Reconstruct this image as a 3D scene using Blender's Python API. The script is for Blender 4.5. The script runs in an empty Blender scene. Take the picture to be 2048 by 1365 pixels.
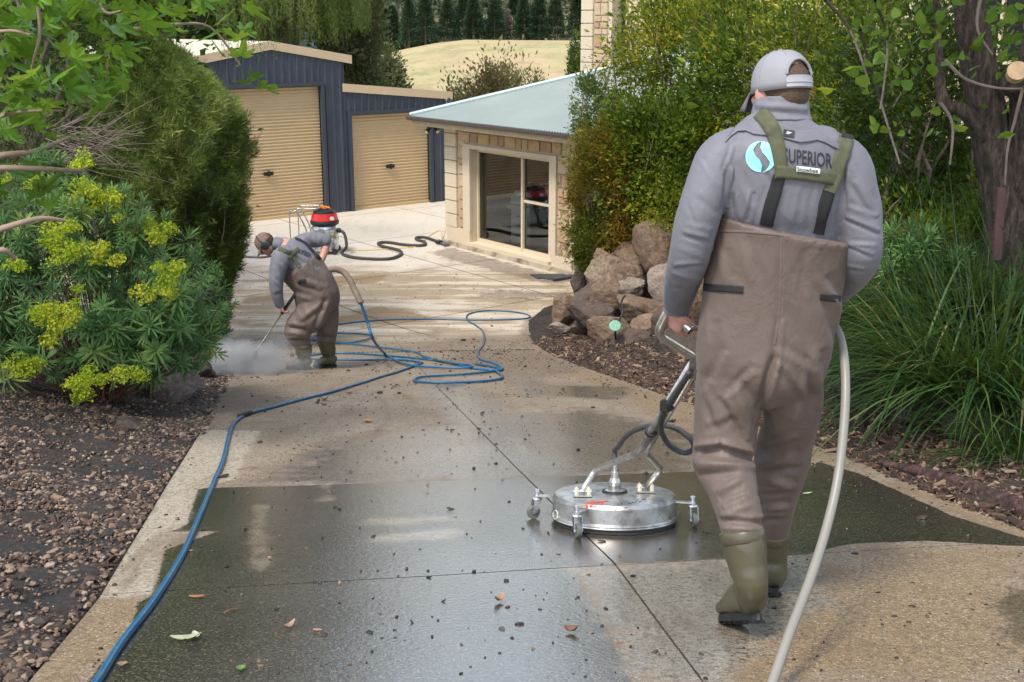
import bpy, bmesh, math, random
import numpy as np
from mathutils import Vector, Matrix, noise as mnoise
from mathutils.bvhtree import BVHTree
random.seed(7); RNG = np.random.default_rng(7)
S = bpy.context.scene
C = S.collection
R = math.radians
# ------------------------------------------------------------------ camera, sky, sun, exposure
PITCH = R(15.4); F = 2300.0; CAMZ = 4.6
cam_d = bpy.data.cameras.new('camera'); cam = bpy.data.objects.new('camera', cam_d); C.objects.link(cam)
cam.location = (0, 0, CAMZ); cam.rotation_euler = (R(90) - PITCH, 0, 0)
cam_d.sensor_width = 36; cam_d.lens = F / 2048 * 36; cam_d.clip_end = 3000; cam_d.clip_start = 0.05
S.camera = cam
SUN_EL, SUN_AZ = R(58), R(215)          # azimuth of the direction the light comes from, measured from +Y clockwise
W = bpy.data.worlds.new('World'); S.world = W; W.use_nodes = True
nt = W.node_tree; nt.nodes.clear()
sky = nt.nodes.new('ShaderNodeTexSky'); sky.sky_type = 'NISHITA'; sky.sun_disc = False
sky.sun_elevation = SUN_EL; sky.sun_rotation = SUN_AZ; sky.air_density = 1.0; sky.dust_density = 1.0; sky.ozone_density = 1.0
hs = nt.nodes.new('ShaderNodeHueSaturation'); hs.inputs['Saturation'].default_value = 0.60; hs.inputs['Value'].default_value = 1.15
bg = nt.nodes.new('ShaderNodeBackground'); bg.inputs['Strength'].default_value = 0.125
wo = nt.nodes.new('ShaderNodeOutputWorld')
nt.links.new(sky.outputs[0], hs.inputs['Color']); nt.links.new(hs.outputs[0], bg.inputs[0]); nt.links.new(bg.outputs[0], wo.inputs[0])
sd = bpy.data.lights.new('sun', 'SUN'); sd.energy = 1.5; sd.angle = R(11); sd.color = (1, .93, .81)
so = bpy.data.objects.new('sun', sd); C.objects.link(so)
_d = Vector((math.sin(SUN_AZ) * math.cos(SUN_EL), math.cos(SUN_AZ) * math.cos(SUN_EL), math.sin(SUN_EL)))
so.rotation_euler = _d.to_track_quat('Z', 'Y').to_euler(); so.location = (0, -5, 30)
S.view_settings.view_transform = 'Standard'; S.view_settings.look = 'None'; S.view_settings.gamma = 1
S.view_settings.exposure = 1.34
S.render.resolution_x = 1024; S.render.resolution_y = 682
S.render.engine = 'CYCLES'

# ------------------------------------------------------------------ measuring helpers (a photo direction to a place in the world)
SP, CP = math.sin(PITCH), math.cos(PITCH)
def ray(u, v):
    dx = (u - 1024) / F; dy = (682.5 - v) / F
    return Vector((dx, CP + dy * SP, -SP + dy * CP))
def P(u, v, Y):
    r = ray(u, v); t = Y / r.y
    return Vector((r.x * t, Y, CAMZ + r.z * t))
def mpp(p):                                      # metres per photo pixel at p
    return (p[1] * CP + (CAMZ - p[2]) * SP) / F
def z0(y):                                       # level of the drive along its length
    a = 3.36 - 0.2 * np.asarray(y, float)
    return 0.5 * (a + np.sqrt(a * a + 0.02))
def G(u, v, lift=0.0):
    r = ray(u, v)
    lo, hi = 0.5, 120.0
    for _ in range(50):
        m = (lo + hi) / 2; z = CAMZ + r.z / r.y * m
        if z > float(z0(m)) + lift: lo = m
        else: hi = m
    return Vector((r.x / r.y * lo, lo, CAMZ + r.z / r.y * lo))
def hit_plane(u, v, p0, d):                      # vertical plane through p0 along d -> (s, z)
    r = ray(u, v)
    n = Vector((d[1], -d[0]))
    t = (n.x * p0[0] + n.y * p0[1]) / (n.x * r.x + n.y * r.y)
    x, y = r.x * t, r.y * t
    return ((x - p0[0]) * d[0] + (y - p0[1]) * d[1], CAMZ + r.z * t)

# ------------------------------------------------------------------ object helpers
def tag(o, label=None, cat=None, group=None, kind=None):
    if label: o['label'] = label
    if cat: o['category'] = cat
    if group: o['group'] = group
    if kind: o['kind'] = kind
    return o
def wloc(o):
    l = Vector((0, 0, 0))
    while o is not None:
        l = l + o.location; o = o.parent
    return l
def thing(name, loc, label, cat, group=None):
    o = bpy.data.objects.new(name, None); C.objects.link(o); o.location = loc; o.empty_display_size = .1
    return tag(o, label, cat, group)
def np_mesh(name, v, faces_flat, sizes, mat=None, smooth=False, attrs=None):
    me = bpy.data.meshes.new(name)
    v = np.asarray(v, np.float32); faces_flat = np.asarray(faces_flat, np.int32); sizes = np.asarray(sizes, np.int32)
    me.vertices.add(len(v)); me.vertices.foreach_set('co', v.ravel())
    me.loops.add(len(faces_flat)); me.loops.foreach_set('vertex_index', faces_flat)
    me.polygons.add(len(sizes))
    st = np.concatenate([[0], np.cumsum(sizes)[:-1]]).astype(np.int32)
    me.polygons.foreach_set('loop_start', st); me.polygons.foreach_set('loop_total', sizes)
    me.polygons.foreach_set('use_smooth', np.full(len(sizes), bool(smooth)))
    if attrs:
        for k, a in attrs.items():
            at = me.attributes.new(k, 'FLOAT', 'POINT'); at.data.foreach_set('value', np.asarray(a, np.float32))
    me.update(calc_edges=True); me.validate()
    if mat: me.materials.append(mat)
    return me
def link(name, me, parent=None, world=True):     # world: the mesh holds world coordinates
    o = bpy.data.objects.new(name, me); C.objects.link(o)
    if parent is not None:
        o.parent = parent
        if world:
            l = wloc(parent); me.transform(Matrix.Translation(-l))
    return o
class MB:
    def __init__(s): s.v = []; s.f = []
    def add(s, vs, fs):
        b = len(s.v); s.v += [tuple(p) for p in vs]; s.f += [tuple(i + b for i in f) for f in fs]; return s
    def box(s, c, size, ax=None, bev=0.0):       # ax: three unit vectors
        ax = ax or (Vector((1, 0, 0)), Vector((0, 1, 0)), Vector((0, 0, 1)))
        c = Vector(c); h = [k / 2 for k in size]
        if bev <= 0:
            vs = [c + ax[0] * (h[0] * i) + ax[1] * (h[1] * j) + ax[2] * (h[2] * k) for i in (-1, 1) for j in (-1, 1) for k in (-1, 1)]
            return s.add(vs, [(0, 1, 3, 2), (4, 6, 7, 5), (0, 4, 5, 1), (2, 3, 7, 6), (0, 2, 6, 4), (1, 5, 7, 3)])
        bm = bmesh.new(); bmesh.ops.create_cube(bm, size=1)
        for v in bm.verts: v.co = Vector((v.co.x * size[0], v.co.y * size[1], v.co.z * size[2]))
        bmesh.ops.bevel(bm, geom=list(bm.edges), offset=bev, segments=2, affect='EDGES')
        vs = [c + ax[0] * v.co.x + ax[1] * v.co.y + ax[2] * v.co.z for v in bm.verts]
        fs = [tuple(v.index for v in f.verts) for f in bm.faces]; bm.free()
        return s.add(vs, fs)
    def tube(s, pts, r, seg=8, cap=True, ref=None):
        pts = [Vector(p) for p in pts]; n = len(pts)
        rs = r if hasattr(r, '__len__') else [r] * n
        up = ref or Vector((0.13, 0.21, 1)).normalized(); vs = []
        t = None; a = None
        for i, p in enumerate(pts):
            t = (pts[min(i + 1, n - 1)] - pts[max(i - 1, 0)]).normalized()
            if a is None:
                a = up.cross(t)
                if a.length < .05: a = Vector((1, 0, 0)).cross(t)
            else: a = a - t * a.dot(t)
            a.normalize(); b = t.cross(a)
            for k in range(seg):
                th = 2 * math.pi * k / seg
                vs.append(p + (a * math.cos(th) + b * math.sin(th)) * rs[i])
        fs = [(i * seg + k, i * seg + (k + 1) % seg, (i + 1) * seg + (k + 1) % seg, (i + 1) * seg + k) for i in range(n - 1) for k in range(seg)]
        if cap: fs += [tuple(reversed(range(seg))), tuple((n - 1) * seg + k for k in range(seg))]
        return s.add(vs, fs)
    def lathe(s, prof, o=(0, 0, 0), ax=None, seg=32):     # prof: (r, h)
        ax = ax or (Vector((1, 0, 0)), Vector((0, 1, 0)), Vector((0, 0, 1))); o = Vector(o)
        vs = []
        for r_, h in prof:
            for k in range(seg):
                th = 2 * math.pi * k / seg
                vs.append(o + ax[0] * (r_ * math.cos(th)) + ax[1] * (r_ * math.sin(th)) + ax[2] * h)
        n = len(prof)
        fs = [(i * seg + k, i * seg + (k + 1) % seg, (i + 1) * seg + (k + 1) % seg, (i + 1) * seg + k) for i in range(n - 1) for k in range(seg)]
        fs += [tuple(reversed(range(seg))), tuple((n - 1) * seg + k for k in range(seg))]
        return s.add(vs, fs)
    def loft(s, rings):                          # rings: list of equal-length vertex lists
        m = len(rings[0]); vs = [p for r_ in rings for p in r_]; n = len(rings)
        fs = [(i * m + k, i * m + (k + 1) % m, (i + 1) * m + (k + 1) % m, (i + 1) * m + k) for i in range(n - 1) for k in range(m)]
        fs += [tuple(reversed(range(m))), tuple((n - 1) * m + k for k in range(m))]
        return s.add(vs, fs)
    def mesh(s, name, mat=None, smooth=False):
        me = bpy.data.meshes.new(name); me.from_pydata([tuple(v) for v in s.v], [], s.f); me.update()
        if smooth: me.polygons.foreach_set('use_smooth', [True] * len(me.polygons))
        if mat: me.materials.append(mat)
        return me
    def build(s, name, mat, parent=None, smooth=False, world=True, auto=None):
        me = s.mesh(name, mat, smooth)
        if auto is not None:
            me.polygons.foreach_set('use_smooth', [True] * len(me.polygons))
            me.set_sharp_from_angle(angle=R(auto))
        return link(name, me, parent, world)
def smooth_path(pts, n=6):
    pts = [Vector(p) for p in pts]; out = []
    for i in range(len(pts) - 1):
        p0 = pts[max(i - 1, 0)]; p1 = pts[i]; p2 = pts[i + 1]; p3 = pts[min(i + 2, len(pts) - 1)]
        for k in range(n):
            t = k / n
            out.append(0.5 * ((2 * p1) + (p2 - p0) * t + (2 * p0 - 5 * p1 + 4 * p2 - p3) * t * t + (3 * p1 - p0 - 3 * p2 + p3) * t ** 3))
    out.append(pts[-1]); return out
def bent(pts, r=.05, n=5):                      # straight runs with short rounded bends, like bent tube
    pts = [Vector(p) for p in pts]; out = [pts[0]]
    for i in range(1, len(pts) - 1):
        a, b, c = pts[i - 1], pts[i], pts[i + 1]; ra = min(r, (a - b).length * .45); rc = min(r, (c - b).length * .45)
        p0 = b + (a - b).normalized() * ra; p2 = b + (c - b).normalized() * rc
        for k in range(n + 1):
            t = k / n; out.append(p0 * (1 - t) ** 2 + b * (2 * t * (1 - t)) + p2 * t * t)
    out.append(pts[-1]); return out
def smooth_vals(vals, n=6):
    return [p.x for p in smooth_path([Vector((v, 0, 0)) for v in vals], n)]
def rots(n, rng=RNG, tilt=None):                 # n random rotation matrices; tilt limits the lean of the local Z
    a = rng.uniform(0, 2 * math.pi, n)
    b = rng.uniform(0, math.pi, n) if tilt is None else np.abs(rng.normal(0, tilt, n))
    c = rng.uniform(0, 2 * math.pi, n)
    def Rz(t): z = np.zeros_like(t); o = z + 1; return np.stack([np.cos(t), -np.sin(t), z, np.sin(t), np.cos(t), z, z, z, o], 1).reshape(-1, 3, 3)
    def Rx(t): z = np.zeros_like(t); o = z + 1; return np.stack([o, z, z, z, np.cos(t), -np.sin(t), z, np.sin(t), np.cos(t)], 1).reshape(-1, 3, 3)
    return Rz(a) @ Rx(b) @ Rz(c)
def aim(dirs, rng=RNG):                          # rotations taking local +Y to dirs, with a random roll
    d = dirs / np.linalg.norm(dirs, axis=1, keepdims=True)
    h = rng.normal(size=d.shape); x = np.cross(d, h); x /= np.linalg.norm(x, axis=1, keepdims=True)
    z = np.cross(x, d)
    return np.stack([x, d, z], 2)
def swarm(name, tv, tf, M, T, sc, mat, parent=None, tint=None, smooth=False):  # many copies of one little shape in one mesh
    tv = np.asarray(tv, float); n = len(T); k = len(tv)
    sc = np.broadcast_to(np.asarray(sc, float).reshape(-1, 1, 1) if np.ndim(sc) <= 1 else np.asarray(sc)[:, None, :], (n, 1, 1 if np.ndim(sc) <= 1 else 3))
    v = np.einsum('nij,nkj->nki', M, tv[None] * sc) + T[:, None, :]
    fl = np.concatenate([np.asarray(f) for f in tf]); sz = np.array([len(f) for f in tf])
    ff = (fl[None] + (np.arange(n) * k)[:, None]).ravel()
    t = RNG.random(n) if tint is None else tint
    me = np_mesh(name, v.reshape(-1, 3), ff, np.tile(sz, n), mat, smooth, {'tint': np.repeat(t, k)})
    return link(name, me, parent)

# ------------------------------------------------------------------ materials
class NT:
    def __init__(s, name):
        s.m = bpy.data.materials.new(name); s.m.use_nodes = True; s.t = s.m.node_tree; s.t.nodes.clear()
        s.out = s.t.nodes.new('ShaderNodeOutputMaterial'); s.b = s.n('BsdfPrincipled'); s.t.links.new(s.b.outputs[0], s.out.inputs[0])
    def n(s, typ, ins=None, **kw):
        nd = s.t.nodes.new('ShaderNode' + typ)
        for k, v in kw.items(): setattr(nd, k, v)
        for k, v in (ins or {}).items(): s.set(nd.inputs[k], v)
        return nd
    def set(s, sock, v):
        if isinstance(v, bpy.types.NodeSocket): s.t.links.new(v, sock)
        elif isinstance(v, bpy.types.Node): s.t.links.new(v.outputs[0], sock)
        else:
            if sock.type == 'RGBA' and len(v) == 3: v = (*v, 1)
            sock.default_value = v
    def bs(s, **kw):
        for k, v in kw.items(): s.set(s.b.inputs[k.replace('_', ' ')], v)
    def pos(s): return s.n('NewGeometry').outputs['Position']
    def obj(s): return s.n('TexCoord').outputs['Object']
    def attr(s, name): return s.n('Attribute', attribute_name=name).outputs['Fac']
    def noise(s, vec, scale, detail=4, rough=.55, dist=0): return s.n('TexNoise', {'Vector': vec, 'Scale': scale, 'Detail': detail, 'Roughness': rough, 'Distortion': dist}).outputs[0]
    def scale(s, vec, sc, rot=(0, 0, 0)): return s.n('Mapping', {'Vector': vec, 'Scale': sc, 'Rotation': rot}).outputs[0]
    def math(s, op, a, b=0.0, c=0.0, clamp=False): return s.n('Math', {0: a, 1: b, 2: c}, operation=op, use_clamp=clamp).outputs[0]
    def step(s, x, lo, hi, a=0.0, b=1.0): return s.n('MapRange', {0: x, 1: lo, 2: hi, 3: a, 4: b}, interpolation_type='SMOOTHSTEP').outputs[0]
    def mix(s, f, a, b, mode='MIX'):
        nd = s.n('Mix', data_type='RGBA', blend_type=mode, clamp_factor=True); s.set(nd.inputs[0], f); s.set(nd.inputs[6], a); s.set(nd.inputs[7], b); return nd.outputs[2]
    def ramp(s, f, stops):
        nd = s.n('ValToRGB', {0: f}); e = nd.color_ramp.elements
        while len(e) < len(stops): e.new(.5)
        for i, (p, c) in enumerate(stops): e[i].position = p; e[i].color = (*c, 1)
        return nd.outputs[0]
    def bump(s, h, strength=.3, dist=.01, normal=None):
        nd = s.n('Bump', {'Height': h, 'Strength': strength, 'Distance': dist})
        if normal is not None: s.set(nd.inputs['Normal'], normal)
        return nd.outputs[0]
MATS = {}
def mat(name, col, rough=.6, var=.12, vs=12.0, metal=0.0, bump=0.0, bs=60.0, bd=.004, spec=.5, dirt=None, ds=4.0, da=.5, coat=0, space='obj'):
    if name in MATS: return MATS[name]
    t = NT(name); vec = t.obj() if space == 'obj' else t.pos()
    a = tuple(c * (1 - var) for c in col); b = tuple(min(1, c * (1 + var)) for c in col)
    c = t.ramp(t.noise(vec, vs), [(.3, a), (.7, b)])
    if dirt: c = t.mix(t.math('MULTIPLY', t.step(t.noise(vec, ds, 6, .65), .48, .68), da), c, dirt)
    t.bs(Base_Color=c, Metallic=metal, Specular_IOR_Level=spec, Coat_Weight=coat)
    t.bs(Roughness=t.step(t.noise(vec, vs * 1.7), .2, .8, max(0, rough - .08), min(1, rough + .08)))
    if bump: t.bs(Normal=t.bump(t.noise(vec, bs, 5), bump, bd))
    MATS[name] = t.m; return t.m
def leafmat(name, stops, rough=.5, trans=.35, vs=1.2):
    if name in MATS: return MATS[name]
    t = NT(name)
    r = t.math('ADD', t.attr('tint'), t.n('ObjectInfo').outputs['Random'])
    r = t.math('FRACT', t.math('ADD', r, 0.0001))
    r2 = t.math('ADD', t.math('MULTIPLY', r, .55), t.math('MULTIPLY', t.step(t.noise(t.pos(), vs, 3), .3, .7), .45))
    c = t.ramp(r2, [(q, tuple(k * 1.22 for k in cc_)) for q, cc_ in stops])
    t.bs(Base_Color=c, Roughness=rough, Specular_IOR_Level=.25)
    tr = t.n('BsdfTranslucent', {'Color': t.mix(.35, c, (.35, .45, .05))})
    mx = t.n('MixShader', {0: trans, 1: t.b.outputs[0], 2: tr.outputs[0]})
    t.t.links.new(mx.outputs[0], t.out.inputs[0]); MATS[name] = t.m; return t.m
# ------------------------------------------------------------------ the lie of the land
_Ly = [-3, 2.93, 3.73, 5.9, 7.77, 9.78, 12.3, 14.69, 15.8, 16.6, 17.6, 40]; _Lx = [-1.2, -1.39, -1.48, -1.88, -2.21, -2.61, -3.1, -3.62, -3.9, -4.6, -8.5, -8.5]
_Ry = [-3, 3.0, 4.77, 5.35, 6.35, 7.01, 8.09, 9.09, 12.15, 13.79, 15.48, 17.13, 17.9, 18.7, 19.35, 20.2, 21, 23, 40]
_Rx = [2.7, 2.5, 2.31, 2.2, 2.1, 2.0, 1.77, 1.52, .86, .54, .36, .22, .22, .5, .95, 2.0, 3.2, 6.0, 9.0]
def eL(y): return np.interp(y, _Ly, _Lx)
def eR(y): return np.interp(y, _Ry, _Rx)
def nz(x, y, s, seed=0):                          # cheap smooth noise, vectorised
    x = np.asarray(x, float) * s + seed * 13.7; y = np.asarray(y, float) * s + seed * 7.1
    return (np.sin(x * 1.3 + 1.7 * np.sin(y * .9)) + np.sin(y * 1.7 + 1.3 * np.sin(x * 1.1 + 2)) + np.sin((x + y) * 2.3 + 1.1) * .5 + np.sin((x - y) * 3.1 + .3) * .4) / 2.9
def T(x, y):
    x = np.asarray(x, float); y = np.asarray(y, float)
    b = z0(y)
    dr = np.maximum(0, x - eR(y)); dl = np.maximum(0, eL(y) - x)
    top = np.maximum(2.9, b + .5)
    pr = 1 - np.exp(-(dr / 4.2) ** 2.0)
    z = b + (top - b) * pr + np.minimum(dr * .3, .045) + .05 * nz(x, y, 2.2) * np.minimum(1, dr * 2)
    z = z + (.16 * np.minimum(dl, 6) * (1 - np.exp(-dl / .8))) + .025 * nz(x, y, 3.1, 2) * np.minimum(1, dl * 3)
    return z

# ------------------------------------------------------------------ concrete
def poly_sd(px, py, poly):                       # signed distance, positive inside
    poly = np.asarray(poly, float); n = len(poly); d = np.full(px.shape, 1e9); ins = np.zeros(px.shape, bool)
    for i in range(n):
        a = poly[i]; b = poly[(i + 1) % n]; e = b - a
        wx = px - a[0]; wy = py - a[1]; t = np.clip((wx * e[0] + wy * e[1]) / (e @ e + 1e-12), 0, 1)
        d = np.minimum(d, np.hypot(wx - e[0] * t, wy - e[1] * t))
        c = ((a[1] > py) != (b[1] > py)) & (px < (b[0] - a[0]) * (py - a[1]) / (b[1] - a[1] + 1e-12) + a[0])
        ins ^= c
    return np.where(ins, d, -d)
def gp(pts): return [tuple(G(*p)[:2]) for p in pts]
# areas of the drive as they lie on the ground: (kind, outline, softness in metres)
AREAS = [
 ('wet', gp([(398, 978), (640, 970), (1000, 958), (1385, 943), (1640, 925), (1720, 948), (1900, 1030), (2075, 1085), (2060, 1094), (1850, 1082), (1700, 1088), (1620, 1108), (1400, 1120), (1140, 1134), (1180, 1200), (1228, 1290), (1268, 1372), (170, 1372), (205, 1325), (238, 1288), (262, 1262), (275, 1205), (305, 1192), (330, 1100), (440, 1062), (345, 1064), (376, 1046), (388, 1000)]), .05),
 ('film', gp([(855, 775), (920, 765), (1010, 830), (1180, 820), (1400, 870), (1400, 944), (1000, 958), (640, 970), (560, 960), (640, 900), (900, 850)]), .35),
 ('film', gp([(1020, 750), (1100, 770), (1260, 775), (1240, 800), (1050, 790)]), .2),
 ('film', gp([(1140, 1136), (1600, 1112), (1650, 1200), (1430, 1372), (1280, 1372), (1228, 1290)]), .3),
 ('film', gp([(2000, 1200), (2075, 1160), (2100, 1300), (2020, 1300)]), .15),
 ('gold', gp([(1480, 1130), (1780, 1090), (2075, 1096), (2075, 1372), (1450, 1372)]), .35),
 ('gold', gp([(1330, 1190), (1350, 1372), (1290, 1372), (1275, 1190)]), .06),
 ('gold', gp([(1470, 1240), (1560, 1240), (1580, 1372), (1475, 1372)]), .08),
 ('gold', gp([(190, 1200), (285, 1200), (280, 1260), (200, 1330), (150, 1372), (50, 1372)]), .06),
 ('gold', gp([(1120, 745), (1180, 740), (1400, 815), (1640, 897), (1700, 935), (1640, 922), (1400, 940), (1380, 880), (1250, 800)]), .15),
 ('gold', gp([(1690, 930), (1900, 1003), (2075, 1065), (2075, 1085), (1900, 1026), (1720, 946)]), .05),
 ('gold', gp([(450, 655), (560, 650), (700, 648), (880, 645), (860, 628), (760, 612), (640, 640), (560, 648), (470, 640)]), .3),
 ('gold', gp([(600, 560), (720, 548), (790, 545), (760, 565), (640, 580)]), .25),
 ('gold', gp([(480, 600), (560, 585), (560, 600), (480, 610)]), .2),
 ('mud', gp([(1050, 640), (1090, 618), (1110, 700), (1060, 690), (1040, 660)]), .15),
 ('mud', gp([(430, 740), (520, 760), (600, 800), (480, 830), (420, 850)]), .5),
 ('mud', gp([(430, 660), (540, 700), (620, 745), (480, 760), (430, 720)]), .4),
 ('mud', gp([(900, 700), (1075, 702), (1180, 738), (1050, 760), (960, 745)]), .3),
 ('mud', gp([(640, 880), (760, 860), (600, 960), (480, 970), (560, 920)]), .3),
 ('mud', gp([(860, 505), (900, 495), (1140, 560), (1120, 575), (900, 520)]), .25),
 ('mud', gp([(990, 580), (1140, 588), (1060, 600), (940, 595)]), .4),
 ('clean', gp([(340, 962), (400, 860), (520, 862), (470, 960), (400, 975), (376, 1046), (330, 1100), (305, 1190), (200, 1197)]), .08),
 ('clean', gp([(1145, 1140), (1600, 1115), (1650, 1200), (1440, 1372), (1290, 1372)]), .25),
 ('clean', gp([(440, 1052), (330, 1075), (345, 1063)]), .03),
 ('clean', gp([(508, 1010), (535, 1008), (530, 1080), (540, 1120), (520, 1145), (497, 1130), (503, 1060)]), .10),
 ('clean', gp([(640, 970), (665, 966), (660, 985), (668, 1000), (632, 1005), (648, 985)]), .09),
 ('clean', gp([(760, 1072), (905, 1058), (930, 1066), (900, 1078), (740, 1088), (730, 1080)]), .13),
 ('clean', gp([(725, 1040), (900, 1030), (925, 1040), (880, 1046), (720, 1052)]), .16),
 ('clean', gp([(1012, 872), (1040, 880), (1058, 905), (1045, 908), (1018, 890)]), .03),
]
def paint(x, y):
    out = {k: np.zeros(x.shape) for k in ('wet', 'film', 'gold', 'mud', 'clean')}
    for k, poly, w in AREAS:
        sd_ = poly_sd(x, y, poly); out[k] = np.maximum(out[k], np.clip(.5 + sd_ / (2 * w), 0, 1))
    return out
def concrete_mat():
    t = NT('driveway_concrete'); p = t.pos(); 
    wet0, film, gold, mud, clean, court = [t.attr(k) for k in ('wet', 'film', 'gold', 'mud', 'clean', 'court')]
    nA = t.noise(p, 1.1, 5, .6); nB = t.noise(p, 7, 5, .6); nC = t.noise(p, 45, 4, .7); nF = t.noise(p, 230, 2, .6)
    edge = t.math('ADD', t.math('MULTIPLY', t.math('SUBTRACT', nB, .5), .8), t.math('MULTIPLY', t.math('SUBTRACT', nC, .5), .55))
    def th(a, amp=1.0, lo=.35, hi=.65): return t.step(t.math('ADD', a, t.math('MULTIPLY', edge, amp)), lo, hi)
    wet = th(wet0, .5, .42, .56)
    gp_ = t.math('MULTIPLY', t.step(t.math('ADD', gold, t.math('MULTIPLY', t.math('SUBTRACT', t.noise(p, 2.6, 6, .65), .5), 1.3)), .35, .75), t.step(gold, .02, .3))
    cl = th(clean, .9)
    base = t.ramp(nA, [(.3, (.19, .145, .095)), (.55, (.265, .21, .148)), (.75, (.33, .27, .20))])  # drive base darker than the court: shade and wetness put into the colour
    # sweeping water marks of the court
    sw = t.noise(t.scale(p, (.28, 2.3, 1), (0, 0, R(-16))), 1.0, 5, .62, 1.3)
    sw2 = t.noise(t.scale(p, (.7, 1.5, 1), (0, 0, R(25))), .8, 4, .6, .8)
    cb = t.mix(t.step(t.math('ADD', sw, t.math('MULTIPLY', t.math('SUBTRACT', sw2, .5), .6)), .40, .58), (.33, .26, .17), (.56, .49, .39))
    cb = t.mix(t.math('MULTIPLY', t.step(t.noise(t.scale(p, (.5, 1.6, 1), (0, 0, R(-14))), .9, 6, .6), .52, .66), .8), cb, (.33, .235, .135))
    far = t.step(t.math('ADD', t.n('SeparateXYZ', {0: p}).outputs[1], t.math('MULTIPLY', nA, 3.0)), 22.8, 24.6)
    cb = t.mix(far, cb, t.mix(nA, (.55, .49, .40), (.62, .56, .47)))
    base = t.mix(court, base, cb)
    base = t.mix(t.math('MULTIPLY', gp_, .85), base, t.mix(nB, (.17, .11, .05), (.30, .21, .11)))
    base = t.mix(t.math('MULTIPLY', th(mud, 1.2), t.math('ADD', .25, t.math('MULTIPLY', nB, .7))), base, (.13, .09, .06))
    cc = t.mix(nB, (.34, .285, .205), (.46, .40, .31))
    base = t.mix(cl, base, cc)
    # exposed fine aggregate and black specks
    near = t.math('SUBTRACT', 1.0, t.math('MULTIPLY', court, .75))
    base = t.mix(t.math('MULTIPLY', t.step(nC, .45, .66, .0, .8), near), base, (.13, .085, .05)); base = t.mix(t.math('MULTIPLY', t.step(t.noise(p, 75, 4, .8), .54, .64, 0, .7), near), base, (.50, .44, .35)); base = t.mix(t.math('MULTIPLY', t.step(t.noise(p, 120, 3, .8), .52, .62, 0, .75), near), base, (.05, .035, .02)); base = t.mix(t.math('MULTIPLY', t.step(t.noise(t.scale(p, (2.2, .5, 1), (0, 0, R(8))), 1.6, 6, .7, 1.0), .5, .66, 0, .6), near), base, (.15, .105, .065))
    sp = t.n('TexVoronoi', {'Vector': p, 'Scale': 60.0, 'Randomness': 1.0})
    sk = t.math('MULTIPLY', t.math('LESS_THAN', sp.outputs['Distance'], .17), t.math('GREATER_THAN', t.n('SeparateColor', {0: sp.outputs['Color']}).outputs[0], .62))
    base = t.mix(t.math('MULTIPLY', sk, t.math('SUBTRACT', .75, t.math('MULTIPLY', far, .7))), base, (.045, .035, .022))
    # black algae left in the soaked part, darker where the water stands
    wd = t.mix(t.step(nA, .35, .7), (.014, .012, .011), (.038, .031, .025))
    wd = t.mix(t.step(t.noise(p, 110, 3, .75), .53, .62, 0, .8), wd, (.19, .165, .12))
    wetc = t.math('MULTIPLY', wet, t.math('SUBTRACT', 1.0, t.math('MULTIPLY', cl, .6)))
    col = t.mix(t.math('MULTIPLY', wetc, .93), base, wd)
    fl = th(film, 1.2, .3, .7)
    col = t.mix(t.math('MULTIPLY', fl, t.math('MULTIPLY', t.math('SUBTRACT', 1.0, wet), .8)), col, t.mix(.55, col, (0.02, .02, .02)))
    anyw = t.math('MAXIMUM', wet, t.math('MULTIPLY', fl, .85))
    rough = t.math('ADD', t.math('MULTIPLY', t.math('SUBTRACT', 1.0, anyw), .58), t.math('ADD', .10, t.math('MULTIPLY', nC, .16)))
    h = t.math('ADD', t.math('MULTIPLY', nF, .6), nC)
    st = t.math('SUBTRACT', .55, t.math('MULTIPLY', anyw, .28))
    t.bs(Coat_Weight=t.math('MULTIPLY', anyw, .9), Coat_Roughness=.11, Coat_IOR=1.4, Coat_Normal=t.bump(t.math('ADD', t.noise(p, 60, 3, .6), nC), .42, .003))
    t.bs(Base_Color=col, Roughness=rough, Specular_IOR_Level=t.math('ADD', .4, t.math('MULTIPLY', anyw, .45)))
    bn = t.n('Bump', {'Height': h, 'Strength': st, 'Distance': .004}); t.bs(Normal=bn.outputs[0])
    return t.m
CONC = concrete_mat()
JOINT = mat('joint_filler', (.06, .05, .04), .9)
drive = thing('driveway', (0, 0, 0), None, None); drive['kind'] = 'structure'
Yl = [lambda x: 1.2 + .2 * x, lambda x: 4.085 + .208 * x, lambda x: 8.01 + .135 * x, lambda x: 14.63 + .199 * x, lambda x: 16.75 + 0 * x]
def xJ(y): return np.interp(y, [0, 2.93, 4.19, 6.12, 10.58, 17.57], [.8, .55, .41, .05, -.74, -1.93])
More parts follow.
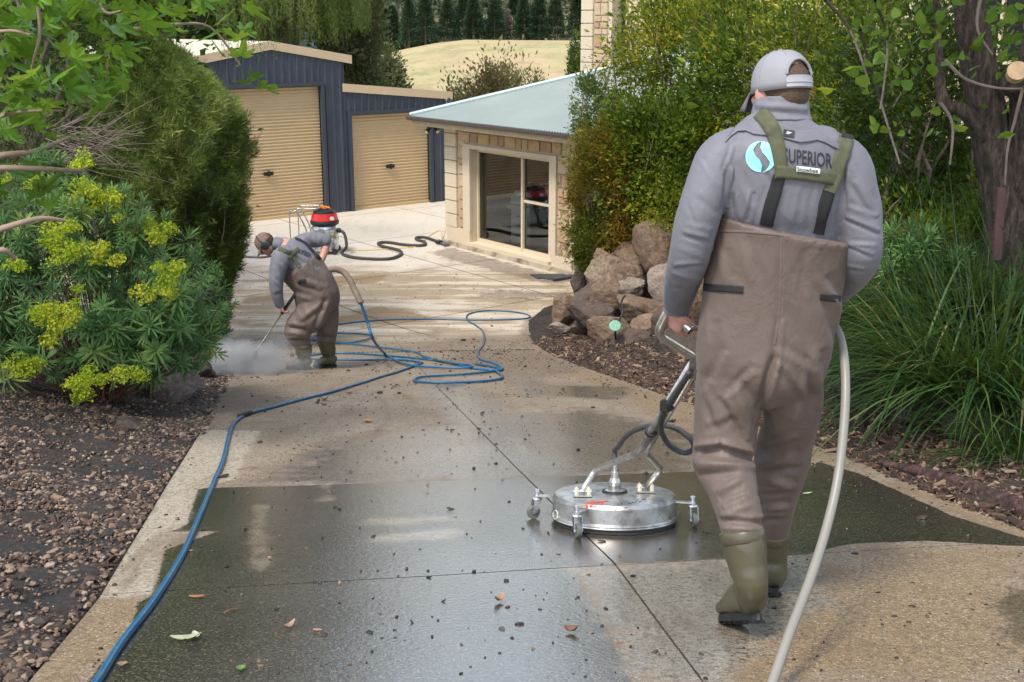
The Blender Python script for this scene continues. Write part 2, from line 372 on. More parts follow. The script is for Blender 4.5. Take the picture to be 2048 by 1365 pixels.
for k in range(4):
    for side in (0, 1):
        n_t = int([2.9, 4.0, 6.6, 2.4][k] / [.022, .035, .06, .08][k]); n_s = int(2.1 / [.022, .035, .06, .07][k])
        t_ = np.linspace(0, 1, n_t)[:, None]; s_ = np.linspace(0, 1, n_s)[None, :]
        gap = .004
        x = np.zeros((n_t, n_s)); y = (Yl[k](0) + (Yl[k + 1](0) - Yl[k](0)) * t_) + x
        for _ in range(8):
            a = eL(y) if side == 0 else xJ(y) + gap; b = xJ(y) - gap if side == 0 else eR(y)
            if k == 3: a = a - (0 if side else np.clip(y - 15.9, 0, 9) * 0)
            x = a + (b - a) * s_
            y = (Yl[k](x) + gap) * (1 - t_) + (Yl[k + 1](x) - (gap if k < 3 else 0)) * t_
        z = z0(y)
        ed = np.minimum(np.minimum(t_ + 0 * s_, 1 - t_ + 0 * s_) * (Yl[k + 1](0) - Yl[k](0)), np.minimum(s_ + 0 * t_, 1 - s_ + 0 * t_) * 2.0)
        z = z + .0015 * nz(x, y, 3.0, 4)
        v = np.stack([x, y, z], 2).reshape(-1, 3); A = paint(x.ravel(), y.ravel())
        A['court'] = np.clip((y.ravel() - 16.0) / 1.2 + .3 * nz(x, y, 1.7).ravel(), 0, 1)
        idx = np.arange(n_t * n_s).reshape(n_t, n_s)
        q = np.stack([idx[:-1, :-1], idx[:-1, 1:], idx[1:, 1:], idx[1:, :-1]], 2).reshape(-1, 4)
        # skirt
        rim = np.concatenate([idx[0, :], idx[1:, -1], idx[-1, -2::-1], idx[-2:0:-1, 0]]); m = len(rim)
        lo = v[rim].copy(); lo[:, 2] -= .09; b0 = len(v)
        v = np.concatenate([v, lo]); qs = np.stack([np.roll(rim, -1), rim, b0 + np.arange(m), b0 + np.roll(np.arange(m), -1)], 1)
        q = np.concatenate([q, qs]); A = {kk: np.concatenate([a, a[rim]]) for kk, a in A.items()}
        link('slab', np_mesh('slab', v, q.ravel(), np.full(len(q), 4), CONC, False, A), drive)
# drainage strip of little square holes across the third joint, and joint filler below everything
b = MB(); y_ = np.linspace(.6, 16.8, 60)
vs = [(float(eL(y)) + .02, y, float(z0(y)) - .014) for y in y_] + [(float(eR(y)) - .02, y, float(z0(y)) - .014) for y in y_]
b.add(vs, [(i, i + 60, i + 61, i + 1) for i in range(59)]); b.build('joint_filler', JOINT, drive)
b = MB(); 
for x in np.arange(-3.35, .33, .055):
    y = 14.63 + .199 * x; z = float(z0(y)) + .003
    b.box((x, y, z), (.034, .034, .006))
dr_ = b.build('drain_strip', mat('drain_black', (.02, .018, .015), .6), drive); dr_['kind'] = 'stuff'

# parking court: slabs in line with the buildings
UA = R(37.7); Uv = Vector((math.cos(UA), math.sin(UA))); Vv = Vector((math.sin(UA), -math.cos(UA)))
court = thing('parking_court', (0, 17, 0), None, None); court['kind'] = 'structure'
O0 = Vector((-1.9, 17.6))
for i in range(-5, 5):
    for j in range(-5, 5):
        sz = 3.3
        bm = bmesh.new(); N = 22; g = []
        for a in range(N + 1):
            for c_ in range(N + 1):
                uu = (i + .003 + (.994) * a / N) * sz; vv = (j + .003 + .994 * c_ / N) * sz
                p_ = O0 + Uv * uu + Vv * vv; g.append(bm.verts.new((p_.x, p_.y, 0)))
        for a in range(N):
            for c_ in range(N):
                k0 = a * (N + 1) + c_; bm.faces.new((g[k0], g[k0 + N + 1], g[k0 + N + 2], g[k0 + 1]))
        r_ = bmesh.ops.bisect_plane(bm, geom=list(bm.verts) + list(bm.edges) + list(bm.faces), plane_co=(0, 16.756, 0), plane_no=(0, -1, 0), clear_outer=True)
        cx = np.array([v.co.x for v in bm.verts]); cy = np.array([v.co.y for v in bm.verts])
        if len(cx) < 4 or cy.max() < 16.8 or cx.max() < -13 or cx.min() > 10 or cy.min() > 36: bm.free(); continue
        for v in bm.verts: v.co.z = float(z0(v.co.y))
        bmesh.ops.recalc_face_normals(bm, faces=list(bm.faces))
        if bm.faces[:][0].normal.z < 0: bmesh.ops.reverse_faces(bm, faces=list(bm.faces))
        me = bpy.data.meshes.new('slab'); bm.to_mesh(me); bm.free(); me.materials.append(CONC)
        A = paint(cx, cy); A['court'] = np.clip((cy - 16.0) / 1.2 + .3 * nz(cx, cy, 1.7), 0, 1)
        for k_, a_ in A.items():
            at = me.attributes.new(k_, 'FLOAT', 'POINT'); at.data.foreach_set('value', a_.astype(np.float32))
        link('slab', me, court)
b = MB(); b.add([(-16, 16.8, -.012), (12, 16.8, -.012), (12, 38, -.012), (-16, 38, -.012)], [(0, 1, 2, 3)]); b.build('joint_filler', JOINT, court)

# ------------------------------------------------------------------ garden beds and far ground
def soil_mat():
    t = NT('garden_soil'); p = t.pos()
    n1 = t.noise(p, 1.4, 5, .6); n2 = t.noise(p, 30, 5, .7); 
    c = t.ramp(n2, [(.3, (.014, .010, .008)), (.5, (.035, .024, .018)), (.68, (.08, .054, .038)), (.8, (.17, .12, .085))])
    c = t.mix(t.step(n1, .5, .64, 0, .8), c, (.014, .012, .012))
    t.bs(Base_Color=c, Roughness=t.step(n1, .48, .66, .85, .42), Normal=t.bump(t.noise(p, 38, 6, .7), .9, .03)); return t.m
SOIL = soil_mat()
def bed(name, side):
    ys = np.concatenate([np.arange(0.5, 12, .08), np.arange(12, 24.5, .12)]) if side > 0 else np.concatenate([np.arange(.5, 12, .08), np.arange(12, 17.55, .12)])
    d = np.concatenate([np.arange(0, 2.4, .07), np.arange(2.4, 6, .2), np.arange(6, 24, 1.0)])
    Y, D = np.meshgrid(ys, d, indexing='ij')
    X = eR(Y) + D if side > 0 else eL(Y) - D
    Z = T(X, Y) + .018 * nz(X, Y, 9, 5) + .010 * nz(X, Y, 21, 6)
    Z = np.where(D < .01, z0(Y) - .03, Z)
    idx = np.arange(X.size).reshape(X.shape); q = np.stack([idx[:-1, :-1], idx[:-1, 1:], idx[1:, 1:], idx[1:, :-1]], 2).reshape(-1, 4)
    if side > 0: q = q[:, ::-1] if False else q
    v = np.stack([X, Y, Z], 2).reshape(-1, 3)
    o = link(name, np_mesh(name, v, q.ravel(), np.full(len(q), 4), SOIL, True)); o['kind'] = 'structure'; return o
bed('garden_bed', 1); bed('garden_bed', -1)

def hill_z(x, y):
    x = np.asarray(x, float); y = np.asarray(y, float); k = x / np.maximum(y, 1)
    crest = 4.6 - 240 * np.tan(R(.62) + R(1.0) * np.clip(-(k + .035) / .09, 0, 1.3) ** 1.5)
    z = np.interp(y, [-40, 0, 36, 50, 100, 240, 300, 420, 620, 700, 3000], [-.4, -.25, -.3, -3, -1.6, 0, -5, 4, 30, 33, 33])
    w = np.clip((y - 100) / 140, 0, 1); w = w * w * (3 - 2 * w) * (y < 250) + np.clip((300 - y) / 50, 0, 1) * (y >= 250)
    z = np.where(y < 300, z + crest * w * 1.0, z)
    z = z + np.where(y > 60, nz(x, y, .03, 3) * np.minimum(1.0, (y - 60) / 100) * .8, 0)
    z = z + np.where(y > 320, 7 * nz(x, y, .009, 8) * np.clip((y - 320) / 200, 0, 1), 0)
    return z
ys = np.concatenate([np.linspace(-40, 40, 20), np.linspace(46, 300, 90), np.linspace(310, 900, 50), [1300, 2400]])
a = np.linspace(-1, 1, 90)
Y, A_ = np.meshgrid(ys, a, indexing='ij'); X = A_ * (60 + np.maximum(Y, 0) * .9)
Z = hill_z(X, Y)
idx = np.arange(X.size).reshape(X.shape); q = np.stack([idx[:-1, :-1], idx[:-1, 1:], idx[1:, 1:], idx[1:, :-1]], 2).reshape(-1, 4)
t = NT('paddock_grass'); p = t.pos()
c = t.ramp(t.noise(t.scale(p, (.03, .012, .05)), 1.0, 6, .6), [(.3, (.21, .215, .085)), (.45, (.37, .32, .16)), (.58, (.42, .305, .18)), (.7, (.27, .26, .11))])
c = t.mix(t.step(t.noise(t.scale(p, (.16, .07, .1)), 1.0, 7, .7), .42, .62, 0, .6), c, (.22, .20, .085)); c = t.mix(t.step(t.noise(t.scale(p, (.9, .3, .5)), 1.0, 5, .8), .45, .65, 0, .45), c, (.48, .38, .22))
far = t.step(t.n('SeparateXYZ', {0: p}).outputs[1], 246, 262)
c = t.mix(far, c, t.mix(t.step(t.noise(p, .03, 4), .4, .6), (.06, .075, .035), (.26, .22, .11)))
t.bs(Base_Color=c, Roughness=.95, Specular_IOR_Level=.1)
o = link('ground', np_mesh('ground', np.stack([X, Y, Z], 2).reshape(-1, 3), q.ravel(), np.full(len(q), 4), t.m, True)); o['kind'] = 'structure'
# ------------------------------------------------------------------ garage shed
CREAM = mat('cream_render', (.54, .455, .325), .8, .05, 3, bump=.25, bs=90, dirt=(.45, .36, .25), ds=1.2, da=.25)
CREAM2 = mat('cream_trim', (.58, .49, .36), .75, .04, 3, bump=.15, bs=90, dirt=(.5, .4, .28), ds=1.5, da=.2)
NAVY = mat('navy_cladding', (.047, .058, .080), .45, .06, 2, dirt=(.10, .11, .13), ds=1.3, da=.3)
NAVYT = mat('navy_trim', (.042, .052, .072), .45, .05, 2)
ROLL = mat('roller_door_cream', (.50, .365, .20), .5, .04, 2, dirt=(.45, .32, .16), ds=.9, da=.35)
FASC = mat('fascia_cream', (.56, .43, .275), .55, .04, 2)
BLACK = mat('black_plastic', (.015, .015, .015), .45)
def V3(p2, z): return Vector((p2[0], p2[1], z))
u3 = Vector((Uv.x, Uv.y, 0)); v3 = Vector((Vv.x, Vv.y, 0)); Z3 = Vector((0, 0, 1))
G0 = Vector((-4.69, 28.72))
def gs(u, v): return hit_plane(u, v, G0, Uv)
s_rd0 = gs(707, 428)[0]; s_rd1 = gs(861, 408)[0]; s_end = gs(895, 405)[0]; s_mid = gs(688, 170)[0]
ztopL = gs(648, 172)[1]; ztopR = gs(780, 227)[1]
s_ridge, z_ridge = gs(540, 98); s_e, z_e = gs(690, 124)
zr0 = gs(690, 182)[1]; zr1 = gs(900, 196)[1]
print('garage', s_rd0, s_rd1, s_end, s_mid, ztopL, ztopR, s_ridge, z_ridge, z_e, zr0, zr1)
gar = thing('garage_shed', V3(G0, 0), 'navy ribbed steel shed with cream roller doors and cream roof edging', 'shed')
def gpt(s, z, d=0): return Vector((G0.x + Uv.x * s - (-Vv.x) * d, G0.y + Uv.y * s + Vv.y * d, z))   # d metres in front of the wall
sL0 = 2 * s_ridge - s_e                                                   # left end of the gabled bay
dl0, dl1 = s_ridge - (0 - s_ridge), 0.0                                    # tall door
def ztop(s):
    if s <= s_mid: return z_ridge - abs(s - s_ridge) * (z_ridge - z_e) / (s_e - s_ridge)
    return zr0 + (zr1 - zr0) * (s - s_mid) / (s_end - s_mid)
def clad(sa, sb, zlo):                                                    # ribbed cladding strip, ribs every 0.2 m
    b = MB(); s = sa; prof = []
    while s < sb - .001:
        w = min(.2, sb - s)
        for f_, d in ((0, 0), (.62, 0), (.70, .028), (.86, .028), (.94, 0)):
            prof.append((s + w * f_, d))
        s += w
    prof.append((sb, 0)); vs = []
    for s, d in prof: vs += [gpt(s, zlo(s) if callable(zlo) else zlo, d), gpt(s, ztop(min(s, s_mid)) if sb <= s_mid + .01 else zr0 + (zr1 - zr0) * (s - s_mid) / (s_end - s_mid), d)]
    b.add(vs, [(2 * i, 2 * i + 2, 2 * i + 3, 2 * i + 1) for i in range(len(prof) - 1)])
    return b
for sa, sb, zl in ((sL0, dl0, 0), (dl0, dl1, ztopL), (dl1, s_mid, 0), (s_mid, s_rd0, 0), (s_rd0, s_rd1, lambda s: ztopR), (s_rd1, s_end, 0)):
    clad(sa, sb, zl).build('wall_cladding', NAVY, gar)
# side and back walls as solid body
b = MB(); D_ = 9
for sa, sb, za, zb in ((sL0, s_mid, 0, None), (s_mid, s_end, 0, None)):
    zt = [(sL0, ztop(sL0)), (s_ridge, z_ridge), (s_mid, ztop(s_mid))] if sa == sL0 else [(s_mid, zr0), (s_end, zr1)]
    zt = [(s + (.002 if sa != sL0 and i == 0 else 0), z - .002) for i, (s, z) in enumerate(zt)]
    fr = [gpt(sa, 0, -.25), ] + [gpt(s, z, -.25) for s, z in zt] + [gpt(sb, 0, -.25)]
    bk = [gpt(sa, 0, -D_), ] + [gpt(s, z, -D_) for s, z in zt] + [gpt(sb, 0, -D_)]
    n = len(fr); b.add(fr + bk, [tuple(range(n)), tuple(reversed(range(n, 2 * n)))] + [(i, (i + 1) % n, n + (i + 1) % n, n + i) for i in range(n)])
# end panels joining the cladding to the body
for s in (sL0, s_end):
    z = ztop(s) if s == sL0 else zr1
    b.add([gpt(s, 0, 0), gpt(s, z - .003, 0), gpt(s, z - .003, -.25), gpt(s, 0, -.25)], [(0, 1, 2, 3)])
b.add([gpt(s_mid, zr0, 0), gpt(s_mid, ztop(s_mid), 0), gpt(s_mid, ztop(s_mid), -.25), gpt(s_mid, zr0, -.25)], [(0, 1, 2, 3)])
b.build('wall', NAVY, gar)
def roller(sa, sb, zt, handle):
    b = MB(); n = int(zt / .078); prof = []
    for i in range(n * 8 + 1):
        z = zt * i / (n * 8); ph = (i % 8) / 8
        d = -.10 + .018 * (0.5 - .5 * math.cos(2 * math.pi * ph)) ** .6
        prof.append((z, d))
    vs = []
    for z, d in prof: vs += [gpt(sa, z + .01, d), gpt(sb, z + .01, d)]
    b.add(vs, [(2 * i, 2 * i + 1, 2 * i + 3, 2 * i + 2) for i in range(len(prof) - 1)])
    o = b.build('roller_door', ROLL, gar, smooth=True)
    c_ = MB()
    ax = (u3, v3, Z3)
    m = gpt(handle, .0, -.04); zz = 1.05 if sa > 0 else 1.12
    c_.box(m + Z3 * zz, (.26, .025, .09), ax, .008); c_.box(m + Z3 * (zz + .0) + v3 * .02, (.07, .03, .13), ax, .008)
    c_.build('door_handle', BLACK, o)
    e = MB(); e.box(gpt((sa + sb) / 2, .03, -.07), (sb - sa, .05, .06), ax); e.build('bottom_rail', ROLL, o)
    for s_, ww in ((sa - .045, .09), (sb + .045, .09)):
        k = MB(); k.box(gpt(s_, zt / 2 + .03, .012), (ww, .10, zt + .06), ax); k.build('door_jamb', NAVYT, gar)
    k = MB(); k.box(gpt((sa + sb) / 2, zt + .055, .014), (sb - sa + .17, .10, .09), ax); k.build('door_lintel', NAVYT, gar)
sq0, sq1 = sL0 - 4.1, sL0
k = MB(); k.box(gpt((sq0 + sq1) / 2, 3.15, -.12), (4.1, .2, .7), (u3, v3, Z3)); k.box(gpt(sq0 + .1, 1.4, -.12), (.2, .2, 2.8), (u3, v3, Z3)); k.box(gpt(sq1 - .1, 1.4, -.121), (.195, .2, 2.8), (u3, v3, Z3)); k.box(gpt((sq0 + sq1) / 2, 1.75, -4.7), (4.1, 8.8, 3.4), (u3, v3, Z3)); k.build('wall', NAVY, gar)
roller(sq0 + .2, sq1 - .2, 2.8, sq0 + 2); roller(dl0, dl1, ztopL, gs(540, 372)[0]); roller(s_rd0 + .02, s_rd1, ztopR, gs(783, 349)[0])
def beam(a, bp, h, d0, d1, name, m):                                      # sloped fascia
    b = MB(); (sa, za), (sb, zb) = a, bp
    b.add([gpt(sa, za, d0), gpt(sb, zb, d0), gpt(sb, zb + h, d0), gpt(sa, za + h, d0), gpt(sa, za, d1), gpt(sb, zb, d1), gpt(sb, zb + h, d1), gpt(sa, za + h, d1)],
          [(0, 1, 2, 3), (7, 6, 5, 4), (0, 4, 5, 1), (3, 2, 6, 7), (1, 5, 6, 2), (0, 3, 7, 4)])
    b.build(name, m, gar)
sl = (z_ridge - z_e) / (s_e - s_ridge)
beam((s_ridge, z_ridge - .02), (s_mid + .22, z_ridge - .02 - (s_mid + .22 - s_ridge) * sl), .20, .05, -.02, 'fascia', FASC)
beam((sL0 - .2, z_ridge - .02 - (s_ridge - sL0 + .2) * sl), (s_ridge, z_ridge - .02), .20, .05, -.02, 'fascia', FASC)
slr = (zr0 - zr1) / (s_end - s_mid)
beam((s_mid - .05, zr0 - .02), (s_end + .18, zr0 - .02 - (s_end + .23 - s_mid) * slr), .20, .052, -.02, 'fascia', FASC)
ROOFM = mat('roof_cream_metal', (.60, .56, .45), .5, .05, 2)
beam((s_ridge, z_ridge + .14), (s_mid + .2, z_ridge + .14 - (s_mid + .2 - s_ridge) * sl), .03, -.022, -D_, 'roof', ROOFM)
beam((sL0 - .2, z_ridge + .14 - (s_ridge - sL0 + .2) * sl), (s_ridge, z_ridge + .14), .03, -.022, -D_, 'roof', ROOFM)
beam((s_mid - .05, zr0 + .13), (s_end + .15, zr0 + .13 - (s_end + .2 - s_mid) * slr), .03, -.022, -D_, 'roof', ROOFM)
k = MB(); k.tube([gpt(s_end + .06, .0, .04), gpt(s_end + .06, zr1, .04)], .045, 8); k.build('downpipe', NAVYT, gar)

# ------------------------------------------------------------------ office wing
OF = Vector((-1.38, 24.7))
def os_(u, v): return hit_plane(u, v, OF, Vv)
def opt(s, z, d=0): return Vector((OF.x + Vv.x * s - Uv.x * d, OF.y + Vv.y * s - Uv.y * d, z))  # d in front of the wall
off = thing('office_building', V3(OF, 0), 'cream rendered office wing with stone trim, sliding glass door and pale green metal roof', 'building')
AXO = (v3, -u3, Z3)
H_ = 2.52; Lw = os_(1148, 548)[0]
def obox(name, m, sa, sb, za, zb, d0, d1, parent=off, bev=0, b=None):
    k = b or MB(); k.box(opt((sa + sb) / 2, (za + zb) / 2, (d0 + d1) / 2), (abs(sb - sa), abs(d1 - d0), zb - za), AXO, bev)
    return k if b is not None else k.build(name, m, parent)
s_q1 = os_(918, 380)[0]; s_st1 = os_(932, 380)[0]; s_t0, s_t1 = os_(930, 380)[0], os_(943, 380)[0]
s_g0 = os_(944, 400)[0]; s_g1 = os_(1102, 420)[0]; s_t3 = os_(1115, 420)[0]; s_r1 = os_(1139, 420)[0]
zt_trim = os_(935, 288)[1]; zt_glass = os_(946, 299)[1]; z_sill = os_(1000, 497)[1]; z_pl = os_(905, 453)[1]
print('office', Lw, s_q1, s_st1, s_g0, s_g1, s_t3, s_r1, zt_trim, zt_glass, z_sill, z_pl)
zg0 = .16
obox('wall', CREAM, 0, s_g0 - .01, .08, H_, -.30, 0)                       # left of the door
obox('wall', CREAM, s_g1 + .01, Lw, .08, H_, -.30, 0)
obox('wall', CREAM, s_g0 - .009, s_g1 + .009, zt_glass, H_, -.30, 0)
obox('plinth', CREAM2, .04, s_t1, .08, z_pl, .001, .0605)
obox('plinth', CREAM2, s_t3 - .1, Lw, .08, z_pl - .1, .001, .0605)
obox('slab_edge', mat('stained_slab', (.42, .35, .26), .85, .15, 3, dirt=(.13, .09, .06), ds=2.5, da=.9), -.02, Lw + .3, .0, .10, -.3, .14)
# stone pieces
STN = [mat('sandstone_%s' % n, c, .85, .15, 8, bump=.6, bs=35, bd=.01) for n, c in (('tan', (.42, .29, .17)), ('pale', (.50, .38, .25)), ('rose', (.38, .25, .17)), ('buff', (.47, .35, .20)))]
MORT = mat('mortar_cream', (.52, .43, .30), .9, .05)
def stone(sa, sb, za, zb, d=.03):
    k = MB(); j = lambda: random.uniform(-.008, .008)
    k.box(opt((sa + sb) / 2, (za + zb) / 2, d / 2 + .001), (abs(sb - sa) - .022 + j(), d + random.uniform(-.008, .012), zb - za - .022 + j()), AXO, .009)
    o = k.build('stone', random.choice(STN), off)
z = z_pl + .02
while z < zt_trim + .02:
    h = random.choice((.13, .2, .27)); h = min(h, zt_trim + .03 - z)
    if h < .08: break
    stone(s_q1 + .01, s_t0 - .0, z, z + h); z += h
s = s_q1 + .02
ztop_st = H_ - .06
while s < Lw - .35:
    w = random.choice((.2, .28, .36, .42)); w = min(w, Lw - .33 - s)
    if w < .1: break
    stone(s, s + w, zt_trim + .03, ztop_st); s += w
z = .34
while z < zt_trim + .02:
    h = random.choice((.12, .18, .26)); h = min(h, zt_trim + .03 - z)
    if h < .08: break
    if random.random() < .45: m_ = (s_t3 + s_r1) / 2 + random.uniform(-.05, .05); stone(s_t3 + .02, m_, z, z + h); stone(m_, s_r1, z, z + h)
    else: stone(s_t3 + .02, s_r1, z, z + h)
    z += h
# quoin blocks at the left corner (they wrap round it)
z = z_pl
while z < H_ - .03:
    h = min(.285, H_ - z); k = MB()
    k.box(opt((s_q1 - .035) / 2 - .012, z + h / 2, -.10 + .026), (s_q1 + .035 - .02, .26, h - .014), AXO, .008); k.build('quoin_block', CREAM2, off); z += .285
# surround trim
obox('window_surround', CREAM2, s_t0 + .0, s_g0 - .003, z_pl + .001, zt_trim, .002, .06)
obox('window_surround', CREAM2, s_g1 + .003, s_t3 + .01, z_pl - .099, zt_trim, .002, .06)
obox('window_surround', CREAM2, s_g0 - .002, s_g1 + .002, zt_glass + .01, zt_trim - .001, .002, .058)
# sliding door
FR = mat('door_frame_cream', (.60, .50, .36), .4, .03)
win = MB(); fd0, fd1 = -.20, -.12; gt = zt_glass - .0
win.box(opt(s_g0 + .03, (zg0 + gt) / 2, -.16), (.06, .08, gt - zg0), AXO); win.box(opt(s_g1 - .03, (zg0 + gt) / 2, -.16), (.06, .08, gt - zg0), AXO)
win.box(opt((s_g0 + s_g1) / 2, gt - .03, -.161), (s_g1 - s_g0 - .12, .078, .06), AXO); win.box(opt((s_g0 + s_g1) / 2, zg0 + .04, -.161), (s_g1 - s_g0 - .12, .078, .08), AXO)
door = win.build('sliding_door', FR, off)
s_m = os_(1035, 400)[0]; z_bar = os_(1070, 410)[1]
k = MB(); k.box(opt(s_m, (zg0 + gt) / 2, -.15), (.055, .085, gt - zg0 - .12), AXO); k.build('door_stile', FR, door)
k = MB(); k.box(opt((s_m + s_g1) / 2, z_bar, -.15), (s_g1 - s_m - .09, .06, .05), AXO); k.build('door_rail', FR, door)
obox('door_sill', CREAM2, s_g0 - .05, s_g1 + .04, .10, zg0, -.2, .10)
GL = NT('window_glass'); GL.bs(Base_Color=(.9, .95, .95), Roughness=.01, IOR=1.5)
tb = GL.n('BsdfTransparent', {'Color': (.62, .68, .68)}); gb = GL.n('BsdfGlossy', {'Color': (.95, .98, 1), 'Roughness': .015}); fr = GL.n('Fresnel', {'IOR': 1.9})
mx = GL.n('MixShader', {0: fr.outputs[0], 1: tb.outputs[0], 2: gb.outputs[0]}); GL.t.links.new(mx.outputs[0], GL.out.inputs[0]); GLASS = GL.m
for sa, sb, za, zb in ((s_g0 + .06, s_m - .0275, zg0 + .08, gt - .06), (s_m + .0275, s_g1 - .06, zg0 + .08, z_bar - .025), (s_m + .0275, s_g1 - .06, z_bar + .025, gt - .06)):
    k = MB(); k.add([opt(sa, za, -.16), opt(sb, za, -.16), opt(sb, zb, -.16), opt(sa, zb, -.16)], [(0, 1, 2, 3)]); k.build('pane', GLASS, door)
# room behind the glass
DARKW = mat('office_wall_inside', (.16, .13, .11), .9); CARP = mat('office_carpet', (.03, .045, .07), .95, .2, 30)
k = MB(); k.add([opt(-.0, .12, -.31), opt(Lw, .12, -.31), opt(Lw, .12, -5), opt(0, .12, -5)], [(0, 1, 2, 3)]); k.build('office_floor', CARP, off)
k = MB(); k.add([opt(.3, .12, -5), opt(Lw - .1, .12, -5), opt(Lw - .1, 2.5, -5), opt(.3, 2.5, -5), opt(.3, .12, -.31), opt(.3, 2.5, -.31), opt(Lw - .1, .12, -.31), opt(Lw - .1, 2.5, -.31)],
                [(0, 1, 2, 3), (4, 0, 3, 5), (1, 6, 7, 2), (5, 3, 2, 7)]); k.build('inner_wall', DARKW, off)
# outer body + recessed side
obox('wall', CREAM, Lw - .301, Lw, .08, H_, -.9, -.3005)
DKG = mat('dark_window', (.02, .022, .025), .15)
obox('dark_window', DKG, Lw - .26, Lw - .02, .3, 2.2, -2.3, -.92)
obox('wall', CREAM, Lw - .30, Lw - .03, .08, H_, -6, -2.3)
obox('wall', CREAM, .0, Lw - .3, .0, H_, -6, -5.1)
obox('wall', CREAM, -.0, .25, .08, H_, -5.1, -.3005)
# eaves: soffit, fascia, gutter, hipped roof
DRK = mat('gutter_bronze', (.075, .062, .058), .4); CR3 = mat('eave_cream', (.53, .42, .27), .6)
Le = Lw + 2.2; ov = .5; ze = H_ + .02
k = MB(); k.add([opt(-ov, ze, ov), opt(Le, ze, ov), opt(Le, ze, -6.5), opt(-ov, ze, -6.5)], [(3, 2, 1, 0)]); k.build('soffit', CR3, off)
k = MB(); k.box(opt((Le - ov) / 2, ze + .07, ov + .012), (Le + ov, .024, .14), AXO); k.box(opt(-ov - .012, ze + .07, -3), (.024, 7.05, .14), AXO); k.build('fascia', CR3, off)
gpf = [(0, 0), (.095, 0), (.12, .05), (.12, .085), (.105, .085), (.10, .02), (.01, .02), (0, .085)]
k = MB(); r0 = [opt(-ov - .1, ze + .10 + z, ov + .025 + d) for d, z in gpf]; r1 = [opt(Le, ze + .10 + z, ov + .025 + d) for d, z in gpf]; k.loft([r0, r1]); k.build('gutter', DRK, off)
ROOF = NT('roof_pale_green_metal'); p = ROOF.pos()
ROOF.bs(Base_Color=ROOF.ramp(ROOF.noise(p, .9, 5), [(.3, (.225, .265, .25)), (.7, (.27, .31, .29))]), Roughness=.45, Metallic=.0)
ROOF = ROOF.m
pitch = .335; zr = ze + .185
hip_run = 4.0; hz = zr + hip_run * pitch
def corr(p00, p10, p11, p01, nw, name):           # corrugated roof plane: ribs run from eave (p00,p10) to ridge (p01,p11)
    b = MB(); vs = []; n = nw * 4
    nrm = (p10 - p00).cross(p01 - p00).normalized()
    if nrm.z < 0: nrm = -nrm
    for i in range(n + 1):
        t_ = i / n; a_ = p00.lerp(p10, t_); c_ = p01.lerp(p11, t_)
        o_ = nrm * (.009 * math.cos(2 * math.pi * i / 4))
        vs += [a_ + o_, c_ + o_]
    b.add(vs, [(2 * i, 2 * i + 2, 2 * i + 3, 2 * i + 1) for i in range(n)])
    return b
def hipface(e0, e1, inward, cut0, cut1, name):      # ribs perpendicular to the eave, clipped by hips
    Ltot = (e1 - e0).length; d = (e1 - e0).normalized(); n = int(Ltot / .019); vs = []
    for i in range(n + 1):
        s = Ltot * i / n; run = min(hip_run, s if cut0 else 99, (Ltot - s) if cut1 else 99)
        o_ = Z3 * (.012 * math.cos(2 * math.pi * i / 4))
        vs += [e0 + d * s + o_, e0 + d * s + inward * run + Z3 * (run * pitch) + o_]
    b = MB(); b.add(vs, [(2 * i, 2 * i + 2, 2 * i + 3, 2 * i + 1) for i in range(n)]); return b.build(name, ROOF, off, smooth=True)
e0 = opt(-ov - .05, zr, ov + .06); e1 = opt(Le, zr, ov + .06); e2 = opt(-ov - .05, zr, -8)
hipface(e0, e1, u3, True, False, 'roof'); hipface(e0, e2, v3, True, False, 'roof')
k = MB(); h0 = e0 + Z3 * .02; h1 = e0 + (u3 + v3) * hip_run + Z3 * (hip_run * pitch + .02)
k.tube([h0, h1], .055, 8); k.build('hip_capping', mat('roof_cap_green', (.33, .41, .40), .45), off)
# soffit-mounted twin security light
sp = opt(-.28, ze - .05, .18)
sl_ = thing('security_light', sp, 'small black twin security spotlight under the left corner of the office eave', 'light')
k = MB(); k.box(sp + Z3 * .02, (.09, .09, .05), AXO, .008); k.build('bracket', BLACK, sl_)
for q_, dv in ((-1, Vector((-.5, -.6, -.45))), (1, Vector((.5, -.7, -.4)))):
    dv = dv.normalized(); c0 = sp + Vector((q_ * .05, -.02, -.03)); k = MB(); k.tube([c0, c0 + dv * .06, c0 + dv * .13, c0 + dv * .135], [.03, .045, .055, .05], 12); lh = k.build('lamp_head', BLACK, sl_)
    k = MB(); k.tube([c0 + dv * .134, c0 + dv * .145], [.045, .03], 12); k.build('lens', mat('lamp_lens', (.7, .7, .45), .2), lh)
# photocopier inside, behind the left pane
cp = opt((s_g0 + s_m) / 2 + .02, .12, -.95)
pc = thing('photocopier', cp, 'white photocopier with paper drawers standing inside behind the left glass pane', 'photocopier')
WHT = mat('copier_white', (.72, .74, .74), .4, .03); GRY = mat('copier_grey', (.25, .27, .29), .4)
k = MB(); k.box(cp + Z3 * .42, (.62, .60, .80), AXO, .02); k.build('body', WHT, pc)
for i in range(3):
    k = MB(); k.box(cp + Z3 * (.17 + i * .2) - u3 * .31, (.56, .02, .17), AXO, .006); dd = k.build('paper_drawer', WHT, pc)
    k = MB(); k.box(cp + Z3 * (.22 + i * .2) - u3 * .325, (.2, .015, .03), AXO); k.build('handle', GRY, dd)
k = MB(); k.box(cp + Z3 * .94, (.66, .6, .16), AXO, .02); k.build('scanner_top', WHT, pc)
k = MB(); k.box(cp + Z3 * .86 - u3 * .26 + v3 * .05, (.4, .16, .05), AXO, .01); k.build('control_panel', GRY, pc)
k = MB(); k.box(cp + Z3 * 1.08, (.6, .5, .1), AXO, .03); k.build('document_feeder', WHT, pc)
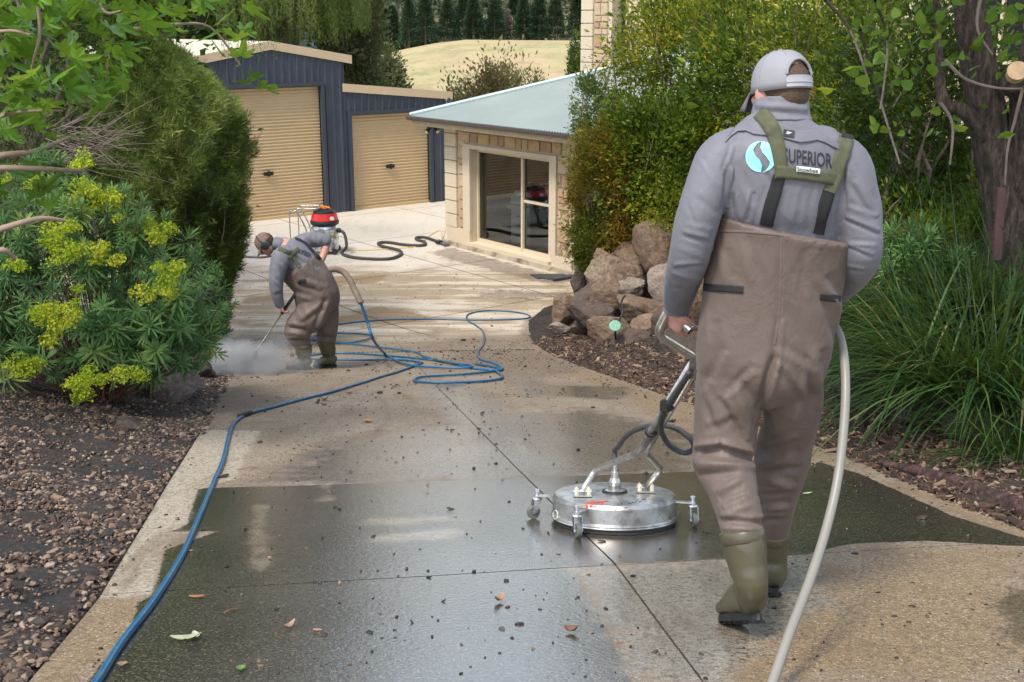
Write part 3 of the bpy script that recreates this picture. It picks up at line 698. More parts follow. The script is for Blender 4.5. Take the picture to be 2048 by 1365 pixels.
k = MB(); k.box(cp + Z3 * .75 + v3 * -.44, (.25, .45, .06), AXO, .01); k.build('side_tray', WHT, pc)
cb_ = opt((s_m + s_g1) / 2, .12, -2.2)
cbn = thing('filing_cabinet', cb_, 'grey filing cabinet in the dark room behind the right glass panes', 'cabinet')
k = MB(); k.box(cb_ + Z3 * .6, (.5, .5, 1.2), AXO, .01); k.build('body', GRY, cbn)
for i in range(4):
    k = MB(); k.box(cb_ + Z3 * (.17 + i * .29) - u3 * .26, (.46, .02, .26), AXO, .005); dd = k.build('drawer', GRY, cbn)
    k = MB(); k.box(cb_ + Z3 * (.2 + i * .29) - u3 * .275, (.12, .015, .02), AXO); k.build('handle', BLACK, dd)

# ------------------------------------------------------------------ two-storey house behind the shrubs
HO = Vector((1.62, 27.2))
def hpt(s, z, d=0): return Vector((HO.x + Vv.x * s - Uv.x * d, HO.y + Vv.y * s - Uv.y * d, z))
hs_ = thing('house', V3(HO, 0), 'tall cream house with stone strips rising behind the office roof and the shrubs', 'house')
def hbox(name, m, sa, sb, za, zb, d0, d1, parent=hs_, bev=0):
    k = MB(); k.box(hpt((sa + sb) / 2, (za + zb) / 2, (d0 + d1) / 2), (abs(sb - sa), abs(d1 - d0), zb - za), AXO, bev); return k.build(name, m, parent)
wins = [(1.02, 1.55, 3.4, 6.3), (3.2, 4.4, 3.8, 6.0), (7.2, 8.3, 3.6, 5.9), (9.6, 10.6, 3.6, 5.9), (12.2, 13.3, 3.6, 5.9)]
ed = 0.0
for sa, sb, za, zb in wins:
    hbox('wall', CREAM, ed, sa, 0, 7.2, -.3, 0); hbox('wall', CREAM, sa + .0005, sb - .0005, 0, za, -.3, 0); hbox('wall', CREAM, sa + .0005, sb - .0005, zb, 7.2, -.3, 0); ed = sb
    f_ = hbox('window', FR, sa - .07, sa, za - .07, zb + .07, .002, .05)
    hbox('frame', FR, sb, sb + .07, za - .07, zb + .07, .002, .05, f_); hbox('frame', FR, sa + .001, sb - .001, zb, zb + .07, .002, .05, f_); hbox('sill', FR, sa + .001, sb - .001, za - .07, za, .002, .07, f_)
    hbox('glazing_bar', FR, (sa + sb) / 2 - .025, (sa + sb) / 2 + .025, za + .01, zb - .01, -.2, -.14, f_)
    hbox('pane', DKG, sa, sb, za, zb, -.24, -.22, f_)
hbox('wall', CREAM, ed, 17, 0, 7.2, -.3, 0)
hbox('wall', CREAM, 0, .3, 0, 7.2, -9, -.3005)
z = 1.2
while z < 7.1:
    k = MB(); k.box(hpt(.185 - .0, z + .14, -.1 + .026), (.40, .26, .271), AXO, .008); k.build('quoin_block', CREAM2, hs_); z += .285
z = 2.2
while z < 7.1:
    h = random.choice((.14, .2, .27)); sp_ = random.random() < .4; cuts = [.40, .62 + random.uniform(-.05, .05), .86] if sp_ else [.40, .86]
    for a_, b_ in zip(cuts[:-1], cuts[1:]):
        k = MB(); k.box(hpt((a_ + b_) / 2, z + h / 2, .016), (b_ - a_ - .02, .03 + random.uniform(-.006, .012), h - .02), AXO, .008); k.build('stone', random.choice(STN), hs_)
    z += h
hbox('eave', CR3, -.5, 17.4, 7.2, 7.38, -9.5, .5)
hbox('balcony_slab', CREAM2, 8.8, 16.8, 3.0, 3.14, .002, 1.3)
k = MB(); k.box(hpt(12.8, 4.05, 1.2), (8, .08, .06), AXO); k.build('balustrade_rail', CREAM2, hs_)
for i in range(40):
    k = MB(); c_ = hpt(8.95 + i * .2, 3.14, 1.2); k.lathe([(.025, 0), (.03, .1), (.012, .25), (.02, .6), (.012, .8), (.025, .885)], c_, seg=8); k.build('baluster', BLACK if i % 4 else CREAM2, hs_)
for s in (9.9, 12.0, 14.2):
    k = MB(); k.lathe([(.16, 0), (.16, .2), (.11, .24), (.10, 2.6), (.15, 2.7), (.17, 2.9)], hpt(s, 3.14, .9), seg=16); k.build('column', CREAM2, hs_)
# paved terrace glimpsed through the shrubs on the right
t_ = NT('terrace_paving'); t_.bs(Base_Color=t_.ramp(t_.noise(t_.pos(), 3), [(.3, (.52, .45, .36)), (.7, (.62, .55, .45))]), Roughness=.85)
k = MB(); k.add([hpt(6.5, 3.12, 1.0), hpt(17, 3.12, 1.0), hpt(17, 3.12, 4.2), hpt(6.5, 3.12, 4.2)], [(0, 1, 2, 3)]); o = k.build('terrace', t_.m); o['kind'] = 'structure'
# low roof glimpsed between garage and office
k = MB(); a_ = P(898, 222, 44); b_ = P(975, 222, 44)
br = thing('distant_roof', (a_.x, 44, 0), 'pale green metal roof seen in the gap between the blue shed and the office', 'roof')
k.add([(a_.x - 2, 44, a_.z - .3), (b_.x, 44, a_.z - .3), (b_.x, 48, P(940, 205, 48).z), (a_.x - 2, 48, P(940, 205, 48).z)], [(0, 1, 2, 3)]); k.build('roof_sheet', ROOF, br)
k = MB(); k.box(((a_.x - 2 + b_.x) / 2, 46.2, a_.z / 2 - 1.5), (b_.x - a_.x + 1.8, 3.6, a_.z + 2)); k.build('wall', CREAM, br)
# building with a tank glimpsed through the tree at the far left
w0 = P(478, 60, 46)
hh = thing('farm_shed', (w0.x, 46, 0), 'blue-grey farm shed with flat roof half hidden behind the tree above the blue shed', 'shed')
k = MB(); k.box((w0.x - 1.2, 48, w0.z / 2 - 1), (7, 4, w0.z + 2)); k.build('wall', mat('shed_blue_grey', (.13, .17, .22), .6), hh)
k = MB(); k.box((w0.x - 1.2, 48, w0.z + .1), (7.6, 4.6, .14)); k.build('roof', mat('shed_roof_light', (.55, .62, .68), .4), hh)
k = MB(); k.box((w0.x, 46.8, w0.z + .7), (.9, .9, 1.1)); k.box((w0.x, 46.8, w0.z + 1.3), (1.1, 1.1, .1)); k.build('vent_cowl', mat('shed_blue_grey', (.13, .17, .22), .6), hh)
# ------------------------------------------------------------------ rocks
def ico(sub):
    bm = bmesh.new(); bmesh.ops.create_icosphere(bm, subdivisions=sub, radius=1)
    v = np.array([x.co[:] for x in bm.verts]); f = [[x.index for x in q.verts] for q in bm.faces]; bm.free(); return v, f
ICO4 = ico(5); ICO1 = ico(1); ICO2 = ico(2)
def rockmat(name, a, b, c):
    t = NT(name); p = t.pos(); n1 = t.noise(p, 3.5, 6, .65); n2 = t.noise(p, 26, 5, .7)
    col = t.mix(t.step(n1, .38, .62), a, b); col = t.mix(t.step(t.noise(p, 1.6, 4), .55, .68), col, c)
    col = t.mix(t.step(n2, .3, .7, 0, .55), col, (.05, .035, .025))
    cr = t.step(t.noise(t.scale(p, (1, 1, 2.2)), 7, 3, .5, 1.2), .485, .515); cr2 = t.math('ABSOLUTE', t.math('SUBTRACT', cr, .5))
    col = t.mix(t.math('MULTIPLY', t.math('SUBTRACT', 1.0, t.math('MULTIPLY', cr2, 2.0)), .3), col, (.03, .02, .015))
    t.bs(Base_Color=col, Roughness=.82, Normal=t.bump(t.math('ADD', n2, t.math('MULTIPLY', cr, .25)), .7, .03)); return t.m
RK = {'tan': rockmat('rock_tan', (.32, .225, .15), (.22, .14, .09), (.38, .29, .20)), 'red': rockmat('rock_reddish', (.19, .115, .072), (.27, .185, .125), (.20, .155, .115)),
      'dark': rockmat('rock_dark', (.085, .06, .05), (.14, .095, .075), (.11, .08, .065)), 'grey': rockmat('rock_grey', (.25, .20, .165), (.33, .27, .22), (.19, .14, .11))}
def rock(u, v, wpx, hpx, Y, m, label, seed, rot=0.0, tilt=0.0, group=None, depth=.8, cuts=13):
    c = P(u, v, Y); k = mpp(c); rng = np.random.default_rng(seed)
    V = ICO4[0].copy()
    for i in range(cuts):                        # chop flat faces
        n = rng.normal(size=3); n /= np.linalg.norm(n); d = rng.uniform(.46, .80)
        s = V @ n - d; V -= np.outer(np.maximum(s, 0) * .93, n)
    nv = np.array([mnoise.fractal(Vector(p * 1.7 + seed * 3.1), 1, 2, 5) for p in V]); V *= (1 + .09 * nv)[:, None]
    nv = np.array([1 - abs(mnoise.noise(Vector((p[0] * 2.6, p[1] * 2.6, p[2] * 5.5)) + Vector((seed, 0, 0)))) * 2 for p in V]); V *= (1 + .05 * nv)[:, None]
    sc = np.array([wpx * k / 2 / .82, max(wpx, hpx) * k / 2 * depth, hpx * k / 2 / .82]); V *= sc
    M = np.array(Matrix.Rotation(tilt, 3, 'Y') @ Matrix.Rotation(0, 3, 'X')); V = V @ M.T
    me = np_mesh('rock', V, np.concatenate([np.array(f) for f in ICO4[1]]), np.full(len(ICO4[1]), 3), RK[m], True)
    o = link('rock', me); o.location = c; return tag(o, label, 'rock', group)
g = 'boulders piled on the bank beside the driveway'
rock(1225, 558, 125, 105, 16.6, 'tan', 'large pale tan boulder with ridged face in the middle of the pile', 1, tilt=.3)
rock(1280, 530, 125, 105, 16.8, 'red', 'big rounded reddish boulder at the top of the middle of the pile', 2, tilt=.2)
rock(1340, 500, 110, 150, 16.3, 'red', 'tall leaning pink-brown boulder on the right of the pile by the worker\'s arm', 3, tilt=-.35)
rock(1335, 580, 95, 130, 15.6, 'grey', 'grey slab-like boulder standing below the leaning pink-brown one', 4, tilt=-.3)
rock(1208, 590, 90, 90, 16.0, 'tan', 'tan ridged rock with layered edges in front of the large pale boulder', 5, tilt=.9, cuts=14)
rock(1180, 600, 60, 95, 16.3, 'dark', 'dark steep rock at the left shoulder of the pile', 6, tilt=.4)
rock(1160, 570, 45, 90, 17.3, 'dark', 'narrow dark rock under the brown shrub at the left end of the pile', 7)
rock(1280, 625, 95, 75, 15.3, 'red', 'flat-topped red-brown rock in the middle of the pile above the green disc', 8, tilt=.15)
rock(1185, 640, 95, 60, 15.3, 'dark', 'low wet brown rock at the foot of the pile', 9, tilt=.25)
rock(1215, 665, 75, 65, 14.6, 'red', 'squat brown rock left of the green disc', 10, tilt=.3)
rock(1258, 690, 95, 88, 14.1, 'dark', 'dark rough lump of rock at the front of the pile below the green disc', 11)
rock(1130, 625, 62, 60, 16.4, 'red', 'small red-brown rock at the left tip of the pile beside the court', 12, tilt=.5)
rock(1118, 655, 45, 26, 15.7, 'grey', 'small knobbly pale stone at the left tip of the bed', 13)
rock(1293, 470, 60, 60, 17.3, 'tan', 'light tan rock at the top of the pile under the round shrub', 14, tilt=.5)
rock(1300, 490, 62, 40, 16.8, 'tan', 'pointed pale pink stone on top of the pile', 15, tilt=.1, cuts=13)
rock(1335, 460, 80, 42, 17.5, 'grey', 'flat cream stone at the very top of the pile behind the pointed one', 16)
rock(1345, 665, 90, 90, 14.2, 'dark', 'dark soil-stained rock just left of the cleaner handle', 17, tilt=.3)
rock(1385, 700, 110, 90, 12.6, 'dark', 'dark rock low on the bank behind the cleaner handle', 18, tilt=.2)
rock(1385, 600, 90, 120, 14.6, 'tan', 'mossy tan boulder partly hidden behind the near worker\'s left side', 19)
rock(1700, 800, 130, 110, 9.2, 'dark', 'dark low boulder right of the near worker under the strappy grass', 20, tilt=.2)
rock(1840, 850, 150, 130, 7.6, 'dark', 'dark sloping boulder under the middle of the strappy grass', 21, tilt=-.3)
rock(1640, 790, 90, 120, 10.3, 'dark', 'brown-black boulder half hidden behind the near worker\'s legs', 22)
rock(1790, 770, 170, 90, 9.0, 'dark', 'dark rock ledge in the shade beneath the grass leaves', 23)
rock(1960, 870, 150, 150, 6.9, 'dark', 'dark boulder near the right edge under the grass', 24)
rock(255, 865, 82, 72, 7.6, 'dark', 'wet dark grey rock at the foot of the yellow-flowered bush', 31)
rock(200, 925, 100, 50, 6.9, 'grey', 'low reddish-grey rock half buried in the gravel in front of the bush', 32)
rock(355, 780, 75, 85, 9.2, 'grey', 'brown rock leaning beneath the right side of the yellow-flowered bush', 33, tilt=.5)
rock(330, 800, 50, 70, 9.3, 'red', 'upright red-brown stone tucked under the yellow-flowered bush', 34, tilt=.5)
rock(450, 722, 90, 60, 12.6, 'grey', 'grey rounded rock beside the steam at the foot of the clipped tree', 35, tilt=.5)
rock(390, 745, 70, 60, 11.2, 'dark', 'dark rock in shadow between the bush and the clipped tree', 36)
rock(1262, 588, 70, 62, 15.9, 'grey', 'blocky grey-tan rock wedged in the centre of the pile', 41, tilt=.2, cuts=14)
rock(1310, 648, 80, 66, 15.0, 'tan', 'warm tan rock beside the dark rough lump at the front of the pile', 42, tilt=-.2, cuts=13)
rock(1372, 545, 80, 110, 15.6, 'tan', 'upright tan rock touching the near worker\'s left forearm', 43, tilt=-.2, cuts=13)
rock(1245, 505, 70, 60, 17.2, 'grey', 'brownish rock under the round shrub at the upper left of the pile', 44, cuts=12)
rock(1165, 655, 60, 40, 15.6, 'red', 'small angular brown rock between the wet rock and the left tip of the pile', 45, cuts=14)
# ------------------------------------------------------------------ gravel and mulch
def pebbles(name, n, region, size, m, label, cat, seed, flat=(1, 1, .6), embed=.25, tmpl=None):
    rng = np.random.default_rng(seed); xs, ys = region(n, rng); n = len(xs)
    s = size[0] * np.exp(rng.normal(0, size[1], n)); z = T(xs, ys) + s * embed
    tv, tf = tmpl or ICO1
    sc = s[:, None] * np.array(flat) * rng.uniform(.65, 1.35, (n, 3))
    o = swarm(name, tv, tf, rots(n, rng, .5), np.stack([xs, ys, z], 1), sc, m, None, rng.random(n), False)
    return tag(o, label, cat, None, 'stuff')
t = NT('gravel_stone'); tt = t.attr('tint')
t.bs(Base_Color=t.mix(t.step(t.noise(t.pos(), 80, 3), .3, .7, 0, .4), t.ramp(tt, [(0, (.02, .014, .011)), (.35, (.06, .036, .024)), (.62, (.14, .085, .052)), (.85, (.24, .16, .105)), (1, (.38, .30, .22))]), (.06, .04, .03)), Roughness=.6)
GRAV = t.m
def left_near(n, rng):
    y = 2.6 + 5.6 * rng.random(n) ** 1.3; d = rng.random(n) ** 1.1 * np.minimum(2.4, .4 + y * .35); x = eL(y) - .01 - d
    k = (nz(x, y, 1.3, 11) + nz(x, y, 4.0, 12) * .6 + rng.normal(0, .35, n)) > -.3; return x[k], y[k]
def left_far(n, rng):
    y = 7.5 + 6.0 * rng.random(n); x = eL(y) + .03 - rng.random(n) ** 1.3 * 1.6; return x, y
def right_all(n, rng):
    y = 4.6 + 11.5 * rng.random(n); d = np.abs(rng.normal(0, .7, n)); x = eR(y) - .02 + d; return x, y
pebbles('gravel', 34000, left_near, (.0085, .38), GRAV, 'loose brown and tan gravel on the left verge', 'gravel', 1)
pebbles('gravel', 6500, left_far, (.010, .35), GRAV, 'bark and stone mulch under the left plants', 'mulch', 2)
CHIP = (np.array([(-1, -.35, -.15), (1, -.25, -.15), (1, .3, -.1), (-1, .35, -.15), (-.8, -.3, .15), (.9, -.2, .15), (.8, .25, .18), (-.9, .3, .15)]), [(0, 3, 2, 1), (4, 5, 6, 7), (0, 1, 5, 4), (1, 2, 6, 5), (2, 3, 7, 6), (3, 0, 4, 7)])
t = NT('mulch_chip'); tt = t.attr('tint')
t.bs(Base_Color=t.ramp(tt, [(0, (.02, .012, .008)), (.5, (.055, .028, .018)), (.8, (.12, .07, .042)), (1, (.30, .21, .14))]), Roughness=.8); MUL = t.m
pebbles('mulch', 26000, right_all, (.014, .45), MUL, 'brown bark chips covering the right bank', 'mulch', 3, (1, 1, 1), .3, CHIP)
pebbles('mulch', 9000, left_near, (.012, .45), MUL, 'dark bark crumbs among the gravel on the left verge', 'mulch', 4, (1, 1, 1), .2, CHIP)
# dark crumbs washed onto the concrete
def crumbs(n, rng):
    y = 2.9 + 13.5 * rng.random(n) ** 1.1; x = eL(y) + (eR(y) - eL(y)) * rng.random(n)
    w = .35 + .5 * (nz(x, y, 1.1, 21) > .1) + 2.0 * ((y > 10.5) & (x < -2.6)) + .9 * (np.abs(x - eR(y)) < .4) + 1.6 * np.exp(-((x - 1.3) ** 2 + (y - 4.9) ** 2) / .5) * 0 + 1.0 * ((y > 12) & (y < 15.5) & (x > -.9))
    k = rng.random(n) < w / 2.6; return x[k], y[k]
rng = np.random.default_rng(5); xs, ys = crumbs(9000, rng); n = len(xs); s_ = .0034 * np.exp(rng.normal(0, .5, n)) * (1 + ys / 30)
t = NT('wet_crumb'); t.bs(Base_Color=t.ramp(t.attr('tint'), [(0, (.012, .01, .007)), (.8, (.05, .032, .02)), (.97, (.25, .17, .1))]), Roughness=.5)
o = swarm('debris', *ICO1, rots(n, rng, .4), np.stack([xs, ys, z0(ys) + s_ * .4], 1), s_[:, None] * np.array((1.5, .9, .6)) * rng.uniform(.6, 1.6, (n, 3)), t.m, None, rng.random(n) ** 1.5)
tag(o, 'dark crumbs of soil and bark scattered over the driveway', 'debris', None, 'stuff')
rng = np.random.default_rng(6); n = 1500; ys = rng.uniform(17, 26, n); xs = rng.uniform(-5, 1.2, n); s_ = .010 * np.exp(rng.normal(0, .4, n)) * .55; kk = (ys < 22.0 + rng.normal(0, .8, n)); xs, ys, s_ = xs[kk], ys[kk], s_[kk]; n = len(xs)
o = swarm('debris', *ICO1, rots(n, rng, .4), np.stack([xs, ys, z0(ys) + s_ * .3], 1), s_[:, None] * np.array((1.5, .9, .6)), t.m, None, rng.random(n))
tag(o, 'sparse dark grit on the concrete court near the office', 'debris', None, 'stuff')

# ------------------------------------------------------------------ leaf shapes
def leaf2(w=.45):                                # folded diamond, stem at origin, along +Y, length 1
    return np.array([(0, 0, 0), (w / 2, .5, .08), (0, 1, -.05), (-w / 2, .5, .08)]), [(0, 1, 2), (0, 2, 3)]
def sprig(k=3, w=.10, seed=0, spread=.5):
    rng = np.random.default_rng(seed); v = []; f = []
    for i in range(k):
        d = np.array([rng.normal(0, spread), 1, rng.normal(0, spread)]); d /= np.linalg.norm(d); d *= rng.uniform(.6, 1)
        s = np.cross(d, rng.normal(size=3)); s /= np.linalg.norm(s); b = len(v)
        v += [s * w * .25, -s * w * .25, d * .55 + s * w, d * .55 - s * w, d]; v = v; f += [(b, b + 1, b + 3, b + 2), (b + 2, b + 3, b + 4)]
    return np.array(v), f
def blob_points(n, c, rad, clumps, rng, sig=.22, shell=.55, top=1.0):   # leaf positions gathered in clumps through an ellipsoid
    d = rng.normal(size=(clumps, 3)); d /= np.linalg.norm(d, axis=1, keepdims=True)
    r = shell + (1 - shell) * rng.random(clumps) ** .5
    cc = d * r[:, None]; rel = rng.integers(0, clumps, n); cs = rng.uniform(.6, 1.4, clumps)
    q = cc[rel] + rng.normal(0, sig, (n, 3)) * cs[rel][:, None]
    return q * np.array(rad) + np.array(c), q, rel
def branches(rng, base, tips, r0, seg=6, wob=.12):
    b = MB()
    for tp in tips:
        base_ = Vector(base); tp = Vector(tp); L = (tp - base_).length
        m1 = base_.lerp(tp, .35) + Vector(rng.normal(0, wob * L * .5, 3)); m1.z += L * .05; m2 = base_.lerp(tp, .7) + Vector(rng.normal(0, wob * L * .5, 3))
        pts = smooth_path([base_, m1, m2, tp], 4); b.tube(pts, [r0 * (1 - .85 * i / (len(pts) - 1)) for i in range(len(pts))], seg, False)
    return b
BARK = NT('bark_brown'); p = BARK.obj(); n_ = BARK.noise(BARK.scale(p, (9, 9, 2.2)), 3.0, 6, .7)
BARK.bs(Base_Color=BARK.ramp(n_, [(.35, (.022, .015, .011)), (.5, (.085, .058, .043)), (.65, (.19, .14, .105))]), Roughness=.9, Normal=BARK.bump(n_, 1.0, .12)); BARK = BARK.m
TWIG = mat('twig_grey', (.16, .12, .095), .85, .3, 8); TWIGR = mat('twig_red', (.13, .055, .035), .85, .3, 8)
L_HEDGE = leafmat('foliage_hedge', [(0, (.014, .026, .007)), (.35, (.042, .068, .012)), (.62, (.095, .135, .022)), (.85, (.17, .20, .04)), (1, (.28, .28, .07))], .6, .25)
L_HLIT = leafmat('foliage_hedge_lit', [(0, (.06, .09, .02)), (.4, (.15, .20, .045)), (.75, (.28, .33, .09)), (1, (.48, .48, .20))], .6, .3)  # brighter copy of the hedge leaf, light on the top put into its colour
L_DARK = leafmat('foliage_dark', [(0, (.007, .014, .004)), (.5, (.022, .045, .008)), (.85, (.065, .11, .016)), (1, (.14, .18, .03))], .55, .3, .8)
L_GREEN = leafmat('foliage_green', [(0, (.010, .022, .004)), (.35, (.035, .065, .007)), (.65, (.095, .15, .012)), (.88, (.22, .26, .02)), (1, (.5, .28, .015))], .5, .4)
L_LIME = leafmat('foliage_lime', [(0, (.016, .03, .005)), (.35, (.075, .10, .010)), (.65, (.19, .22, .02)), (.86, (.38, .34, .03)), (1, (.55, .22, .02))], .5, .4)
L_BROWN = leafmat('foliage_golden', [(0, (.015, .016, .004)), (.35, (.065, .052, .008)), (.65, (.15, .115, .014)), (.85, (.26, .16, .02)), (1, (.24, .10, .02))], .6, .3, .9)
L_OLIVE = leafmat('foliage_olive', [(0, (.035, .045, .02)), (.5, (.09, .10, .045)), (1, (.20, .18, .09))], .6, .25, .5)
L_PINE = leafmat('foliage_pine', [(0, (.012, .026, .015)), (.5, (.026, .052, .028)), (1, (.055, .085, .045))], .7, .1, .08)
L_BARE = leafmat('foliage_dead', [(0, (.12, .09, .08)), (1, (.24, .19, .16))], .9, .1)
def crown(parent, n, c, rad, clumps, seed, m, size, tv=None, sig=.22, shell=.5, name='crown', up=.3, flat=None, sizes=.35, world_keep=None):
    rng = np.random.default_rng(seed); pos, q, rel = blob_points(n, c, rad, clumps, rng, sig, shell)
    if world_keep is not None: k = world_keep(pos); pos, q, rel = pos[k], q[k], rel[k]
    n = len(pos); d = q + rng.normal(0, .55, q.shape) + np.array([0, 0, up]); M = aim(d, rng)
    s = size * np.exp(rng.normal(0, sizes, n)); tint = np.clip(rng.random(clumps)[rel] * .55 + rng.random(n) * .45, 0, .999)
    tv = tv or leaf2(); return swarm(name, tv[0], tv[1], M, pos, s, m, parent, tint)

# ------------------------------------------------------------------ clipped tall tree on the left
hb = G(425, 700); hbz = float(T(hb.x, hb.y)); rng = np.random.default_rng(40)
H = thing('conifer_tree', (hb.x, hb.y, hbz), 'tall dense feathery clipped tree with light from above put into its top leaf colour, left of the blue shed', 'tree')
def hedge_radius(z):                             # z 0..1 up the crown -> half width left, half width right (metres)
    zs = [0, .04, .18, .33, .48, .635, .79, .865, .94, .98, 1.0]
    return np.interp(z, zs, [.05, .25, .45, .62, .85, .93, .87, .80, .68, .52, .3]), np.interp(z, zs, [.25, .44, .60, .76, .88, .93, .83, .57, .19, -.1, -.2])
ztop = P(330, 62, hb.y).z; zb0 = P(430, 715, hb.y).z; Hh = ztop - zb0
cxs = hb.x - .35
def hedge_pts(n, rng, shell=.8):
    z = rng.random(n) ** .85; wl, wr = hedge_radius(z); hw = (wl + wr) / 2; off_ = (wr - wl) / 2
    th = rng.uniform(0, 2 * np.pi, n); rr = np.clip(shell + (1 - shell) * rng.random(n) ** .7, 0, 1.0) + rng.normal(0, .03, n) + .09 * np.sin(th * 5 + z * 19) + .07 * np.sin(th * 11 - z * 31) + .05 * np.sin(th * 19 + z * 53)
    x = cxs + off_ + hw * rr * np.cos(th); y = hb.y - .1 + np.maximum(.35, hw) * rr * np.sin(th) * .95
    return np.stack([x, y, zb0 + z * Hh], 1), np.stack([np.cos(th), np.sin(th), 0 * th], 1), z
pos, d, z = hedge_pts(115000, rng)
d = d * .8 + np.array([0, -.05, .75]) + rng.normal(0, .38, d.shape)
tint = np.clip(.42 + .3 * nz(pos[:, 0] * 2 + pos[:, 1], pos[:, 2], 2.2) + rng.normal(0, .2, len(z)), 0, .999)
pale = (z + .22 * nz(pos[:, 0], pos[:, 2], 2.4, 6) + .22 * (cxs - pos[:, 0])) > .50  # upper and left sprigs get the brighter leaf, painting the light on them
sp_ = sprig(3, .035, 3, .4)
swarm('crown', *sp_, aim(d[~pale], rng), pos[~pale], .075 * np.exp(rng.normal(0, .35, (~pale).sum())), L_HEDGE, H, tint[~pale])
swarm('crown', *sp_, aim(d[pale], rng), pos[pale], .07 * np.exp(rng.normal(0, .35, pale.sum())), L_HLIT, H, tint[pale])
pos, d, z = hedge_pts(260, rng, .96)             # long stray shoots breaking the outline
d = d + np.array([0, 0, 1.0]) + rng.normal(0, .3, d.shape); M = aim(d, rng)
sh = []; tw = MB()
for i in range(len(pos)):
    dv = Vector(M[i][:, 1]); L = rng.uniform(.08, .26); a_ = Vector(pos[i]); tw.tube([a_ - dv * .1, a_ + dv * L], [.004, .0015], 4, False)
    for k in range(14): sh.append(a_ + dv * L * rng.random() + Vector(rng.normal(0, .012, 3)))
tw.build('branches', TWIG, H)
sh = np.array(sh); swarm('crown', *sp_, aim(rng.normal(size=sh.shape) + np.array([0, 0, .9]), rng), sh, .05, L_HEDGE, H)
b = MB(); tp = smooth_path([(hb.x - .25, hb.y, hbz - .1), (hb.x - .28, hb.y - .25, zb0 + Hh * .18), P(383, 445, hb.y - .6), (cxs, hb.y, zb0 + Hh * .7)], 6)
b.tube(tp, [.085 - .05 * i / len(tp) for i in range(len(tp))], 10); b.build('trunk', TWIGR, H, True)
rng = np.random.default_rng(41)
branches(rng, (hb.x - .28, hb.y, hbz + .3), [P(u, v, hb.y + dy) for u, v, dy in ((300, 200, -.5), (480, 300, -.4), (350, 330, -.8), (450, 420, -.6), (320, 480, -.7), (370, 150, -.5), (460, 560, -.5), (330, 600, -.5), (420, 260, -.9))], .022).build('branches', TWIG, H)

# ------------------------------------------------------------------ bush with whorled leaves and lime-yellow heads
EU = leafmat('foliage_spurge', [(0, (.024, .064, .022)), (.4, (.066, .145, .045)), (.75, (.14, .24, .075)), (1, (.32, .38, .11))], .5, .3, 2.0)
BR = leafmat('flower_lime', [(0, (.20, .30, .02)), (.5, (.38, .44, .03)), (.85, (.56, .54, .05)), (1, (.52, .34, .07))], .5, .35, 2.0)
STEM = mat('stem_reddish', (.16, .08, .045), .7, .2, 6)
def rosette(seed, nl=34, L=.13, w=.014):
    rng = np.random.default_rng(seed); v = []; f = []
    for i in range(nl):
        az = i * 2.4 + rng.normal(0, .2); h = i / nl; el = -.55 + 1.75 * h + rng.normal(0, .12); l = L * rng.uniform(.75, 1.1) * (1 - .25 * h)
        zb_ = -.10 + .11 * h; dz = math.sin(el); dr = math.cos(el); side = np.array([-math.sin(az), math.cos(az), 0])
        out = np.array([math.cos(az), math.sin(az), 0]); b = len(v); 
        for t_, ww in ((0, .4), (.35, 1), (.7, .85), (1, .05)):
            pz = zb_ + dz * l * t_ - .22 * l * t_ * t_; c_ = out * (dr * l * t_ + .006) + np.array([0, 0, pz]); v += [c_ + side * w / 2 * ww, c_ - side * w / 2 * ww]
        f += [(b + 2 * k, b + 2 * k + 1, b + 2 * k + 3, b + 2 * k + 2) for k in range(3)]
    b = len(v)
    return np.array(v), f
def mk(name, vf, m, tint=None):
    v, f = vf; me = np_mesh(name, v, np.concatenate([np.array(q) for q in f]), np.array([len(q) for q in f]), m, False, {'tint': np.zeros(len(v)) if tint is None else tint}); return me
ROS = []
for i in range(7):
    v, f = rosette(i, 30 + 2 * i, .12 + .012 * (i % 3)); rr = np.random.default_rng(i); ROS.append(mk('leaf_rosette', (v, f), EU, np.repeat(rr.random(len(v) // 8) * .35, 8)))
def umbel(seed, n=46, rad=.07, cup=.0095):
    rng = np.random.default_rng(seed); v = []; f = []
    for i in range(n):
        d = rng.normal(size=3); d[2] = abs(d[2]) * .9 + .15; d /= np.linalg.norm(d); c = d * rad * rng.uniform(.65, 1.08) * np.array([1.15, 1.15, .9])
        nrm = d + rng.normal(0, .3, 3); nrm /= np.linalg.norm(nrm); a = np.cross(nrm, [.3, .2, 1]); a /= np.linalg.norm(a); e = np.cross(nrm, a); r_ = cup * rng.uniform(.7, 1.3); b = len(v)
        v.append(c - nrm * r_ * .35)
        for k in range(7): th = 2 * math.pi * k / 7; v.append(c + (a * math.cos(th) + e * math.sin(th)) * r_ * (1.0 if k % 2 else .85) + nrm * r_ * .25)
        f += [(b, b + 1 + k, b + 1 + (k + 1) % 7) for k in range(7)]
        for s_ in (0,):                          # stalk
            b = len(v); sd2 = a * .0012; v += [c - sd2, c + sd2, np.array([0, 0, -.03]) + sd2, np.array([0, 0, -.03]) - sd2]; f.append((b, b + 1, b + 2, b + 3))
    return np.array(v), f
UMB = []
for i in range(5):
    v, f = umbel(i); rr = np.random.default_rng(i); UMB.append(mk('flower_head', (v, f), BR, np.repeat(rr.random(len(v) // 12) * .4, 12)))
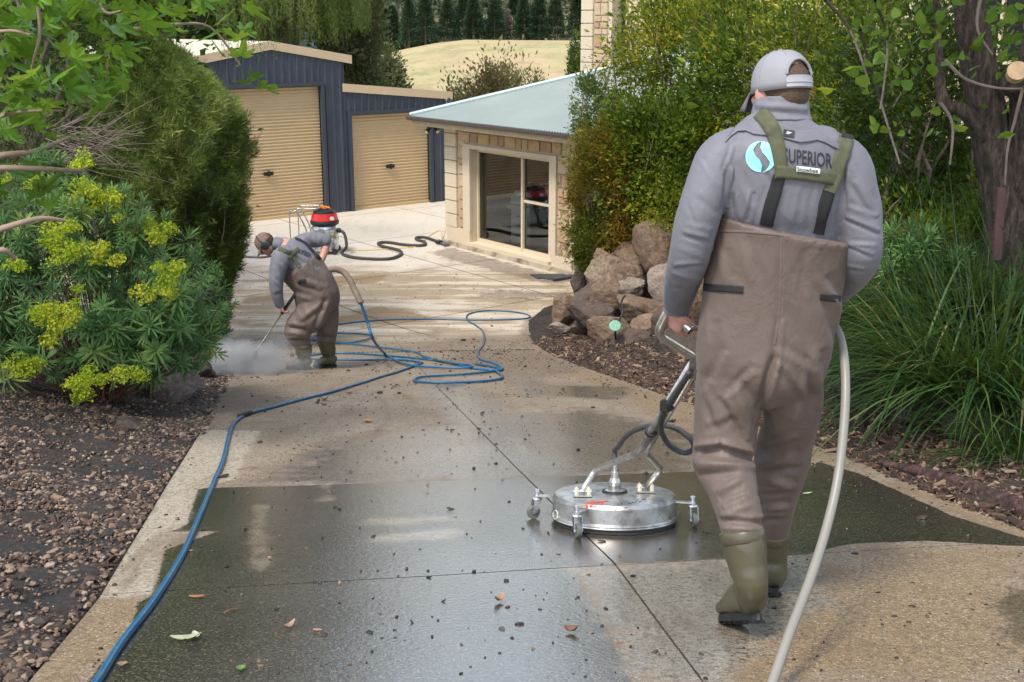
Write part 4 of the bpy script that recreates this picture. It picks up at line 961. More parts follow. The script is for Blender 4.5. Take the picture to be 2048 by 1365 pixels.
def place_parts(name, meshes, parent, pts, dirs, rng, sc, limit=300, label=None):
    M = aim(np.array(dirs), rng); base = wloc(parent)
    for i, p_ in enumerate(pts[:limit]):
        o = bpy.data.objects.new(name, meshes[int(rng.integers(len(meshes)))]); C.objects.link(o); o.parent = parent
        Mx = Matrix(M[i].tolist()) @ Matrix.Rotation(R(-90), 3, 'X') if False else Matrix(M[i].tolist()) @ Matrix.Rotation(R(-90), 3, 'X')
        s_ = sc[i] if hasattr(sc, '__len__') else sc
        o.matrix_local = Matrix.Translation(Vector(p_) - base) @ Mx.to_4x4() @ Matrix.Scale(s_, 4)
def spurge(c, rad, ncl, seed, label, heads, keep=None, hs=1.0):
    rng = np.random.default_rng(seed); zb = float(T(c[0], c[1])); B = thing('flowering_bush', (c[0], c[1], zb), label, 'bush')
    pts = []; dr = []
    for _ in range(ncl * 4):
        d = rng.normal(size=3); d /= np.linalg.norm(d)
        if d[2] < -.55 or d[1] > .45: continue
        r_ = rng.choice([1.0, .97, .85, .7]) + rng.normal(0, .04); p_ = np.array(c) + d * np.array(rad) * r_
        if keep and not keep(p_): continue
        pts.append(p_); dr.append(d * 1.0 + np.array([0, 0, .75]) + rng.normal(0, .25, 3))
        if len(pts) >= ncl: break
    place_parts('leaf_rosette', ROS, B, pts, dr, rng, rng.uniform(.75, 1.3, len(pts)))
    st = MB(); root = Vector((c[0], c[1], zb))
    for p_ in pts[::2]:
        q_ = Vector(p_); m_ = root.lerp(q_, .55) + Vector((0, 0, -.08)); st.tube(smooth_path([root + Vector(rng.normal(0, .08, 3)), m_, q_], 3), .005, 4, False)
    st.build('stems', STEM, B)
    for (u, v, wpx, hpx, Y) in heads:            # a head is a cluster of umbels on one stalk
        cc = P(u, v, Y); k = mpp(cc); n_ = max(3, int(wpx * hpx * k * k / .0075)); hp = []; hd = []
        for _ in range(n_):
            a_ = rng.uniform(0, 6.28); r_ = rng.random() ** .5; hp.append(cc + Vector((math.cos(a_) * r_ * wpx * k / 2 * .8, rng.uniform(-.04, .12), math.sin(a_) * r_ * hpx * k / 2 * .8))); hd.append((rng.normal(0, .3), -.35 + rng.normal(0, .3), 1))
        place_parts('flower_head', UMB, B, hp, hd, rng, rng.uniform(.7, 1.15, n_) * hs)
    return B
bc = G(190, 850); 
spurge((-3.25, 8.7, P(185, 610, 8.7).z), (.95, .75, .93), 290, 50, 'large bush with blue-green whorled leaves and many lime-yellow flower heads at left', [
 (185, 400, 110, 90, 8.5), (265, 455, 85, 60, 8.4), (320, 468, 55, 55, 8.3), (205, 520, 70, 65, 8.1), (110, 480, 90, 60, 8.1), (130, 510, 80, 60, 8.0), (70, 362, 45, 40, 8.7), (20, 540, 50, 30, 8.0),
 (335, 570, 60, 110, 8.0), (110, 655, 85, 110, 7.75), (55, 735, 95, 70, 7.65), (170, 775, 95, 70, 7.5), (250, 760, 70, 50, 7.7), (290, 595, 50, 40, 8.0), (150, 610, 40, 60, 7.8), (5, 355, 40, 40, 8.6)])
spurge((-3.15, 9.7, P(330, 660, 9.7).z), (.62, .5, .52), 110, 51, 'smaller leafy bush of the same blue-green kind between the flowering bush and the clipped tree', [(345, 585, 40, 60, 9.5), (405, 715, 40, 35, 10.0)])
spurge((-3.75, 12.9, P(440, 610, 12.9).z), (.55, .35, .62), 70, 52, 'dark green long-leaved bush hanging at the foot of the clipped tree beside the steam', [(400, 715, 30, 30, 12.6)])
spurge((-4.3, 8.9, P(10, 560, 8.9).z), (.7, .6, .9), 110, 53, 'leafy bush with narrow blue-green leaves cut by the left edge of the picture', [])
spurge((-4.1, 10.2, P(160, 320, 10.2).z - .25), (.35, .3, .3), 30, 54, 'small lime-flowered bush poking up behind the large flowering bush', [(155, 325, 55, 50, 10.0)])

# ------------------------------------------------------------------ fig tree with big lobed leaves, top left
FIG = leafmat('fig_leaf', [(0, (.018, .05, .006)), (.35, (.04, .11, .010)), (.7, (.085, .19, .015)), (1, (.18, .30, .03))], .3, .4, 1.0)
FIG.node_tree.nodes['Principled BSDF'].inputs['Specular IOR Level'].default_value = .5
def figleaf(seed):
    rng = np.random.default_rng(seed); out = []
    for ang, r_ in ((-150, .18), (-120, .34), (-95, .52), (-72, .36), (-52, .62), (-38, .66), (-24, .40), (-8, .86), (0, .95), (8, .86), (24, .40), (38, .66), (52, .62), (72, .36), (95, .52), (120, .34), (150, .18)):
        a_ = R(ang); r2 = r_ * rng.uniform(.9, 1.1); x, y = math.sin(a_) * r2, .28 + math.cos(a_) * r2; out.append((x, y, -.28 * x * x - .22 * max(0, y - .2) ** 2 + .05 * abs(x) + rng.normal(0, .012)))
    v = [(0, .28, 0)] + out + [(0.012, -.35, .02), (-.012, -.35, .02), (0, .25, 0)]; n = len(out)
    f = [(0, i + 1, i) for i in range(1, n)] + [(n + 1, n + 2, n + 3)]
    return np.array(v, float), [tuple(q) for q in f]
FLM = [mk('leaf', figleaf(i), FIG) for i in range(8)]
rng = np.random.default_rng(60); fb = Vector((-4.5, 6.4, float(T(-4.5, 6.4))))
FT = thing('fig_tree', fb, 'fig tree with big glossy lobed leaves reaching in at the top left', 'tree')
fb_ = MB(); base = Vector((-3.9, 6.6, 3.2))
fb_.tube(smooth_path([fb, (-4.3, 6.5, 2.6), (-4.2, 6.5, 3.4), (-4.1, 6.5, 4.6), (-3.9, 6.4, 5.6)], 5), smooth_vals([.11, .09, .08, .06, .03], 5), 10); fb_.build('trunk', BARK, FT, True)
LIMB = mat('limb_tan', (.28, .20, .14), .8, .25, 5, bump=.4, bs=30)
fb2 = MB(); paths = [((-60, 480, 6.3), (30, 450, 6.3), (85, 437, 6.4), (130, 442, 6.5)), ((-60, 330, 6.5), (0, 312, 6.5), (60, 305, 6.6), (92, 295, 6.7), (150, 270, 7.0)), ((-60, 345, 6.4), (0, 337, 6.4), (80, 338, 6.5), (160, 342, 6.8)), ((-40, 250, 6.3), (20, 228, 6.3), (80, 222, 6.3), (125, 222, 6.4)),
 ((70, -40, 6.2), (80, 60, 6.2), (70, 110, 6.2), (62, 150, 6.3)), ((180, -40, 6.6), (210, 25, 6.6), (260, 15, 6.5)), ((30, -30, 6.5), (45, 50, 6.6), (60, 120, 6.8)), ((200, -20, 7), (205, 60, 7), (215, 140, 7)), ((-40, 70, 6), (20, 62, 6), (60, 70, 6)), ((260, 60, 6.8), (340, 50, 7), (420, 55, 7.2), (480, 130, 7.3)), ((-40, 520, 6.2), (5, 500, 6.2), (30, 520, 6.3))]
for q in paths:
    pts = smooth_path([P(*x) for x in q], 5); fb2.tube(pts, [(.022 if q[0][1] > 300 else .012) * (1 - .6 * i / len(pts)) for i in range(len(pts))], 7, False)
fb2.build('branches', LIMB, FT, True)
pts, dr = [], []
def addfig(u0, u1, v0, v1, Y0, Y1, n):
    for _ in range(n):
        p_ = P(rng.uniform(u0, u1), rng.uniform(v0, v1), rng.uniform(Y0, Y1)); pts.append(p_); dr.append((rng.normal(0, .55), -.3 + rng.normal(0, .4), -.55 + rng.normal(0, .45)))
addfig(-20, 250, -20, 190, 5.9, 7.2, 125); addfig(250, 440, -20, 60, 6.2, 7.4, 34); addfig(-20, 110, 150, 260, 6.0, 7.2, 26); addfig(440, 500, 0, 100, 6.8, 7.4, 8); addfig(-20, 130, 260, 420, 6.4, 7.6, 22); addfig(-20, 60, 380, 420, 6.4, 7.2, 5); addfig(130, 230, 120, 190, 6.2, 7, 12)
for u, v in ((505, 165), (518, 160), (524, 172), (512, 180), (455, 120), (480, 118), (100, 275), (66, 210)): pts.append(P(u, v, 7.0)); dr.append((rng.normal(0, .4), -.4, -.9))
place_parts('leaf', FLM, FT, pts, dr, rng, rng.uniform(.075, .16, len(pts)))
# leaves out of the top of the frame keep the near drive in shade
rng = np.random.default_rng(61)
def bigswarm(parent, c, rad, n, m, sz, seed, tv, name='crown', clumps=40):
    rng = np.random.default_rng(seed); pos, q, rel = blob_points(n, c, rad, clumps, rng, .25, .3)
    o = swarm(name, *tv, aim(q + rng.normal(0, .8, q.shape) + np.array([0, 0, -.4]), rng), pos, sz * rng.uniform(.7, 1.3, n), m, parent); o['kind'] = 'stuff'; return o
bigswarm(FT, (-3.9, 6.6, 5.9), (1.5, 1.3, .9), 800, FIG, .13, 62, figleaf(3))
# dark tree mass behind the fig
rng = np.random.default_rng(63)
def tree(name, x, y, zb, ztop_, rx, n, clumps, m, size, seed, label, cat='tree', crown_lo=.25, tv=None, sig=.2, trunk_r=None, bark=None, group=None, shell=.45, ry=None):
    zb = float(T(x, y)) if zb is None else zb; t_ = thing(name, (x, y, zb), label, cat, group); Ht = ztop_ - zb; rng = np.random.default_rng(seed)
    cz = zb + Ht * (crown_lo + 1) / 2; rz = Ht * (1 - crown_lo) / 2; tr = trunk_r or Ht * .022
    b = MB(); pts = smooth_path([(x, y, zb - .2), (x + rng.normal(0, .05 * Ht * .3), y, zb + Ht * .3), (x + rng.normal(0, .08 * Ht * .3), y, zb + Ht * .6), (x, y, zb + Ht * .85)], 4)
    b.tube(pts, [tr * (1 - .75 * i / len(pts)) for i in range(len(pts))], 8); b.build('trunk', bark or BARK, t_, True)
    d = rng.normal(size=(14, 3)); d /= np.linalg.norm(d, axis=1, keepdims=True); tips = [Vector((x, y, cz)) + Vector((q[0] * rx * .8, q[1] * rx * .8, q[2] * rz * .8)) for q in d]
    branches(rng, (x, y, zb + Ht * max(.12, crown_lo * .8)), tips, tr * .45).build('branches', bark or TWIG, t_)
    crown(t_, n, (x, y, cz), (rx, ry or rx, rz), clumps, seed, m, size, tv, sig, shell); return t_
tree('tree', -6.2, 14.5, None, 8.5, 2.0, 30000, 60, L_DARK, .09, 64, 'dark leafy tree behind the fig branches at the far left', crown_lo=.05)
tree('tree', -5.5, 13.0, None, 3.6, .7, 13000, 30, L_OLIVE, .05, 65, 'scrubby olive shrub with dead twigs between the fig and the clipped tree', 'shrub', crown_lo=.1, tv=sprig(3, .06, 1))
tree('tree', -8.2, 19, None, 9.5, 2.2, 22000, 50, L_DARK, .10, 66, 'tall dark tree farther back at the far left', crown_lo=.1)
tree('added_dark_tree', -11.5, 40, -1, 19, 5.0, 26000, 70, L_DARK, .3, 168, 'very tall dark tree added far behind the left end of the blue shed to darken wet reflections', crown_lo=.1)  # added so the wet left half of the drive mirrors something dark
tree('added_dark_tree', -19, 36, -1, 20, 6.0, 20000, 70, L_DARK, .35, 169, 'very tall dark tree added beyond the far left edge to darken wet reflections', crown_lo=.1)  # also added, widens the dark backdrop mirrored in the wet concrete
# dead twigs
rng = np.random.default_rng(67); b = MB(); dc = P(230, 270, 12.2)
for i in range(70):
    a_ = P(rng.uniform(90, 200), rng.uniform(250, 340), 12 + rng.uniform(-.3, .4)); e_ = a_ + Vector((rng.uniform(.2, .75), rng.uniform(-.3, .3), rng.uniform(-.25, .4)))
    b.tube(smooth_path([a_, a_.lerp(e_, .5) + Vector(rng.normal(0, .06, 3)), e_], 3), [.006, .005, .005, .004, .003, .002, .001], 4, False)
dt = thing('dead_shrub', (dc.x, dc.y, float(T(dc.x, dc.y))), 'tangle of bare grey-brown twigs left of the clipped tree', 'shrub')
b.build('twigs', TWIG, dt); b = MB(); b.tube([(dc.x - .3, dc.y, float(T(dc.x, dc.y)) - .1), (dc.x - .35, dc.y, dc.z - .3), P(150, 300, 12.1)], [.05, .035, .02], 7); b.build('trunk', TWIG, dt)

# ------------------------------------------------------------------ weeping pepper tree over the shed, gum trees behind it
PEP = leafmat('foliage_weeping', [(0, (.03, .05, .015)), (.5, (.075, .11, .025)), (1, (.19, .21, .06))], .6, .35, .6)
pt = thing('weeping_tree', (-5.6, 40.5, -.4), 'weeping tree with long hanging strands behind the blue shed', 'tree'); rng = np.random.default_rng(70)
b = MB(); b.tube(smooth_path([(-8.2, 40.5, -.6), (-8.0, 40.5, 3.5), (-7.0, 40.5, 6), (-5.6, 40.5, 8.5)], 5), smooth_vals([.34, .28, .2, .1], 5), 10); b.build('trunk', BARK, pt, True)
sp2 = []; dd = []; st = MB()
for i in range(560):
    u_ = rng.uniform(410, 735); Y_ = rng.uniform(38.5, 44); topv = rng.uniform(-260, 10); a_ = P(u_, topv, Y_); lowv = {0: 105, 1: 95, 2: 70}[int((u_ > 560) + (u_ > 690))] * rng.uniform(.35, 1.0) - 0; bz = P(u_, lowv, Y_).z
    L = a_.z - bz; n_ = int(L / .055)
    for k in range(n_): sp2.append((a_.x + .06 * math.sin(k * .13 + i) + rng.normal(0, .03), a_.y + rng.normal(0, .03), a_.z - k * .055)); dd.append((rng.normal(0, .5), rng.normal(0, .5), -1))
sp2 = np.array(sp2); swarm('crown', *sprig(2, .07, 9, .35), aim(np.array(dd), rng), sp2, .16, PEP, pt, np.clip(rng.random(len(sp2)) * .6 + .4 * np.repeat(rng.random(len(sp2) // 9 + 1), 9)[:len(sp2)], 0, .99))
# a nearer weeping branch hangs in front of the gable
rng = np.random.default_rng(71); np_ = thing('weeping_tree', (-8.9, 23.5, 0), 'weeping tree whose fine strands hang in front of the blue gable', 'tree')
b = MB(); b.tube(smooth_path([(-8.9, 23.5, -.1), (-8.8, 23.5, 4), (-7.2, 23.3, 6.6), (-5.0, 23.3, 6.4)], 6), smooth_vals([.2, .16, .07, .02], 6), 8); b.build('trunk', BARK, np_, True)
sp2 = []; dd = []
for i in range(150):
    u_ = rng.uniform(425, 620); Y_ = rng.uniform(22.5, 24.5); a_ = P(u_, rng.uniform(-150, -20), Y_); bz = P(u_, rng.uniform(0, 125 if u_ < 540 else 60), Y_).z; L = a_.z - bz
    for k in range(int(L / .04)): sp2.append((a_.x + .05 * math.sin(k * .12 + i) + rng.normal(0, .02), a_.y, a_.z - k * .04)); dd.append((rng.normal(0, .5), rng.normal(0, .5), -1))
sp2 = np.array(sp2); swarm('crown', *sprig(2, .06, 9, .35), aim(np.array(dd), rng), sp2, .085, PEP, np_)
def gum(x, y, z_, zt, rx, seed, label, n=9000, m=L_OLIVE, lo=.25, size=.22): return tree('gum_tree', x, y, z_, zt, rx, int(n * 1.6), 90, m, size * .75, seed, label, crown_lo=lo, sig=.2, trunk_r=.16, shell=.35)
p_ = P(700, 40, 46); gum(p_.x, 46, -1.5, P(700, -70, 46).z, 1.3, 80, 'tall gum tree directly behind the shed roof left of the pale hillside', 9000)
p_ = P(765, 140, 60); gum(p_.x, 60, -3, P(765, 106, 60).z, 1.0, 81, 'small rounded gum tree right of the shed gable against the pale hillside', 6500)
p_ = P(705, 110, 56); gum(p_.x, 56, -3, P(700, 60, 56).z, .75, 82, 'dark bushy tree between the tall gum and the small rounded gum', 8000, L_DARK)
p_ = P(980, 190, 52); gum(p_.x, 52, -3, P(975, 138, 52).z, 1.7, 83, 'broad brownish tree behind the pale roof in the middle', 9000, leafmat('foliage_rusty', [(0, (.05, .04, .022)), (.5, (.13, .10, .05)), (1, (.25, .20, .11))], .7, .2, .5), 0.15)
p_ = P(1050, 180, 58); gum(p_.x, 58, -3, P(1055, 160, 58).z, 1.2, 84, 'low brownish tree just behind the peak of the green office roof', 5000, L_OLIVE, .15)
p_ = P(905, 200, 50); gum(p_.x, 50, -3, P(910, 182, 50).z, .7, 85, 'small brown shrub behind the right end of the blue shed roof', 3000, L_OLIVE, .1)
p_ = P(1160, 110, 80); gum(p_.x, 80, -3, P(1160, 82, 80).z, .8, 86, 'dark narrow tree against the left edge of the tall house', 4000, L_DARK, .1)
# pine row along the crest
PB = mat('pine_bark', (.10, .075, .06), .9)
rng = np.random.default_rng(90); xs = np.concatenate([np.arange(-38, 18, 3.4), np.arange(-36, 18, 4.6)]); us = None
sides = {}
for i, x in enumerate(xs):
    y = (247 if i < 17 else 256) + rng.uniform(-3, 3); x = x + rng.uniform(-.8, .8); zb = float(hill_z(x, y)) - .3; bare = rng.random() < .14; Ht = rng.uniform(8.5, 12.0) * (.85 if bare else 1)
    u_ = 1024 + x / (y * CP) * F
    side = 'pale leafless tree' if bare else ('tall slender dark pine' if Ht > 10.2 else 'shorter dark pine')
    if u_ < 720 or u_ > 1180: grp_label = None
    t_ = thing('bare_tree' if bare else 'pine_tree', (x, y, zb), None, 'tree', 'trees in the row along the hill crest')
    sides[t_] = (u_, side)
    b = MB(); b.tube([(x, y, zb), (x, y, zb + Ht * .9)], [.2, .06], 6); b.build('trunk', PB, t_)
    n = 500 if bare else 1700; h = rng.random(n) ** .8; wr = (1 - h) ** .7 * (2.2 + .35 * np.sin(h * 30 + i)) * (1 if not bare else .9); th = rng.uniform(0, 6.28, n); rr = wr * rng.uniform(.3, 1, n) ** .6
    pos = np.stack([x + rr * np.cos(th), y + rr * np.sin(th), zb + Ht * (.12 + .88 * h)], 1); d = np.stack([np.cos(th), np.sin(th), .3 + 0 * th], 1)
    swarm('crown', *sprig(3, .12 if not bare else .03, 2, .5), aim(d, rng), pos, (.75 if not bare else .95), L_PINE if not bare else L_BARE, t_, np.clip(rng.random() * .5 + rng.random(n) * .5, 0, .99))
order = sorted(sides, key=lambda t_: sides[t_][0])
ORD = ['first', 'second', 'third', 'fourth', 'fifth', 'sixth', 'seventh', 'eighth', 'ninth', 'tenth', 'eleventh', 'twelfth', 'thirteenth', 'fourteenth', 'fifteenth', 'sixteenth', 'seventeenth', 'eighteenth', 'nineteenth', 'twentieth']
cnt = {}
mid = [t_ for t_ in order if 735 < sides[t_][0] < 1163]
for t_ in order:
    u_, s_ = sides[t_]
    side_rank = [q for q in order if q not in mid and (sides[q][0] < 900) == (u_ < 900)].index(t_) if t_ not in mid else 0
    if t_ in mid:
        cnt[s_] = cnt.get(s_, 0) + 1; t_['label'] = '%s, %s of its kind from the left along the crest' % (s_, ORD[min(19, cnt[s_] - 1)])
    else: t_['label'] = s_ + (', %s behind the weeping tree at the left end of the crest' if u_ < 900 else ', %s behind the tall house at the right end of the crest') % ORD[min(19, side_rank)]
# far wooded slope
rng = np.random.default_rng(91); n = 2600; ys = rng.uniform(330, 640, n); xs = rng.uniform(-.45, .25, n) * ys; zz = hill_z(xs, ys)
k = nz(xs, ys, .02, 3) + rng.normal(0, .3, n) > -.25; xs, ys, zz = xs[k], ys[k], zz[k]; n = len(xs)
cl = rng.normal(0, 1, (n, 22, 3)) * np.array([2.0, 2.0, 1.7]); pos = (np.stack([xs, ys, zz + 4], 1)[:, None] + cl).reshape(-1, 3)
o = swarm('forest', *sprig(3, .3, 5, .6), aim(rng.normal(size=pos.shape) + np.array([0, 0, .5]), rng), pos, 2.2, leafmat('foliage_far', [(0, (.035, .05, .03)), (.5, (.075, .085, .045)), (.8, (.13, .12, .07)), (1, (.2, .16, .10))], .8, .1, .02), None, np.repeat(rng.random(n), 22)); tag(o, 'wooded slope far beyond the pine row', 'forest', None, 'stuff')

# ------------------------------------------------------------------ shrubs and trees on the right bank
def shrub(u, v, Y, rx, rz, n, clumps, m, size, seed, label, tv=None, sig=.2, shell=.55, ry=None, stems=9, name='shrub', cat='shrub', up=.3):
    c = P(u, v, Y); zb = float(T(c.x, c.y)); t_ = thing(name, (c.x, c.y, zb), label, cat); rng = np.random.default_rng(seed)
    d = rng.normal(size=(stems, 3)); d /= np.linalg.norm(d, axis=1, keepdims=True); d[:, 2] = np.abs(d[:, 2])
    branches(rng, (c.x, c.y, min(zb, c.z - rz * .7) - .05), [c + Vector((q[0] * rx * .9, q[1] * rx * .8, q[2] * rz * .9)) for q in d], .028, 6, .16).build('branches', TWIG, t_)
    crown(t_, n, c, (rx, ry or rx, rz), clumps, seed, m, size, tv, sig, shell, up=up); return t_
SP3 = sprig(3, .09, 7, .45)
shrub(1225, 380, 17.3, .64, 1.0, 30000, 110, L_BROWN, .045, 100, 'dense rounded golden-brown shrub beside the office wall', SP3, .13, .72)
shrub(1200, 485, 17.2, .46, .48, 13000, 60, leafmat('foliage_moss', [(0, (.010, .018, .003)), (.4, (.045, .06, .006)), (.75, (.12, .135, .014)), (1, (.26, .23, .03))], .6, .3, 1.5), .04, 101, 'low mossy green shrub spilling over the rocks at the left of the bank', SP3, .15, .7, stems=1)
shrub(1345, 315, 17.2, 1.0, 1.0, 20000, 70, L_GREEN, .068, 102, 'leafy green shrub right of the golden-brown one with scattered yellow leaves', None, .18, .5)
shrub(1185, 225, 18.4, .36, .45, 5000, 26, leafmat('foliage_grey_green', [(0, (.03, .05, .02)), (.5, (.08, .115, .04)), (1, (.19, .22, .09))], .5, .35, 1.5), .05, 103, 'sparse grey-green shrub reaching over the office roof', None, .2, .5, stems=2)
shrub(1270, 140, 19.0, .7, .85, 3600, 34, L_LIME, .055, 104, 'open lime-green shrub with fine twigs in front of the tall house', None, .22, .35, stems=26)
shrub(1400, 100, 18.6, 1.15, 1.0, 12000, 60, L_LIME, .07, 105, 'yellow-green shrub with orange leaf tips in the middle of the house front', None, .2, .4, stems=22)
shrub(1530, 180, 16.8, 1.1, 1.3, 17000, 70, L_GREEN, .075, 106, 'tall green shrub directly behind the near worker\'s cap', None, .2, .45, stems=16)
shrub(1395, 405, 16.4, .72, .45, 13000, 40, L_LIME, .04, 107, 'low bright yellow-green shrub just above the pile of rocks', SP3, .2, .5)
shrub(1690, 130, 13.8, 1.0, 1.2, 10000, 55, L_LIME, .07, 108, 'lime-yellow leafy shrub behind the near worker\'s right shoulder', None, .2, .4, stems=18)
shrub(1760, 320, 12.6, .85, 1.0, 11000, 50, L_GREEN, .07, 109, 'dark-stemmed green shrub right of the near worker\'s shoulder', None, .2, .4, stems=18)
shrub(1830, 190, 11.2, .75, .95, 11000, 44, L_DARK, .055, 110, 'shadowy green shrub left of the big tree trunk', None, .2, .4, stems=20)
shrub(1840, 470, 10.4, .7, .42, 11000, 40, L_GREEN, .04, 111, 'low feathery green shrub above the strappy grass', SP3, .2, .45)
shrub(1600, 420, 12.8, .9, .8, 15000, 50, L_DARK, .055, 112, 'dense dark green shrub hidden behind the near worker\'s back', None, .2, .4)
shrub(1990, 420, 11.0, .7, .6, 8000, 30, L_GREEN, .05, 113, 'green shrub behind the base of the big tree trunk', None, .2, .4)
shrub(1740, 520, 10.8, .5, .4, 7000, 26, L_LIME, .035, 114, 'small bright green shrub at the near worker\'s right elbow', SP3, .2, .4)
spurge((P(1835, 520, 8.6).x, 8.6, P(1835, 520, 8.6).z), (.38, .3, .3), 34, 115, 'young plant with blue-green needle-like leaf whorls above the grass', [])
spurge((P(1385, 460, 13.6).x, 13.6, P(1340, 470, 13.6).z), (.2, .2, .14), 10, 116, 'little tuft of pale green leaves on top of the rock pile', [])
# big tree at right
HEART = leafmat('heart_leaf', [(0, (.03, .07, .012)), (.5, (.08, .16, .02)), (1, (.20, .28, .04))], .45, .45, 1.0)
tb = P(2020, 560, 8.4); tz = float(T(tb.x, tb.y)); BT = thing('tree', (tb.x, tb.y, tz), 'big rough-barked leaning tree at the right edge', 'tree')
def bark_tube(pts, rad, seg=20, seed=0):
    pts = smooth_path(pts, 10); rr = smooth_vals(rad, 10); b = MB(); b.tube(pts, rr, seg, True, Vector((0, 1, .1)))
    for i, v in enumerate(b.v):
        k = i // seg; c_ = pts[min(k, len(pts) - 1)]; q = Vector(v) - c_; nn = mnoise.noise(Vector((math.atan2(q.y, q.x) * 3 + seed, v[2] * 2.2, 0))) + .5 * mnoise.noise(Vector((math.atan2(q.y, q.x) * 9, v[2] * 5 + seed, 0))); b.v[i] = tuple(c_ + q * (1 + .20 * nn))
    return b
bark_tube([(tb.x + .05, 8.4, tz - .3), P(2022, 520, 8.4), P(2012, 400, 8.4), P(1984, 260, 8.4), P(1955, 120, 8.4), P(1938, 0, 8.4), P(1922, -160, 8.4), P(1900, -420, 8.4)], [.21, .18, .155, .13, .115, .11, .09, .06]).build('trunk', BARK, BT, True)
bark_tube([P(2035, 420, 8.4), P(2052, 300, 8.3), P(2050, 200, 8.25), P(2070, 60, 8.2), P(2090, -150, 8.2)], [.14, .11, .10, .07, .05], 14, 4).build('limb', BARK, BT, True)
bark_tube([P(1985, 290, 8.4), P(1930, 225, 8.3), P(1888, 205, 8.3), P(1880, 120, 8.3), P(1872, 0, 8.3), P(1860, -100, 8.3)], [.07, .055, .045, .028, .022, .015], 12, 5).build('limb', BARK, BT, True)
bark_tube([P(2040, 175, 8.2), P(2030, 160, 8.1)], [.10, .09], 14, 6).build('limb', BARK, BT, True)
k = MB(); c0 = P(2042, 145, 8.12); k.tube([c0 + Vector((-.02, .03, -.03)), c0 + Vector((-.05, -.06, .015))], [.07, .068], 16); k.build('sawn_stub', mat('cut_wood', (.55, .36, .20), .8, .2, 20), BT)
rng = np.random.default_rng(120)
b = MB()
for q in (((1890, 120), (1930, 158), (1990, 176), (2045, 178)), ((1960, 0), (1955, 60), (1985, 110)), ((1750, 0), (1775, 80), (1768, 170), (1760, 220)), ((1880, 205), (1905, 250), (1900, 330)), ((2045, 180), (2030, 240), (2015, 300), (2010, 370)), ((1720, 60), (1760, 200), (1800, 330)), ((1650, 0), (1700, 60), (1740, 170))):
    pts = smooth_path([P(u, v, 8.0 + rng.uniform(0, 2.0) * (u < 1850)) for u, v in q], 5); b.tube(pts, [.013 * (1 - .5 * i / len(pts)) for i in range(len(pts))], 6, False)
b.build('branches', TWIG, BT)
k = MB(); a_ = P(2003, 375, 8.05); e_ = P(1993, 520, 7.95); k.box((a_ + e_) / 2, (.055, .03, (a_ - e_).length), (Vector((1, 0, 0)), Vector((0, 1, 0)), (a_ - e_).normalized())); o = k.build('stake', mat('rusty_steel', (.07, .03, .03), .8, .3, 6)); tag(o, 'rusty dark steel stake leaning against the big tree at right', 'stake')
HL = [mk('leaf', (np.array([(0, 0, 0), (.32, .02, .03), (.45, .35, .05), (.22, .75, .0), (0, 1, -.1), (-.22, .75, 0), (-.45, .35, .05), (-.32, .02, .03), (0, .35, -.02)]) + 0.0, [(0, 1, 8), (1, 2, 8), (2, 3, 8), (3, 4, 8), (4, 5, 8), (5, 6, 8), (6, 7, 8), (7, 0, 8)]), HEART)]
pts = []; dr = []
for _ in range(270):
    r_ = rng.random(); u_ = rng.choice([rng.uniform(1700, 1890), rng.uniform(1940, 2060), rng.uniform(1840, 2060)]); v_ = rng.uniform(-30, 150) if rng.random() < .7 else rng.uniform(120, 330)
    if 1900 < u_ < 1970 and rng.random() < .7: continue
    pts.append(P(u_, v_, rng.uniform(7.6, 9.6))); dr.append((rng.normal(0, .6), -.3 + rng.normal(0, .5), -.5 + rng.normal(0, .5)))
place_parts('leaf', HL, BT, pts, dr, rng, rng.uniform(.055, .11, len(pts)))
bigswarm(BT, (3.6, 8.0, 6.6), (2.0, 1.8, 1.1), 4500, HEART, .11, 121, (np.array([(0, 0, 0), (.4, .3, .04), (0, 1, -.1), (-.4, .3, .04)]), [(0, 1, 2), (0, 2, 3)]), clumps=50)
tree('tree', 6.4, 11.0, None, 9.0, 1.9, 16000, 50, L_DARK, .10, 122, 'leafy tree filling the gap at the right edge behind the big trunk', crown_lo=.3)

# ------------------------------------------------------------------ strappy grass clumps
BLD = leafmat('grass_blade', [(0, (.006, .017, .005)), (.4, (.015, .040, .010)), (.72, (.034, .072, .016)), (.88, (.08, .11, .03)), (.95, (.20, .16, .07)), (1, (.26, .19, .09))], .4, .25, 1.5)
def blade(L, w, el, droop, seed, n=6):
    v = []; 
    for i in range(n + 1):
        t_ = i / n; y = L * t_ * math.cos(el) * (1 - .08 * t_); z = L * (t_ * math.sin(el) - droop * t_ * t_); ww = w * (1 - t_ ** 2.2) * .5 + .0004
        v += [(-ww, y, z + ww * .35), (0, y, z), (ww, y, z + ww * .35)]
    f = []
    for i in range(n):
        a_ = i * 3; f += [(a_, a_ + 1, a_ + 4, a_ + 3), (a_ + 1, a_ + 2, a_ + 5, a_ + 4)]
    return np.array(v), f
rng = np.random.default_rng(130); BLM = [mk('blade', blade(rng.uniform(.95, 1.45), rng.uniform(.012, .019), rng.uniform(.15, 1.1), rng.uniform(.25, .75), i), BLD) for i in range(22)]
